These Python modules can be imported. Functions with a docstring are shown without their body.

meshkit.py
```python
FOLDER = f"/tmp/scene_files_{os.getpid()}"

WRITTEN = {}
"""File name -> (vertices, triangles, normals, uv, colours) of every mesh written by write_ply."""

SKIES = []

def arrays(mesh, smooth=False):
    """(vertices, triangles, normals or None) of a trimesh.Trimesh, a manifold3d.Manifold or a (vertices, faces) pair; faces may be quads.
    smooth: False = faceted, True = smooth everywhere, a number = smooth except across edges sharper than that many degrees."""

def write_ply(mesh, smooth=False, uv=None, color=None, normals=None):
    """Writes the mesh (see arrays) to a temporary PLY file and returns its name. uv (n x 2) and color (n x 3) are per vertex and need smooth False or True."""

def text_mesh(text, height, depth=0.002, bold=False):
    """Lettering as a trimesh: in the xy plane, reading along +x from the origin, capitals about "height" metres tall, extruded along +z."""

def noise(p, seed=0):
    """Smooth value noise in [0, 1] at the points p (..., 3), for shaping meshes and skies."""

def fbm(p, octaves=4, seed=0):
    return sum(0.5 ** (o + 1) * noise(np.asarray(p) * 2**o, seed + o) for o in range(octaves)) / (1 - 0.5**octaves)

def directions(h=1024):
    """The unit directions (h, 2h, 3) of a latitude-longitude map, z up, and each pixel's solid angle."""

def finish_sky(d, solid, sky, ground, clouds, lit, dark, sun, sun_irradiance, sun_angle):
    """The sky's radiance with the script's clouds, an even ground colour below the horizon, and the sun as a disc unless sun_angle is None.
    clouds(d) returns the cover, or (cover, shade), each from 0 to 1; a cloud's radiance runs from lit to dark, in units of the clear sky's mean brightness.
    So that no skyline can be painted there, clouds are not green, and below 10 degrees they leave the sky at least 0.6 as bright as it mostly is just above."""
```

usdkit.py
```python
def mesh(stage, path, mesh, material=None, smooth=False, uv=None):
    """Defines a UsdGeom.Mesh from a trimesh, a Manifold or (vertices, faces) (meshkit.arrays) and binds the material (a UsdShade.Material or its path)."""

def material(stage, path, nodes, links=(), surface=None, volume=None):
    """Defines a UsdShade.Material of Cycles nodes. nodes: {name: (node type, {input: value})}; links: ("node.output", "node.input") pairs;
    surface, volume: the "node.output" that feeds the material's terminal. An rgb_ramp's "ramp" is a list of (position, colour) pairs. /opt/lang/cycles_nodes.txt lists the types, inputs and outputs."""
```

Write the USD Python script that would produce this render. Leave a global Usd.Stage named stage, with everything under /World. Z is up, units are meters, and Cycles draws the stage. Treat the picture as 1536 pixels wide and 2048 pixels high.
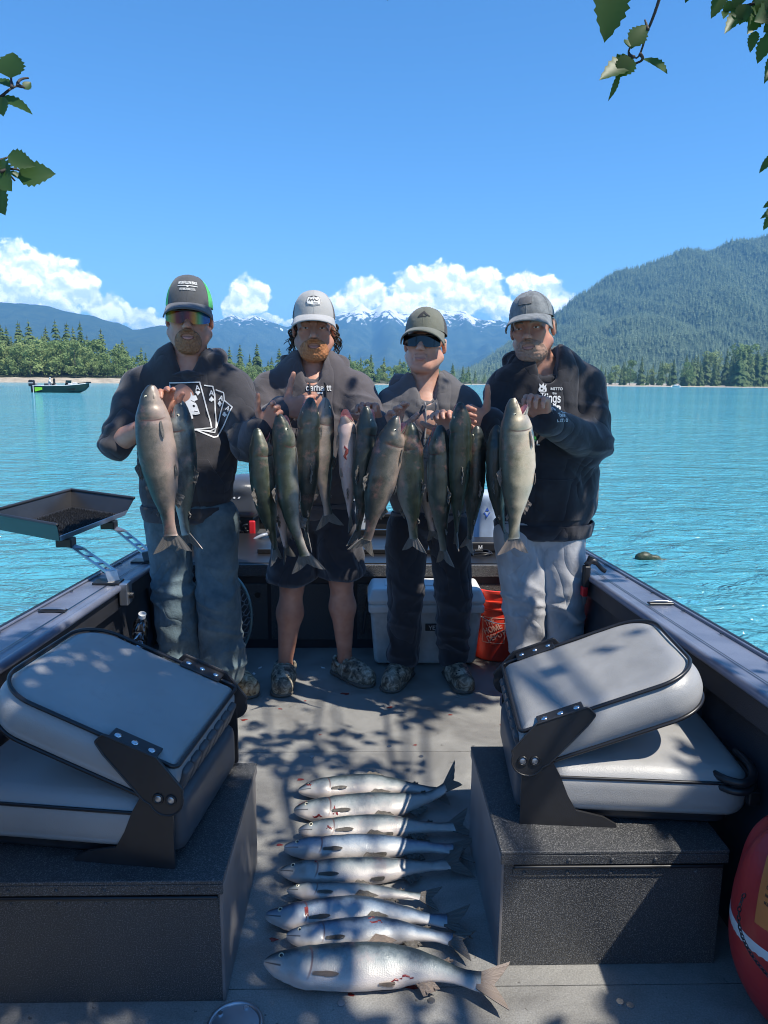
import math, random
import numpy as np, trimesh, usdkit, meshkit
from scipy.spatial import cKDTree
from scipy.interpolate import LinearNDInterpolator
from shapely.geometry import Polygon
from pxr import Gf, Sdf, Usd, UsdGeom, UsdLux, UsdShade, Vt

stage = Usd.Stage.CreateInMemory()
UsdGeom.SetStageUpAxis(stage, 'Z')
UsdGeom.SetStageMetersPerUnit(stage, 1.0)
UsdGeom.Xform.Define(stage, '/World')
UsdGeom.Scope.Define(stage, '/World/Looks')

# ------------------------------------------------------------------ camera, sun, sky, exposure
EYE = np.array([0.0, 0.0, 1.42])
YAW, PITCH, ROLL = math.radians(1.5), math.radians(10.15), math.radians(-0.55)
FPX = 1450.0                                    # focal length in pixels of the 1536 wide photograph
EXPOSURE = 0.66
SUN = np.array([0.55, -0.36, 1.0]); SUN /= np.linalg.norm(SUN)      # direction towards the sun
SUN_POWER, SKY_POWER = 1.25, 0.132
SKY_AIR, SKY_DUST, SKY_OZONE = 1.0, 0.1, 8.0

_f = np.array([math.sin(YAW) * math.cos(PITCH), math.cos(YAW) * math.cos(PITCH), -math.sin(PITCH)])
_r = np.array([math.cos(YAW), -math.sin(YAW), 0.0])
_u = np.cross(_r, _f)
CR, CU = math.cos(ROLL) * _r - math.sin(ROLL) * _u, math.sin(ROLL) * _r + math.cos(ROLL) * _u
CF = _f


def ray(px, py):
    return CF + CR * (px - 768.0) / FPX - CU * (py - 1024.0) / FPX


def at_y(px, py, y):
    """the point at depth y (metres from the eye along the boat) that lies on the sight line of a photograph pixel"""
    d = ray(px, py); return EYE + d * (y - EYE[1]) / d[1]


def at_z(px, py, z):
    d = ray(px, py); return EYE + d * (z - EYE[2]) / d[2]


def to_px(p):
    d = np.asarray(p, float) - EYE
    c = d @ CF
    return 768 + FPX * (d @ CR) / c, 1024 - FPX * (d @ CU) / c, c


cam = UsdGeom.Camera.Define(stage, '/World/camera')
cam.CreateHorizontalApertureAttr(24.0)
cam.CreateVerticalApertureAttr(32.0)
cam.CreateFocalLengthAttr(24.0 * FPX / 1536.0)
cam.CreateClippingRangeAttr(Gf.Vec2f(0.05, 100000.0))
cam.CreateExposureAttr(EXPOSURE)
_m = np.eye(4); _m[0, :3], _m[1, :3], _m[2, :3], _m[3, :3] = CR, CU, -CF, EYE
UsdGeom.Xformable(cam).AddTransformOp().Set(Gf.Matrix4d(*_m.ravel().tolist()))

sun = UsdLux.DistantLight.Define(stage, '/World/sun')
sun.CreateIntensityAttr(SUN_POWER); sun.CreateAngleAttr(0.53); sun.CreateNormalizeAttr(True)
sun.CreateColorAttr(Gf.Vec3f(1.0, 0.94, 0.84))
_x = np.cross([0, 0, 1.0], SUN); _x /= np.linalg.norm(_x)
_m = np.eye(4); _m[0, :3], _m[1, :3], _m[2, :3] = _x, np.cross(SUN, _x), SUN
UsdGeom.Xformable(sun).AddTransformOp().Set(Gf.Matrix4d(*_m.ravel().tolist()))

# cumulus clouds: (azimuth degrees, elevation, half width, half height) of soft lobes low over the mountains
def _az_el(px, py):
    d = ray(px, py); d = d / np.linalg.norm(d)
    return math.degrees(math.atan2(d[0], d[1])), math.degrees(math.asin(d[2]))


LOBES = []
for px, py, wx, wy in [(15, 545, 80, 52), (105, 550, 66, 44), (160, 572, 48, 38), (60, 602, 110, 36), (205, 604, 52, 26), (262, 626, 62, 20), (300, 645, 60, 22),
                       (500, 590, 42, 34), (470, 610, 32, 26), (530, 640, 50, 12), (600, 648, 40, 10),
                       (735, 592, 70, 36), (835, 572, 70, 46), (880, 565, 60, 40), (930, 590, 60, 46), (975, 580, 38, 46), (700, 612, 60, 24), (990, 615, 60, 30), (860, 612, 120, 26),
                       (1055, 572, 40, 38), (1090, 590, 42, 40), (1120, 605, 30, 26),
                       (-160, 560, 110, 60), (-330, 590, 120, 40), (-260, 620, 200, 30), (1750, 560, 120, 30), (2050, 600, 140, 34)]:
    a, e = _az_el(px, py)
    LOBES.append((a, e, wx / FPX * 57.3, wy / FPX * 57.3))
_rng = np.random.default_rng(5)
for a in list(range(75, 330, 23)):
    LOBES.append((a + _rng.uniform(-8, 8) - 360 * (a > 180), _rng.uniform(3.5, 7), _rng.uniform(3, 8), _rng.uniform(1.2, 2.6)))

_n, _l = {}, []
_n['tc'] = ('texture_coordinate', {})
_n['sky'] = ('sky_texture', dict(sky_type='single_scattering', sun_disc=False, sun_elevation=math.asin(SUN[2]), sun_rotation=math.atan2(SUN[0], SUN[1]),
                                 altitude=200.0, air_density=SKY_AIR, aerosol_density=SKY_DUST, ozone_density=SKY_OZONE))
_n['hs'] = ('hsv', dict(saturation=1.16)); _l.append(('sky.color', 'hs.color'))
_n['nrm'] = ('vector_math', dict(math_type='normalize')); _l.append(('tc.generated', 'nrm.vector1'))
_n['xyz'] = ('separate_xyz', {}); _l.append(('nrm.vector', 'xyz.vector'))
_n['az0'] = ('math', dict(math_type='arctan2')); _l += [('xyz.x', 'az0.value1'), ('xyz.y', 'az0.value2')]
_n['el0'] = ('math', dict(math_type='arcsine')); _l.append(('xyz.z', 'el0.value1'))
_n['wn'] = ('noise_texture', dict(scale=22.0, detail=3.0, roughness=0.55)); _l.append(('nrm.vector', 'wn.vector'))
_n['wx'] = ('separate_xyz', {}); _l.append(('wn.color', 'wx.vector'))
for ax, s in (('az', 2.4), ('el', 1.8)):
    _n[ax + 'd'] = ('math', dict(math_type='degrees')); _l.append((ax + '0.value', ax + 'd.value1'))
    _n[ax + 'm'] = ('math', dict(math_type='multiply_add', value2=s, value3=-s / 2)); _l.append(('wx.' + ('x' if ax == 'az' else 'y'), ax + 'm.value1'))
    _n[ax] = ('math', dict(math_type='add')); _l += [(ax + 'd.value', ax + '.value1'), (ax + 'm.value', ax + '.value2')]
_prev = None
for i, (a, e, sa, se) in enumerate(LOBES):
    k = f'b{i}'
    _n[k + 'x'] = ('math', dict(math_type='multiply_add', value2=1 / sa, value3=-a / sa)); _l.append(('az.value', k + 'x.value1'))
    _n[k + 'y'] = ('math', dict(math_type='multiply_add', value2=1 / se, value3=-e / se)); _l.append(('el.value', k + 'y.value1'))
    _n[k + 'xx'] = ('math', dict(math_type='multiply')); _l += [(k + 'x.value', k + 'xx.value1'), (k + 'x.value', k + 'xx.value2')]
    _n[k + 'd'] = ('math', dict(math_type='multiply_add')); _l += [(k + 'y.value', k + 'd.value1'), (k + 'y.value', k + 'd.value2'), (k + 'xx.value', k + 'd.value3')]
    if _prev:
        _n[k + 'm'] = ('math', dict(math_type='smoothmin', value3=0.5)); _l += [(_prev, k + 'm.value1'), (k + 'd.value', k + 'm.value2')]
        _prev = k + 'm.value'
    else:
        _prev = k + 'd.value'
# billows: the same noise seen twice, the second time a little towards the sun, gives each billow a lit and a shaded side
for k, off in (('na', (0, 0, 0)), ('nb', (0.004, -0.001, 0.008))):
    _n[k + 'v'] = ('vector_math', dict(math_type='add', vector2=off)); _l.append(('nrm.vector', k + 'v.vector1'))
    _n[k] = ('noise_texture', dict(scale=48.0, detail=7.0, roughness=0.56, distortion=0.25)); _l.append((k + 'v.vector', k + '.vector'))
_n['den0'] = ('math', dict(math_type='multiply_add', value2=-0.75, value3=0.75 - 0.62)); _l.append((_prev, 'den0.value1'))
_n['den'] = ('math', dict(math_type='multiply_add', value2=1.5)); _l += [('na.fac', 'den.value1'), ('den0.value', 'den.value3')]
_n['cover'] = ('map_range', dict(range_type='smoothstep', from_min=0.20, from_max=0.52, to_min=0.0, to_max=0.97, clamp=True)); _l.append(('den.value', 'cover.value'))
_n['df'] = ('math', dict(math_type='subtract')); _l += [('na.fac', 'df.value1'), ('nb.fac', 'df.value2')]
_n['lit'] = ('map_range', dict(from_min=-0.11, from_max=0.10, to_min=0.0, to_max=1.0, clamp=True)); _l.append(('df.value', 'lit.value'))
_n['ccol'] = ('rgb_ramp', dict(ramp=[(0.0, (6.6, 7.6, 9.4)), (0.45, (9.4, 9.8, 10.6)), (1.0, (14.0, 13.8, 13.6))])); _l.append(('lit.result', 'ccol.fac'))
_n['mix'] = ('mix_color', dict(blend_type='mix', use_clamp=True)); _l += [('cover.result', 'mix.fac'), ('hs.color', 'mix.a'), ('ccol.color', 'mix.b')]
_n['bg'] = ('background_shader', dict(strength=SKY_POWER)); _l.append(('mix.result', 'bg.color'))
SKYMAT = usdkit.material(stage, '/World/Looks/sky_air', _n, _l, surface='bg.background')
dome = UsdLux.DomeLight.Define(stage, '/World/sky')
UsdShade.MaterialBindingAPI.Apply(dome.GetPrim()).Bind(SKYMAT)
dome.GetPrim().SetCustomDataByKey('label', 'clear blue summer sky with low white cumulus over the mountains')
dome.GetPrim().SetCustomDataByKey('category', 'sky'); dome.GetPrim().SetCustomDataByKey('kind', 'structure')

# ------------------------------------------------------------------ helpers
used, BASE = {}, {}


def numbered(path):
    n = used.get(path, -1) + 1; used[path] = n
    return path if n == 0 else f'{path}_{n:03d}'


def tag(prim, label=None, cat=None, group=None, kind=None):
    prim = prim.GetPrim() if hasattr(prim, 'GetPrim') else prim
    for k, v in (('label', label), ('category', cat), ('group', group), ('kind', kind)):
        if v: prim.SetCustomDataByKey(k, v)
    return prim


def thing(name, label, cat, loc=(0, 0, 0), group=None, kind=None, parent='/World', rz=0.0):
    path = numbered(f'{parent}/{name}')
    x = UsdGeom.Xform.Define(stage, path); x.AddTranslateOp().Set(Gf.Vec3d(*map(float, np.asarray(loc, float) - BASE.get(parent, np.zeros(3)))))
    if rz: x.AddRotateZOp().Set(float(rz))
    BASE[path] = np.array(loc, float)
    tag(x, label, cat, group, kind)
    return path


def copy_of(src, name, loc, rz, scale, label, cat, group):
    path = numbered(f'/World/{name}')
    x = UsdGeom.Xform.Define(stage, path)
    x.GetPrim().GetReferences().AddInternalReference(src); x.GetPrim().SetInstanceable(True)
    x.AddTranslateOp().Set(Gf.Vec3d(*map(float, loc))); x.AddRotateZOp().Set(float(rz)); x.AddScaleOp().Set(Gf.Vec3f(*map(float, scale)))
    tag(x, label, cat, group)
    return path


def part(name, mesh, mat, parent='/World', smooth=False, uv=None, label=None, local=False, **kw):
    """one Mesh prim below a thing (its vertices given in world coordinates unless local) or, without a parent, a top-level mesh"""
    path = numbered(f'{parent}/{name}')
    b = BASE.get(parent, np.zeros(3)); BASE[path] = b
    if isinstance(mesh, list): mesh = trimesh.util.concatenate(mesh)
    v, f, _n = meshkit.arrays(mesh)
    if not local: v = v - b
    usdkit.mesh(stage, path, (v, f), MAT[mat] if isinstance(mat, str) else mat, smooth=smooth, uv=uv)
    if label or kw: tag(stage.GetPrimAtPath(path), label, **kw)
    return path


def box(lo, hi, r=0.0):
    lo, hi = np.minimum(lo, hi), np.maximum(lo, hi)
    if r <= 0:
        m = trimesh.creation.box(hi - lo); m.apply_translation((lo + hi) / 2); return m
    from manifold3d import Manifold
    c = [Manifold.sphere(r, 12).translate([x, y, z]) for x in (lo[0] + r, hi[0] - r) for y in (lo[1] + r, hi[1] - r) for z in (lo[2] + r, hi[2] - r)]
    m = Manifold.batch_hull(c).to_mesh()
    return trimesh.Trimesh(m.vert_properties[:, :3], m.tri_verts, process=False)


def unit(v):
    v = np.asarray(v, float); return v / max(np.linalg.norm(v), 1e-12)


def tube(pts, r, n=8, closed=False, caps=True):
    pts = np.asarray(pts, float); r = np.broadcast_to(r, len(pts)).astype(float)
    t = np.gradient(pts, axis=0) if not closed else np.roll(pts, -1, 0) - np.roll(pts, 1, 0)
    t /= np.maximum(np.linalg.norm(t, axis=1, keepdims=True), 1e-9)
    u = np.cross(t[0], [0, 0, 1.0]); u = unit(u if np.linalg.norm(u) > 0.1 else np.cross(t[0], [0, 1.0, 0])); rings = []
    a = np.linspace(0, 2 * np.pi, n, endpoint=False)
    for i in range(len(pts)):
        u = unit(u - t[i] * (u @ t[i])); w = np.cross(t[i], u)
        rings.append(pts[i] + r[i] * (np.cos(a)[:, None] * u + np.sin(a)[:, None] * w))
    v = np.vstack(rings); f = []
    m = len(pts)
    for i in range(m if closed else m - 1):
        j = (i + 1) % m
        for k in range(n):
            l = (k + 1) % n
            f += [[i * n + k, i * n + l, j * n + l], [i * n + k, j * n + l, j * n + k]]
    if caps and not closed:
        v = np.vstack([v, pts[0], pts[-1]]); c0, c1 = len(v) - 2, len(v) - 1
        for k in range(n):
            l = (k + 1) % n
            f += [[c0, l, k], [c1, (m - 1) * n + k, (m - 1) * n + l]]
    return trimesh.Trimesh(v, np.array(f), process=False)


def smooth_path(pts, n=40):
    pts = np.asarray(pts, float)
    from scipy.interpolate import CubicSpline
    s = np.r_[0, np.cumsum(np.linalg.norm(np.diff(pts, axis=0), axis=1) ** 0.5)]
    return CubicSpline(s, pts)(np.linspace(0, s[-1], n))


def cyl(p, q, r, n=20, r2=None):
    return tube([p, np.asarray(p) + (np.asarray(q) - p) * 0.5, q], [r, (r + (r2 if r2 is not None else r)) / 2, r2 if r2 is not None else r], n)


def grid_faces(nu, nv, wrap=False):
    i = np.arange(nu * nv).reshape(nu, nv)
    j = np.concatenate([i, i[:, :1]], 1) if wrap else i
    a, b, c, d = j[:-1, :-1], j[1:, :-1], j[1:, 1:], j[:-1, 1:]
    return np.vstack([np.stack([a, b, c], -1).reshape(-1, 3), np.stack([a, c, d], -1).reshape(-1, 3)])


def sheet(P, thick=0.0, flip=False):
    """a grid of points (nu, nv, 3) as a surface, with its own thickness if wanted"""
    nu, nv, _ = P.shape
    f = grid_faces(nu, nv); v = P.reshape(-1, 3)
    if flip: f = f[:, ::-1]
    m = trimesh.Trimesh(v, f, process=False)
    if thick:
        nrm = m.vertex_normals
        b = v - nrm * thick
        n0 = nu * nv; i = np.arange(n0).reshape(nu, nv)
        loop = np.r_[i[:, 0], i[-1, 1:], i[::-1, -1][1:], i[0, ::-1][1:-1]]
        l2 = np.roll(loop, -1)
        s = np.vstack([np.stack([loop, l2, l2 + n0], 1), np.stack([loop, l2 + n0, loop + n0], 1)])
        if not flip: s = s[:, ::-1]
        m = trimesh.Trimesh(np.vstack([v, b]), np.vstack([f, f[:, ::-1] + n0, s]), process=False)
    return m


# ------------------------------------------------------------------ materials
MAT = {}


def std(name, col, rough=0.5, var=0.15, vscale=6.0, bump=0.0, bscale=60.0, bdist=0.002, metal=0.0, col2=None, ramp=(0.35, 0.65), spec=0.5, detail=4.0, stretch=None, p=None):
    """a principled material whose colour wanders between two tones with noise and whose surface has a fine relief"""
    col = np.array(col, float)
    a = np.clip(col * (1 - var), 0, 1) if col2 is None else col
    b = np.clip(col * (1 + var), 0, 1) if col2 is None else np.array(col2, float)
    n = {'tc': ('texture_coordinate', {}), 'mp': ('mapping', dict(scale=stretch or (1, 1, 1))),
         'n': ('noise_texture', dict(scale=vscale, detail=detail, roughness=0.6)),
         'r': ('rgb_ramp', dict(ramp=[(ramp[0], a), (ramp[1], b)])),
         'p': ('principled_bsdf', dict(roughness=rough, metallic=metal, specular_ior_level=spec, **(p or {})))}
    l = [('tc.object', 'mp.vector'), ('mp.vector', 'n.vector'), ('n.fac', 'r.fac'), ('r.color', 'p.base_color')]
    if bump:
        n['bn'] = ('noise_texture', dict(scale=bscale, detail=3.0, roughness=0.6)); n['bp'] = ('bump', dict(strength=bump, distance=bdist))
        l += [('tc.object', 'bn.vector'), ('bn.fac', 'bp.height'), ('bp.normal', 'p.normal')]
    MAT[name] = usdkit.material(stage, f'/World/Looks/{name}', n, l, surface='p.BSDF')
    return MAT[name]
# ------------------------------------------------------------------ smooth solids from distance fields
def rotm(rx=0, ry=0, rz=0):
    cx, sx, cy, sy, cz, sz = math.cos(rx), math.sin(rx), math.cos(ry), math.sin(ry), math.cos(rz), math.sin(rz)
    return np.array([[cz, -sz, 0], [sz, cz, 0], [0, 0, 1]]) @ np.array([[cy, 0, sy], [0, 1, 0], [-sy, 0, cy]]) @ np.array([[1, 0, 0], [0, cx, -sx], [0, sx, cx]])


def smin(a, b, k):
    if k <= 0: return np.minimum(a, b)
    h = np.clip(0.5 + 0.5 * (b - a) / k, 0, 1)
    return b * (1 - h) + a * h - k * h * (1 - h)


class Field:
    """a solid: capsules, ellipsoids and rounded boxes melted together one after the other"""
    def __init__(s): s.q = []
    def _add(s, fn, k, op): s.q.append((fn, k, op)); return s

    def cap(s, a, b, ra, rb=None, k=0.02, op='u', flat=None):
        """flat = (axis, factor): the cross-section is squeezed along that axis"""
        a, b = np.asarray(a, float), np.asarray(b, float); rb = ra if rb is None else rb; ab = b - a; L = max(ab @ ab, 1e-12)
        def fn(P):
            q = P - a; t = np.clip(q @ ab / L, 0, 1); q = q - t[:, None] * ab
            if flat is not None:
                ax, fac = flat; c = q @ ax; q = q + np.outer(c * (1 / fac - 1), ax)
                return (np.sqrt((q * q).sum(1)) - (ra + (rb - ra) * t)) * min(1.0, fac) ** 0.7
            return np.sqrt((q * q).sum(1)) - (ra + (rb - ra) * t)
        return s._add(fn, k, op)

    def ell(s, c, r, k=0.02, op='u', R=None):
        c, r = np.asarray(c, float), np.asarray(r, float) * np.ones(3)
        def fn(P):
            q = P - c
            if R is not None: q = q @ R
            k0 = np.sqrt(((q / r) ** 2).sum(1)); k1 = np.sqrt(((q / r ** 2) ** 2).sum(1))
            return np.where(k1 > 1e-9, k0 * (k0 - 1) / np.maximum(k1, 1e-9), -r.min())
        return s._add(fn, k, op)

    def box(s, c, h, r=0.01, k=0.01, op='u', R=None):
        c, h = np.asarray(c, float), np.asarray(h, float)
        def fn(P):
            q = P - c
            if R is not None: q = q @ R
            q = np.abs(q) - h + r
            return np.sqrt((np.maximum(q, 0) ** 2).sum(1)) + np.minimum(q.max(1), 0) - r
        return s._add(fn, k, op)

    def fn(s, f, k=0.01, op='u'): return s._add(f, k, op)

    def __call__(s, P):
        d = None
        for fn, k, op in s.q:
            e = fn(P)
            if d is None: d = e
            elif op == 'u': d = smin(d, e, k)
            elif op == 's': d = -smin(-d, e, k)
            else: d = -smin(-d, -e, k)
        return d


_C8 = np.array([[i, j, k] for i in (0, 1) for j in (0, 1) for k in (0, 1)])
_E12 = [(a, b) for a in range(8) for b in range(a + 1, 8) if np.abs(_C8[a] - _C8[b]).sum() == 1]


def nets(f, lo, hi, h, slack=1.7):
    """surface nets over the zero set of f in the box lo..hi with cells of size h; only cells near the surface are looked at"""
    lo, hi = np.asarray(lo, float), np.asarray(hi, float)
    B = 4
    n = (np.ceil((hi - lo) / h / B).astype(int) + 1) * B
    nb = n // B
    ci = np.stack(np.meshgrid(*[np.arange(m) for m in nb], indexing='ij'), -1).reshape(-1, 3)
    dc = f(lo + (ci + 0.5) * B * h)
    near = (np.abs(dc) < B * h * slack).reshape(nb)
    D = np.where(dc < 0, -1.0, 1.0).reshape(nb).repeat(B, 0).repeat(B, 1).repeat(B, 2)
    D = np.pad(D, ((0, 1),) * 3, mode='edge')
    M = np.zeros(D.shape, bool)
    nr = near.repeat(B, 0).repeat(B, 1).repeat(B, 2)
    for o in _C8: M[o[0]:o[0] + n[0], o[1]:o[1] + n[1], o[2]:o[2] + n[2]] |= nr
    idx = np.argwhere(M)
    D[M] = f(lo + idx * h)
    S = D < 0
    cnt = sum(S[o[0]:o[0] + n[0], o[1]:o[1] + n[1], o[2]:o[2] + n[2]].astype(np.int8) for o in _C8)
    cells = np.argwhere((cnt > 0) & (cnt < 8))
    if len(cells) == 0: return trimesh.Trimesh()
    c = np.stack([D[cells[:, 0] + o[0], cells[:, 1] + o[1], cells[:, 2] + o[2]] for o in _C8], 1)
    acc, num = np.zeros((len(cells), 3)), np.zeros(len(cells))
    for a, b in _E12:
        m = (c[:, a] < 0) != (c[:, b] < 0)
        t = c[:, a] / np.where(m, c[:, a] - c[:, b], 1)
        acc += np.where(m[:, None], _C8[a] + (_C8[b] - _C8[a]) * np.clip(t, 0, 1)[:, None], 0); num += m
    V = lo + (cells + acc / num[:, None]) * h
    ID = -np.ones(n, int); ID[tuple(cells.T)] = np.arange(len(cells))
    F = []
    for ax in range(3):
        u, w = (ax + 1) % 3, (ax + 2) % 3
        sl0 = [slice(None)] * 3; sl1 = [slice(None)] * 3
        sl0[ax], sl1[ax] = slice(0, -1), slice(1, None)
        e = np.argwhere(S[tuple(sl0)] != S[tuple(sl1)])
        e = e[(e[:, u] > 0) & (e[:, w] > 0) & (e[:, u] < n[u]) & (e[:, w] < n[w])]
        du, dw = np.eye(3, dtype=int)[u], np.eye(3, dtype=int)[w]
        q = np.stack([ID[tuple((e - du - dw).T)], ID[tuple((e - dw).T)], ID[tuple(e.T)], ID[tuple((e - du).T)]], 1)
        ins = S[tuple(e.T)]
        q[~ins] = q[~ins][:, ::-1]
        q = q[(q >= 0).all(1)]
        F.append(q)
    F = np.vstack(F)
    return trimesh.Trimesh(V, np.vstack([F[:, [0, 1, 2]], F[:, [0, 2, 3]]]), process=False)


def folds(v, nrm, along, f_al, f_ac, amp, seed, warp=0.4, ridged=True):
    """cloth folds: ridges that run along a direction, pushed out along the normals"""
    along = unit(along); a = v @ along; r = v - np.outer(a, along)
    q = np.column_stack([a * f_al, r * f_ac]) if False else r * f_ac + np.outer(a * f_al, along)
    q = q + warp * (np.stack([meshkit.noise(v * 9 + 31.7 * i, seed + i) for i in range(3)], 1) - 0.5)
    n = meshkit.noise(q, seed)
    n = (1 - np.abs(2 * n - 1)) ** 1.5 if ridged else n
    return v + nrm * (amp * (n - 0.45))[:, None]


def drape(m, target, origin, ux, uy, out, lift=0.0015, step=0.008):
    """lays a flat mesh (x right, y up) on the outward side of a surface, seen along -out"""
    ux, uy, out = unit(ux), unit(uy), unit(out)
    if step: m = m.subdivide_to_size(step, max_iter=8)
    tv, tn = target.vertices - origin, target.vertex_normals
    s = tn @ out > 0.15
    p2, dep = np.stack([tv @ ux, tv @ uy], 1)[s], (tv @ out)[s]
    b0, b1 = m.vertices[:, :2].min(0) - 0.03, m.vertices[:, :2].max(0) + 0.03
    w = ((p2 > b0) & (p2 < b1)).all(1)
    p2, dep = p2[w], dep[w]
    # keep the outermost layer only
    cell = np.round(p2 / 0.006).astype(int); key = cell[:, 0] * 100003 + cell[:, 1]
    o = np.lexsort((-dep, key)); kk = key[o]; first = np.r_[True, kk[1:] != kk[:-1]]
    top = dict(zip(kk[first], dep[o][first])); ok = dep > np.array([top[k] for k in key]) - 0.02
    p2, dep = p2[ok], dep[ok]
    z = LinearNDInterpolator(p2, dep)(m.vertices[:, :2])
    bad = np.isnan(z)
    if bad.any(): z[bad] = dep[cKDTree(p2).query(m.vertices[bad, :2])[1]]
    v = origin + np.outer(m.vertices[:, 0], ux) + np.outer(m.vertices[:, 1], uy) + np.outer(z + lift + m.vertices[:, 2], out)
    return trimesh.Trimesh(v, m.faces, process=False)


def flat_poly(poly, depth=0.0008):
    gs = getattr(poly, 'geoms', [poly])
    return trimesh.util.concatenate([trimesh.creation.extrude_polygon(p, depth, engine='earcut') for p in gs])


def words(text, height, x=0.0, y=0.0, bold=False, depth=0.0008, center=True, width=None):
    m = meshkit.text_mesh(text, height, depth, bold)
    if width: m.apply_scale([width / max(np.ptp(m.vertices[:, 0]), 1e-6), 1, 1])
    c = m.bounds.mean(0)
    m.apply_translation([x - (c[0] if center else m.bounds[0, 0]), y - c[1], 0])
    return m
# ------------------------------------------------------------------ lake, land, forests, mountains
WATER_Z = -0.12
nrng = np.random.default_rng


def ground_dist(px, y_dist, z=WATER_Z):
    """x of a sight line at distance y"""
    return at_y(px, 770, y_dist)[0]


_n = {'g': ('geometry', {}), 'm1': ('mapping', dict(scale=(2.4, 4.6, 1.0), rotation=(0, 0, 0.15))), 'n1': ('noise_texture', dict(scale=1.0, detail=4.0, roughness=0.6, distortion=0.6)),
      'm2': ('mapping', dict(scale=(0.4, 1.0, 1.0), rotation=(0, 0, -0.2))), 'n2': ('noise_texture', dict(scale=1.0, detail=3.0, roughness=0.5, distortion=0.4)),
      'm3': ('mapping', dict(scale=(0.02, 0.05, 1.0))), 'n3': ('noise_texture', dict(scale=1.0, detail=3.0)),
      'a': ('math', dict(math_type='multiply_add', value2=0.7)), 'b1': ('bump', dict(strength=1.0, distance=0.30)),
      'c': ('rgb_ramp', dict(ramp=[(0.3, (0.066, 0.30, 0.385)), (0.7, (0.105, 0.37, 0.435))])),
      'p': ('principled_bsdf', dict(roughness=0.07, ior=1.333, specular_ior_level=0.5))}
_l = [('g.position', 'm1.vector'), ('g.position', 'm2.vector'), ('g.position', 'm3.vector'), ('m1.vector', 'n1.vector'), ('m2.vector', 'n2.vector'), ('m3.vector', 'n3.vector'),
      ('n1.fac', 'a.value1'), ('n2.fac', 'a.value3'), ('a.value', 'b1.height'), ('b1.normal', 'p.normal'), ('n3.fac', 'c.fac'), ('c.color', 'p.base_color')]
MAT['water'] = usdkit.material(stage, '/World/Looks/water', _n, _l, surface='p.BSDF')
S = 30000.0
part('lake_water', (np.array([[-S, -2.2, WATER_Z], [S, -2.2, WATER_Z], [S, S, WATER_Z], [-S, S, WATER_Z]]), np.array([[0, 1, 2], [0, 2, 3]])), 'water',
     label='turquoise glacial lake with small ripples', cat='lake', kind='structure')
std('lakebed', (0.12, 0.11, 0.09), 0.9)
part('ground', (np.array([[-S, -S, -3.0], [S, -S, -3.0], [S, S, -3.0], [-S, S, -3.0]]), np.array([[0, 1, 2], [0, 2, 3]])), 'lakebed', label='dark bed of the lake and plain under the hills', cat='ground', kind='structure')


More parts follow.
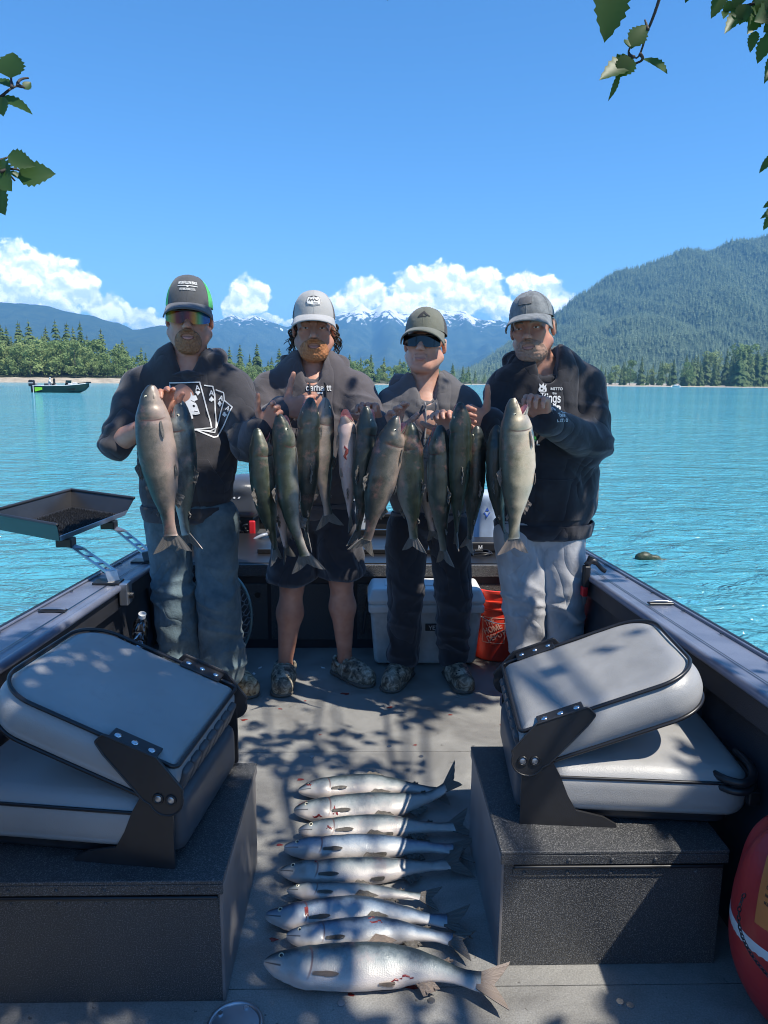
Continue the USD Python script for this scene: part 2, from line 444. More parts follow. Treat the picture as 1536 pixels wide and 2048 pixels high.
def forest_mat(name, c1, c2, c3=None, scale=0.02, rough=0.9, snow=None, rock=None):
    n = {'g': ('geometry', {}), 'n': ('noise_texture', dict(scale=scale, detail=6.0, roughness=0.65)), 'r': ('rgb_ramp', dict(ramp=[(0.35, c1), (0.65, c2)])),
         'p': ('principled_bsdf', dict(roughness=rough, specular_ior_level=0.1))}
    l = [('g.position', 'n.vector'), ('n.fac', 'r.fac')]
    out = 'r.color'
    n['z'] = ('separate_xyz', {}); l.append(('g.position', 'z.vector'))
    if rock:
        z0, z1, rc = rock
        n['rn'] = ('noise_texture', dict(scale=scale * 1.3, detail=7.0, roughness=0.7)); l.append(('g.position', 'rn.vector'))
        n['rz'] = ('map_range', dict(from_min=z0, from_max=z1, to_min=-0.35, to_max=0.35)); l.append(('z.z', 'rz.value'))
        n['ra'] = ('math', dict(math_type='add')); l += [('rn.fac', 'ra.value1'), ('rz.result', 'ra.value2')]
        n['rf'] = ('map_range', dict(from_min=0.5, from_max=0.6, clamp=True)); l.append(('ra.value', 'rf.value'))
        n['rm'] = ('mix_color', dict(b=rc)); l += [('rf.result', 'rm.fac'), (out, 'rm.a')]; out = 'rm.result'
    if snow:
        z0, z1 = snow
        n['sm'] = ('mapping', dict(scale=(1.0, 1.0, 0.45))); l.append(('g.position', 'sm.vector'))
        n['sn'] = ('noise_texture', dict(scale=scale * 1.2, detail=6.0, roughness=0.62, distortion=1.2)); l.append(('sm.vector', 'sn.vector'))
        n['sz'] = ('map_range', dict(from_min=z0, from_max=z1, to_min=-0.22, to_max=0.12)); l.append(('z.z', 'sz.value'))
        n['sa'] = ('math', dict(math_type='add')); l += [('sn.fac', 'sa.value1'), ('sz.result', 'sa.value2')]
        n['sf'] = ('map_range', dict(from_min=0.58, from_max=0.62, clamp=True)); l.append(('sa.value', 'sf.value'))
        n['smx'] = ('mix_color', dict(b=(0.85, 0.87, 0.9))); l += [('sf.result', 'smx.fac'), (out, 'smx.a')]; out = 'smx.result'
    l.append((out, 'p.base_color'))
    MAT[name] = usdkit.material(stage, f'/World/Looks/{name}', n, l, surface='p.BSDF')


forest_mat('far_forest', (0.02, 0.04, 0.03), (0.045, 0.07, 0.045), scale=0.02)
forest_mat('alpine', (0.02, 0.04, 0.03), (0.06, 0.085, 0.055), scale=0.009, snow=(330, 600), rock=(430, 760, (0.13, 0.13, 0.135)))
forest_mat('hill_floor', (0.03, 0.05, 0.03), (0.06, 0.09, 0.05), scale=0.03)
std('beach', (0.36, 0.31, 0.24), 0.95, var=0.25, vscale=0.4)
std('shore_soil', (0.05, 0.06, 0.03), 0.95, var=0.3, vscale=0.2)


def ridge(name, sky, d_top, d_base, mat, label, seed, rough, nu=160, nv=44, back=1.6, base_z=-1.0, gully=0.25, kind='structure', cat='mountain'):
    """a mountain side: its skyline is known from the photograph's pixels at distance d_top, it falls to the lake at d_base"""
    sky = np.array(sky, float)
    xs = np.linspace(sky[0, 0], sky[-1, 0], nu)
    ys = np.interp(xs, sky[:, 0], sky[:, 1])
    P = np.zeros((nu, nv, 3)); v = np.linspace(0, back, nv)
    for i, (px, py) in enumerate(zip(xs, ys)):
        top = at_y(px, py, d_top)
        for j, t in enumerate(v):
            d = d_base + (d_top - d_base) * t
            x = at_y(px, 770, d_top)[0] * (0.55 * d / d_top + 0.45) if t <= 1 else at_y(px, 770, d_top)[0] * (1 + 0.2 * (t - 1))
            prof = (0.55 * t + 0.45 * t ** 2.2) if t <= 1 else 1 - ((t - 1) / (back - 1)) ** 1.5
            P[i, j] = [x, d, base_z + (top[2] - base_z) * prof]
    hgt = P[..., 2].copy()
    q = P / (d_top * 0.055); q[..., 2] = 0
    nz = meshkit.fbm(q, 6, seed) - 0.5
    rid = 1 - np.abs(2 * meshkit.fbm(np.stack([P[..., 0] / (d_top * 0.05), P[..., 1] / (d_top * 0.35), 0 * hgt], -1), 4, seed + 7) - 1)
    t = np.minimum(v, 1)[None]
    w = 4 * t * (1.15 - t)
    hmax = hgt.max()
    P[..., 2] += (nz * rough + (rid - 0.7) * gully) * hmax * w * 0.5
    P[:, v <= 0.001, 2] = base_z
    m = sheet(P, flip=False)
    if m.face_normals[:, 2].mean() < 0: m.invert()
    part(name, m, mat, smooth=True, label=label, cat=cat, kind=kind)
    return P


ridge('mountain_range', [(-900, 640), (-500, 600), (-200, 615), (-60, 606), (40, 606), (100, 612), (150, 622), (200, 632), (240, 645), (270, 660), (300, 658), (330, 652), (360, 660), (420, 690), (520, 730), (600, 765)],
      4500, 2700, 'far_forest', 'dark blue forested ridge under the clouds at the left', 3, 0.25)
ridge('snowy_mountain', [(100, 720), (250, 690), (380, 655), (440, 640), (468, 628), (490, 640), (510, 634), (545, 650), (575, 652), (600, 640), (640, 645), (680, 628), (700, 622), (722, 606), (740, 620), (762, 612), (800, 622), (850, 628), (905, 630),
                         (925, 622), (945, 626), (985, 640), (1010, 652), (1060, 660), (1120, 650), (1250, 690), (1500, 720), (1800, 700)],
      7000, 4200, 'alpine', 'blue alpine mountains with snow patches in the middle', 11, 0.5, nu=320, nv=90, gully=0.55)
HILL = ridge('forested_hill', [(880, 775), (930, 752), (985, 715), (1040, 675), (1100, 628), (1150, 592), (1200, 562), (1250, 545), (1300, 520), (1340, 502), (1380, 494), (1400, 500), (1440, 488), (1490, 478), (1540, 470), (1650, 450), (1850, 430), (2200, 470), (2700, 560)],
             2600, 1150, 'hill_floor', 'steep forested hillside rising at the right of the lake', 21, 0.22, nu=200, nv=60, gully=0.2, cat='hill')


# ---- trees
def conifer(h, levels, spokes, seed, width=0.2):
    """whorls of drooping kite-shaped boughs, uneven in length, with gaps between the whorls"""
    g = nrng(seed); v, f = [], []
    lean = g.uniform(-0.02, 0.02, 2) * h
    for i in range(levels):
        t = (i + g.uniform(-0.3, 0.3)) / levels
        z0 = h * (0.08 + 0.90 * t)
        r0 = h * width * (1 - t) ** 0.8 * g.uniform(0.7, 1.2) + 0.014 * h
        a0 = g.uniform(0, 6.28)
        for k in range(spokes):
            if g.uniform() < 0.12: continue
            a = a0 + 2 * np.pi * (k + g.uniform(-0.3, 0.3)) / spokes
            r = r0 * g.uniform(0.55, 1.25); w = r * g.uniform(0.32, 0.5) + 0.006 * h
            d, s_ = np.array([np.cos(a), np.sin(a), 0]), np.array([-np.sin(a), np.cos(a), 0])
            c = np.array([*(lean * t), z0]); up = np.array([0, 0, 1.0])
            n0 = len(v)
            v += [c + up * 0.05 * h * (1.2 - t), c + d * r * 0.55 + s_ * w - up * r * 0.25, c + d * r - up * r * 0.6, c + d * r * 0.55 - s_ * w - up * r * 0.25, c + d * r * 0.6 + up * 0.02 * r]
            f += [[n0, n0 + 1, n0 + 4], [n0 + 1, n0 + 2, n0 + 4], [n0 + 2, n0 + 3, n0 + 4], [n0 + 3, n0, n0 + 4]]
    n0 = len(v); v += [[*lean, h], [lean[0] + 0.012 * h, lean[1], h * 0.86], [lean[0] - 0.008 * h, lean[1] + 0.01 * h, h * 0.86], [lean[0] - 0.008 * h, lean[1] - 0.01 * h, h * 0.86]]
    f += [[n0, n0 + 1, n0 + 2], [n0, n0 + 2, n0 + 3], [n0, n0 + 3, n0 + 1]]
    return trimesh.Trimesh(np.array(v), np.array(f), process=False)


def broadleaf(h, seed, quads=900, w=0.34):
    g = nrng(seed); lobes = []
    for _ in range(16):
        a, t = g.uniform(0, 6.28), g.uniform(0.22, 0.92)
        r = w * h * (0.5 + 0.8 * math.sin(math.pi * min(1, t * 1.02))) * g.uniform(0.25, 0.8)
        lobes.append([r * math.cos(a), r * math.sin(a), t * h, g.uniform(0.1, 0.17) * h])
    lobes.append([0, 0, 0.9 * h, 0.11 * h])
    v = []
    for _ in range(quads):
        L = lobes[g.integers(len(lobes))]
        d = unit(g.normal(size=3)); c = np.array(L[:3]) + d * L[3] * g.uniform(0.6, 1.05) * np.array([1, 1, 0.75])
        nrm = unit(d + 0.6 * g.normal(size=3) + [0, 0, 0.3]); a = unit(np.cross(nrm, g.normal(size=3))); b = np.cross(nrm, a)
        s = h * g.uniform(0.022, 0.042)
        v += [c - a * s, c - b * s * 0.7, c + a * s, c + b * s * 0.7]
    v = np.array(v); q = np.arange(len(v)).reshape(-1, 4)
    return trimesh.Trimesh(v, np.vstack([q[:, [0, 1, 2]], q[:, [0, 2, 3]]]), process=False)


def leaf_mat(name, c1, c2, trans=0.35):
    n = {'g': ('geometry', {}), 'o': ('object_info', {}), 'a': ('math', dict(math_type='multiply_add', value2=0.55)), 'b': ('math', dict(math_type='multiply', value2=0.45)),
         'r': ('rgb_ramp', dict(ramp=[(0.0, c1), (1.0, c2)])), 'd': ('diffuse_bsdf', {}), 't': ('translucent_bsdf', {}), 'm': ('mix_closure', dict(fac=trans))}
    l = [('g.random_per_island', 'b.value1'), ('o.random', 'a.value1'), ('b.value', 'a.value3'), ('a.value', 'r.fac'), ('r.color', 'd.color'), ('r.color', 't.color'), ('d.BSDF', 'm.closure1'), ('t.BSDF', 'm.closure2')]
    MAT[name] = usdkit.material(stage, f'/World/Looks/{name}', n, l, surface='m.closure')


leaf_mat('conifer_green', (0.16, 0.22, 0.14), (0.33, 0.40, 0.24), 0.25)
leaf_mat('shore_conifer_green', (0.09, 0.14, 0.06), (0.22, 0.27, 0.12), 0.25)
leaf_mat('alder_green', (0.18, 0.26, 0.10), (0.38, 0.44, 0.18), 0.35)
std('bark', (0.11, 0.09, 0.07), 0.9, var=0.3, vscale=3.0)

# far forest on the hill: a wood that reads as one mass
g = nrng(77)
def scatter(P, n, vmax, seed, base_slope=0.0):
    g = nrng(seed); nu, nv, _ = P.shape
    u, v = g.uniform(0, nu - 1.001, n), g.uniform(0, (nv - 1) * vmax, n)
    i, j = u.astype(int), v.astype(int); a, b = (u - i)[:, None], (v - j)[:, None]
    return P[i, j] * (1 - a) * (1 - b) + P[i + 1, j] * a * (1 - b) + P[i, j + 1] * (1 - a) * b + P[i + 1, j + 1] * a * b


def instancer(name, protos, pts, scales, rots, which, label, cat='forest', kind='stuff', parent='/World', mats=None):
    path = numbered(f'{parent}/{name}')
    pi = UsdGeom.PointInstancer.Define(stage, path)
    pp = []
    for k, pm in enumerate(protos):
        q = f'{path}/{name}_kind_{k + 1:03d}'
        usdkit.mesh(stage, q, pm, MAT[mats[k]]); pp.append(Sdf.Path(q))
    pi.CreatePrototypesRel().SetTargets(pp)
    pi.CreateProtoIndicesAttr(Vt.IntArray.FromNumpy(np.asarray(which, np.int32)))
    pi.CreatePositionsAttr(Vt.Vec3fArray.FromNumpy(np.asarray(pts, np.float32)))
    pi.CreateScalesAttr(Vt.Vec3fArray.FromNumpy(np.asarray(scales, np.float32)))
    h = np.zeros((len(pts), 4), np.float32); h[:, 0], h[:, 3] = np.cos(rots / 2), np.sin(rots / 2)
    pi.CreateOrientationsAttr(Vt.QuathArray([Gf.Quath(float(a), 0, 0, float(d)) for a, _, _, d in h]))
    tag(pi, label, cat, kind=kind)
    return path


pts = scatter(HILL, 66000, 0.66, 5)
q = [to_px(p) for p in pts[::1]]
keep = np.array([-120 < a < 1700 and c > 0 for a, b, c in q])
pts = pts[keep]
n = len(pts)
hs = g.uniform(10, 20, n) * np.where(g.uniform(size=n) < 0.12, 1.25, 1.0)
instancer('hillside_forest', [conifer(1.0, 8, 5, 1, 0.2), conifer(1.0, 9, 5, 2, 0.17), conifer(1.0, 7, 5, 3, 0.23)], pts - [0, 0, 1.5], np.stack([hs * g.uniform(0.9, 1.3, n), hs * g.uniform(0.9, 1.3, n), hs], 1), g.uniform(0, 6.28, n),
          g.integers(0, 3, n), 'dense far conifer forest covering the hillside at the right', mats=['conifer_green'] * 3)

# the low point across the lake: shoreline polyline (photo x, distance)
SH = np.array([(-700, 300), (-60, 300), (250, 315), (470, 350), (560, 380), (700, 430), (830, 500), (930, 640), (990, 900), (1010, 1200)], float)
def shore(px, off=0.0):
    d = np.interp(px, SH[:, 0], SH[:, 1]) + off
    return np.array([at_y(px, 770, d)[0], d])
xs = np.linspace(-700, 1010, 120)
P = np.zeros((len(xs), 5, 3))
for i, px in enumerate(xs):
    for j, (off, z) in enumerate([(-4, WATER_Z - 0.6), (0, WATER_Z + 0.05), (5, 0.55), (12, 1.7), (16, 2.0)]):
        zz = z if px < 480 or j < 2 else z * 0.25
        P[i, j] = [*shore(px, off), zz + 0.15 * math.sin(px * 0.13 + j)]
m = sheet(P)
if m.face_normals[:, 2].mean() < 0: m.invert()
part('beach', m, 'beach', smooth=True, label='pale sand and gravel beach below the trees on the far point', cat='beach', kind='structure')
P = np.zeros((len(xs), 5, 3))
for i, px in enumerate(xs):
    for j, (off, z) in enumerate([(15, 1.6), (40, 3.0), (80, 4.0), (200, 5.0), (500, -1.0)]):
        P[i, j] = [*shore(px, off), z if px < 480 or j else 0.3]
m = sheet(P)
if m.face_normals[:, 2].mean() < 0: m.invert()
part('shore_land', m, 'shore_soil', smooth=True, label='low wooded land behind the far beach', cat='land', kind='structure')

CLASS = stage.CreateClassPrim('/World/tree_kinds')
def tree_kind(name, crown, crown_mat, trunk):
    p = f'/World/tree_kinds/{name}'
    UsdGeom.Xform.Define(stage, p)
    usdkit.mesh(stage, p + '/crown', crown, MAT[crown_mat]); usdkit.mesh(stage, p + '/trunk', trunk, MAT['bark'])
    return p
K_CON = [tree_kind(f'fir_{k}', conifer(1.0, 17 + k, 9, 40 + k, 0.16 + 0.02 * (k % 3)), 'shore_conifer_green', cyl([0, 0, -0.05], [0, 0, 0.96], 0.011, 7, 0.003)) for k in range(4)]
K_BRO = [tree_kind(f'alder_{k}', broadleaf(1.0, 60 + k, 1000), 'alder_green', cyl([0, 0, -0.05], [0.01 * k, 0, 0.8], 0.014, 7, 0.004)) for k in range(5)]

g = nrng(9)
def line_tree(kinds, name, px, off, top_py, width, label, cat, group):
    x, d = shore(px, off - (10 if px > 480 else 0))
    z0 = 1.6 if px < 480 else 0.2
    top = at_y(px, top_py, d)[2]
    h = max(top - z0, 4.0)
    copy_of(kinds[g.integers(len(kinds))], name, (x, d, z0), g.uniform(0, 360), (h * width, h * width, h), label, cat, group)
for px, top, row in [(p, t, r) for r, (step, lift) in enumerate([(21, 0), (24, 0), (28, 0)]) for p in np.arange(-60 + r * 7, 985, step) for t in [0]]:
    envl = np.interp(px, [-60, 60, 150, 230, 300, 350, 420, 470, 560, 640, 720, 830, 900, 930, 985], [668, 664, 668, 690, 706, 716, 722, 716, 716, 716, 712, 724, 730, 738, 752])
    t = envl + g.uniform(-6, 16) + (14 if row == 0 else 0) + (6 if row == 1 else 0)
    if row == 2 and g.uniform() < 0.6:
        line_tree(K_CON, 'young_fir', px + g.uniform(-6, 6), 46, min(t - g.uniform(0, 12), 754), g.uniform(1.0, 1.4), 'shorter conifer standing among the broadleaf trees of the far shore', 'tree', 'shorter conifers among the far shore belt'); continue
    line_tree(K_BRO, 'alder_tree', px + g.uniform(-6, 6), 20 + row * 14 + g.uniform(-3, 3), min(t, 757), g.uniform(0.8, 1.15) if px < 550 else g.uniform(0.7, 1.0),
              'pale green broadleaf tree in the belt along the far shore', 'tree', 'broadleaf trees along the far shore')
FIRS = []
for px, top in [(8, 642), (22, 650), (-20, 645), (48, 640), (66, 638), (98, 650), (118, 637), (138, 642), (152, 650), (168, 640), (208, 655), (232, 690), (250, 676), (285, 692), (460, 690), (481, 686), (515, 684), (545, 712), (560, 694), (700, 706), (722, 712), (742, 706), (768, 712), (800, 716),
                (905, 728), (925, 730), (950, 738), (970, 745), (180, 668), (90, 668), (30, 668), (440, 706), (500, 706)]:
    FIRS.append((px, top))
FIRS.sort()
TENS = ['', 'twenty-', 'thirty-']; ONES = ['', 'first', 'second', 'third', 'fourth', 'fifth', 'sixth', 'seventh', 'eighth', 'ninth', 'tenth', 'eleventh', 'twelfth', 'thirteenth', 'fourteenth', 'fifteenth', 'sixteenth', 'seventeenth', 'eighteenth', 'nineteenth', 'twentieth']
nth = lambda k: ONES[k] if k <= 20 else ('thirtieth' if k == 30 else TENS[k // 10 - 1] + ONES[k % 10])
for k, (px, top) in enumerate(FIRS):
    line_tree(K_CON, 'fir_tree', px, 62 + g.uniform(-8, 8), top, g.uniform(0.9, 1.25), nth(k + 1) + ' conifer from the left of those rising above the far shore trees', 'tree', 'conifers rising above the far shore belt')
# right shore: conifers and alders standing at the foot of the hill
g = nrng(19)
for k in range(90):
    px = g.uniform(1195, 1600) if k > 34 else g.uniform(1360, 1600)
    d = g.uniform(614, 740)
    top = np.interp(px, [1195, 1260, 1330, 1400, 1470, 1536, 1600], [726, 712, 716, 702, 692, 684, 676]) + g.uniform(-3, 30)
    x = at_y(px, 770, d)[0]
    h = at_y(px, top, d)[2] - 0.5
    big = px > 1380
    copy_of((K_CON if g.uniform() < 0.9 else K_BRO)[g.integers(4)], 'shore_tree', (x, d, 0.5), g.uniform(0, 360), (h * g.uniform(0.8, 1.1),) * 2 + (h,), 'sunlit tree at the water line below the forested hill', 'tree', 'trees at the foot of the right hill')
xs = np.linspace(1150, 2400, 40); P = np.zeros((40, 4, 3))
for i, px in enumerate(xs):
    for j, (d, z) in enumerate([(606, -1), (611, 0.12), (616, 0.5), (900, 3.0)]):
        P[i, j] = [at_y(px, 770, 600)[0] * (d / 600) ** 0.3, d + 6 * math.sin(px * 0.05) + (1190 - px) * (-0.0 if px > 1190 else 4), z]
m = sheet(P)
if m.face_normals[:, 2].mean() < 0: m.invert()
part('shore_land', m, 'beach', smooth=True, label='sandy bank at the foot of the right hill', cat='bank', kind='structure')
# ------------------------------------------------------------------ the aluminium fishing boat
def speckle(name, col, col2, rough, bump, bscale, bdist, metal=0.0, spec=0.5, painted_glint=None):
    """textured coating: fine grains in relief, tone drifting slowly over the sheet"""
    n = {'tc': ('texture_coordinate', {}), 'n': ('noise_texture', dict(scale=5.0, detail=4.0)), 'r': ('rgb_ramp', dict(ramp=[(0.35, col), (0.65, col2)])),
         'bn': ('noise_texture', dict(scale=bscale, detail=2.0, roughness=0.7)), 'b': ('bump', dict(strength=bump, distance=bdist)),
         'rr': ('map_range', dict(from_min=0.3, from_max=0.7, to_min=rough * 0.8, to_max=rough * 1.2)),
         'p': ('principled_bsdf', dict(metallic=metal, specular_ior_level=spec))}
    l = [('tc.object', 'n.vector'), ('tc.object', 'bn.vector'), ('n.fac', 'r.fac'), ('r.color', 'p.base_color'), ('bn.fac', 'b.height'), ('b.normal', 'p.normal'), ('n.fac', 'rr.value'), ('rr.result', 'p.roughness')]
    if painted_glint:
        n['sp'] = ('map_range', dict(from_min=0.52, from_max=0.68, clamp=True)); n['sm'] = ('mix_color', dict(b=painted_glint))  # glints of lit grains, painted into the base colour as paler specks
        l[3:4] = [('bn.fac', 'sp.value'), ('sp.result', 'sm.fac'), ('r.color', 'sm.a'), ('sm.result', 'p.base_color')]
    MAT[name] = usdkit.material(stage, f'/World/Looks/{name}', n, l, surface='p.BSDF')


speckle('liner_black', (0.024, 0.025, 0.027), (0.034, 0.035, 0.037), 0.44, 0.9, 330.0, 0.003, spec=0.8, painted_glint=(0.20, 0.20, 0.195))
speckle('gunwale_paint', (0.105, 0.118, 0.165), (0.15, 0.168, 0.225), 0.32, 0.35, 420.0, 0.0015, spec=0.9)
speckle('wall_paint', (0.018, 0.019, 0.024), (0.028, 0.029, 0.035), 0.5, 0.5, 260.0, 0.002)
std('trim_black', (0.012, 0.012, 0.013), 0.35, var=0.2)
std('panel_metal', (0.20, 0.19, 0.19), 0.42, var=0.2, vscale=5, metal=0.35, bump=0.1, bscale=300, bdist=0.001)
std('steel', (0.62, 0.63, 0.65), 0.22, var=0.1, metal=1.0)
std('brushed', (0.42, 0.43, 0.45), 0.33, var=0.15, metal=0.9, stretch=(1, 1, 1))
# floor: worn grey non-skid paint with scuffs, dried slime and small dark specks
_n = {'tc': ('texture_coordinate', {}), 'n': ('noise_texture', dict(scale=3.5, detail=7.0, roughness=0.65, distortion=0.6)), 'r': ('rgb_ramp', dict(ramp=[(0.28, (0.135, 0.13, 0.122)), (0.5, (0.235, 0.23, 0.215)), (0.72, (0.31, 0.305, 0.285))])),
      'f': ('noise_texture', dict(scale=240.0, detail=2.0, roughness=0.7)), 'fr': ('map_range', dict(from_min=0.3, from_max=0.7, to_min=0.72, to_max=1.18)),
      'm': ('mix_color', dict(blend_type='multiply', fac=1.0, use_clamp=False)), 's': ('noise_texture', dict(scale=38.0, detail=3.0)), 'sr': ('map_range', dict(from_min=0.70, from_max=0.74, to_min=0.0, to_max=0.7, clamp=True)),
      'm2': ('mix_color', dict(b=(0.05, 0.045, 0.04))), 'b': ('bump', dict(strength=0.5, distance=0.0015)), 'cr': ('combine_color', {}),
      'rr': ('map_range', dict(from_min=0.3, from_max=0.7, to_min=0.34, to_max=0.62)), 'p': ('principled_bsdf', dict(specular_ior_level=0.45))}
_l = [('tc.object', 'n.vector'), ('tc.object', 'f.vector'), ('tc.object', 's.vector'), ('n.fac', 'r.fac'), ('f.fac', 'fr.value'), ('fr.result', 'cr.r'), ('fr.result', 'cr.g'), ('fr.result', 'cr.b'),
      ('r.color', 'm.a'), ('cr.color', 'm.b'), ('s.fac', 'sr.value'), ('sr.result', 'm2.fac'), ('m.result', 'm2.a'), ('m2.result', 'p.base_color'), ('f.fac', 'b.height'), ('b.normal', 'p.normal'), ('n.fac', 'rr.value'), ('rr.result', 'p.roughness')]
MAT['deck_grey'] = usdkit.material(stage, '/World/Looks/deck_grey', _n, _l, surface='p.BSDF')

Y0, Y1, YB = -0.4, 5.0, 3.745            # near end, transom, bulkhead


def gun_z(y): return 0.60 + 0.055 * (3.1 - y)


def in_x(y): return 0.985 - 0.02 * max(0, 1.2 - y)


boat = thing('fishing_boat', 'dark grey open aluminium fishing boat the four people stand in', 'boat', (0, 2.5, 0))
# deck: panels with seams between them
seams = [Y0, 1.50, 2.62, YB]
for i in range(3):
    part('deck_panel', box([-0.97, seams[i] + 0.0015, -0.012], [0.97, seams[i + 1] - 0.0015, 0.0]), 'deck_grey', boat)
part('deck_beam', box([-0.97, Y0, -0.05], [0.97, YB, -0.014]), 'wall_paint', boat)
_sc = [(-0.25, 1.37), (-0.05, 1.455), (0.16, 1.46), (0.60, 1.50 - 0.05), (0.62, 1.44), (0.22, 2.58), (-0.2, 2.58), (0.1, 2.66), (-0.28, 1.2)]
for x, y in _sc:
    m = trimesh.creation.cylinder(0.0085, 0.003, sections=14); m.apply_translation([x, y, 0.0015])
    part('deck_screw', m, 'brushed', boat)
ys = np.linspace(Y0, Y1, 34)
for s in (-1, 1):
    prof = lambda y: [(0.0, 0), (0.0, 0), (0, 0)]
    # gunwale top: slightly crowned strip between inner and outer edge
    P = np.array([[[s * (in_x(y) + w * 0.15), y, gun_z(y) + 0.004 * math.sin(math.pi * w)] for w in np.linspace(0, 1, 6)] for y in ys])
    m = sheet(P, thick=0.006, flip=(s > 0)); part('gunwale', m, 'gunwale_paint', boat, smooth=30)
    # rolled inner edge and the groove beside it
    part('gunwale_edge', tube([[s * (in_x(y) - 0.006), y, gun_z(y) - 0.012] for y in ys], 0.016, 10), 'gunwale_paint', boat, smooth=True)
    part('groove', sheet(np.array([[[s * (in_x(y) + w), y, gun_z(y) + 0.0065] for w in (0.029, 0.033)] for y in ys]), flip=(s > 0)), 'trim_black', boat)
    part('rub_rail', tube([[s * (in_x(y) + 0.156), y, gun_z(y) - 0.004] for y in ys], 0.013, 10), 'trim_black', boat, smooth=True)
    part('rail_bead', tube([[s * (in_x(y) + 0.138), y, gun_z(y) + 0.007] for y in ys], 0.0045, 6), 'gunwale_paint', boat, smooth=True)
    # inner side wall: top flange, then the wall, then a chine ledge
    P = np.array([[[s * x_, y, z_] for x_, z_ in ((in_x(y) - 0.004, gun_z(y) - 0.02), (in_x(y) - 0.002, gun_z(y) - 0.10), (in_x(y) + 0.03, gun_z(y) - 0.115), (0.985, 0.10), (0.97, 0.0))] for y in ys])
    part('side_wall', sheet(P, flip=(s < 0)), 'wall_paint', boat, smooth=20)
    P = np.array([[[s * x_, y, z_] for x_, z_ in ((in_x(y) + 0.150, gun_z(y) - 0.006), (1.10, 0.2), (0.98, -0.12), (0.6, -0.3))] for y in ys])
    part('hull_side', sheet(P, flip=(s > 0)), 'trim_black', boat, smooth=40)
    for y in (0.9, 2.0, 3.3, 4.2):     # side ribs under the flange
        part('side_rib', box([s * 0.955, y - 0.02, 0.03], [s * 0.998, y + 0.02, gun_z(y) - 0.11]), 'wall_paint', boat)
    for y in np.linspace(0.75, 4.6, 15):   # fasteners along the rub rail
        m = trimesh.creation.cylinder(0.006, 0.003, sections=8); m.apply_translation([s * (in_x(y) + 0.124), y, gun_z(y) + 0.008]); part('rail_screw', m, 'trim_black', boat)
part('keel_plate', box([-0.9, Y0, -0.32], [0.9, Y1, -0.26]), 'trim_black', boat)
# bulkhead, rear ledge, splash well, transom
part('bulkhead', box([-0.985, YB, 0.0], [0.985, YB + 0.02, 0.462]), 'wall_paint', boat)
for x0, x1 in ((-0.93, -0.52), (-0.50, -0.06), (-0.04, 0.40), (0.42, 0.93)):
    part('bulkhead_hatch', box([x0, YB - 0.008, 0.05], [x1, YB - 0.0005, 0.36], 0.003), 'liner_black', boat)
    part('hatch_latch', cyl([x1 - 0.05, YB - 0.008, 0.30], [x1 - 0.05, YB - 0.016, 0.30], 0.016, 16), 'trim_black', boat)
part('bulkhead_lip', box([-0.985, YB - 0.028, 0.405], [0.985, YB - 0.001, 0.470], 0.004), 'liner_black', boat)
part('rear_ledge', box([-0.985, YB, 0.464], [0.985, YB + 0.75, 0.474]), 'trim_black', boat)
part('splash_well', box([-0.60, YB + 0.2, 0.475], [0.66, YB + 0.235, 0.50], 0.004), 'trim_black', boat)
part('splash_well', box([-0.60, YB + 0.70, 0.475], [0.66, YB + 0.735, 0.51], 0.004), 'trim_black', boat)
part('transom', box([-1.1, Y1 - 0.06, -0.3], [1.1, Y1, 0.50], 0.01), 'trim_black', boat)
part('transom_cap', box([-1.12, Y1 - 0.08, 0.50], [1.12, Y1 + 0.02, 0.525], 0.006), 'trim_black', boat)
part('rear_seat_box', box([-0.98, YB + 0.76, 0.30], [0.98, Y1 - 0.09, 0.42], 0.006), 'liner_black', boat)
# round access plate at the bottom of the picture
pl = at_z(470, 2056, 0.0)
m = trimesh.creation.cylinder(0.062, 0.008, sections=48); m.apply_translation([pl[0], pl[1], 0.004]); plate = part('deck_plate', m, 'brushed', boat)
m = trimesh.creation.torus(0.058, 0.005, 48, 8); m.apply_translation([pl[0], pl[1], 0.008]); part('plate_rim', m, 'brushed', plate, smooth=True)
for a in (0.3, 1.6, 2.9):
    m = trimesh.creation.cylinder(0.006, 0.004, sections=12); m.apply_translation([pl[0] + 0.048 * math.cos(a + 0.9), pl[1] + 0.048 * math.sin(a + 0.9), 0.0095]); part('plate_screw', m, 'steel', plate)
# folding cleats on both gunwales
for px, py, which in ((106, 1223, 'left'), (1321, 1208, 'right')):
    c = at_z(px, py, 0.652 if which == 'left' else 0.655)
    z = gun_z(c[1]) + 0.004
    c = at_z(px, py, z)
    cl = thing('folding_cleat', f'black flush folding cleat on the {which} gunwale', 'cleat', (c[0], c[1], z))
    part('base', box([c[0] - 0.045, c[1] - 0.014, z], [c[0] + 0.045, c[1] + 0.014, z + 0.006], 0.0028), 'trim_black', cl)
    part('horn', tube([[c[0] - 0.042, c[1], z + 0.008], [c[0] - 0.015, c[1], z + 0.011], [c[0] + 0.015, c[1], z + 0.011], [c[0] + 0.042, c[1], z + 0.008]], [0.003, 0.0045, 0.0045, 0.003], 8), 'brushed', cl, smooth=True)

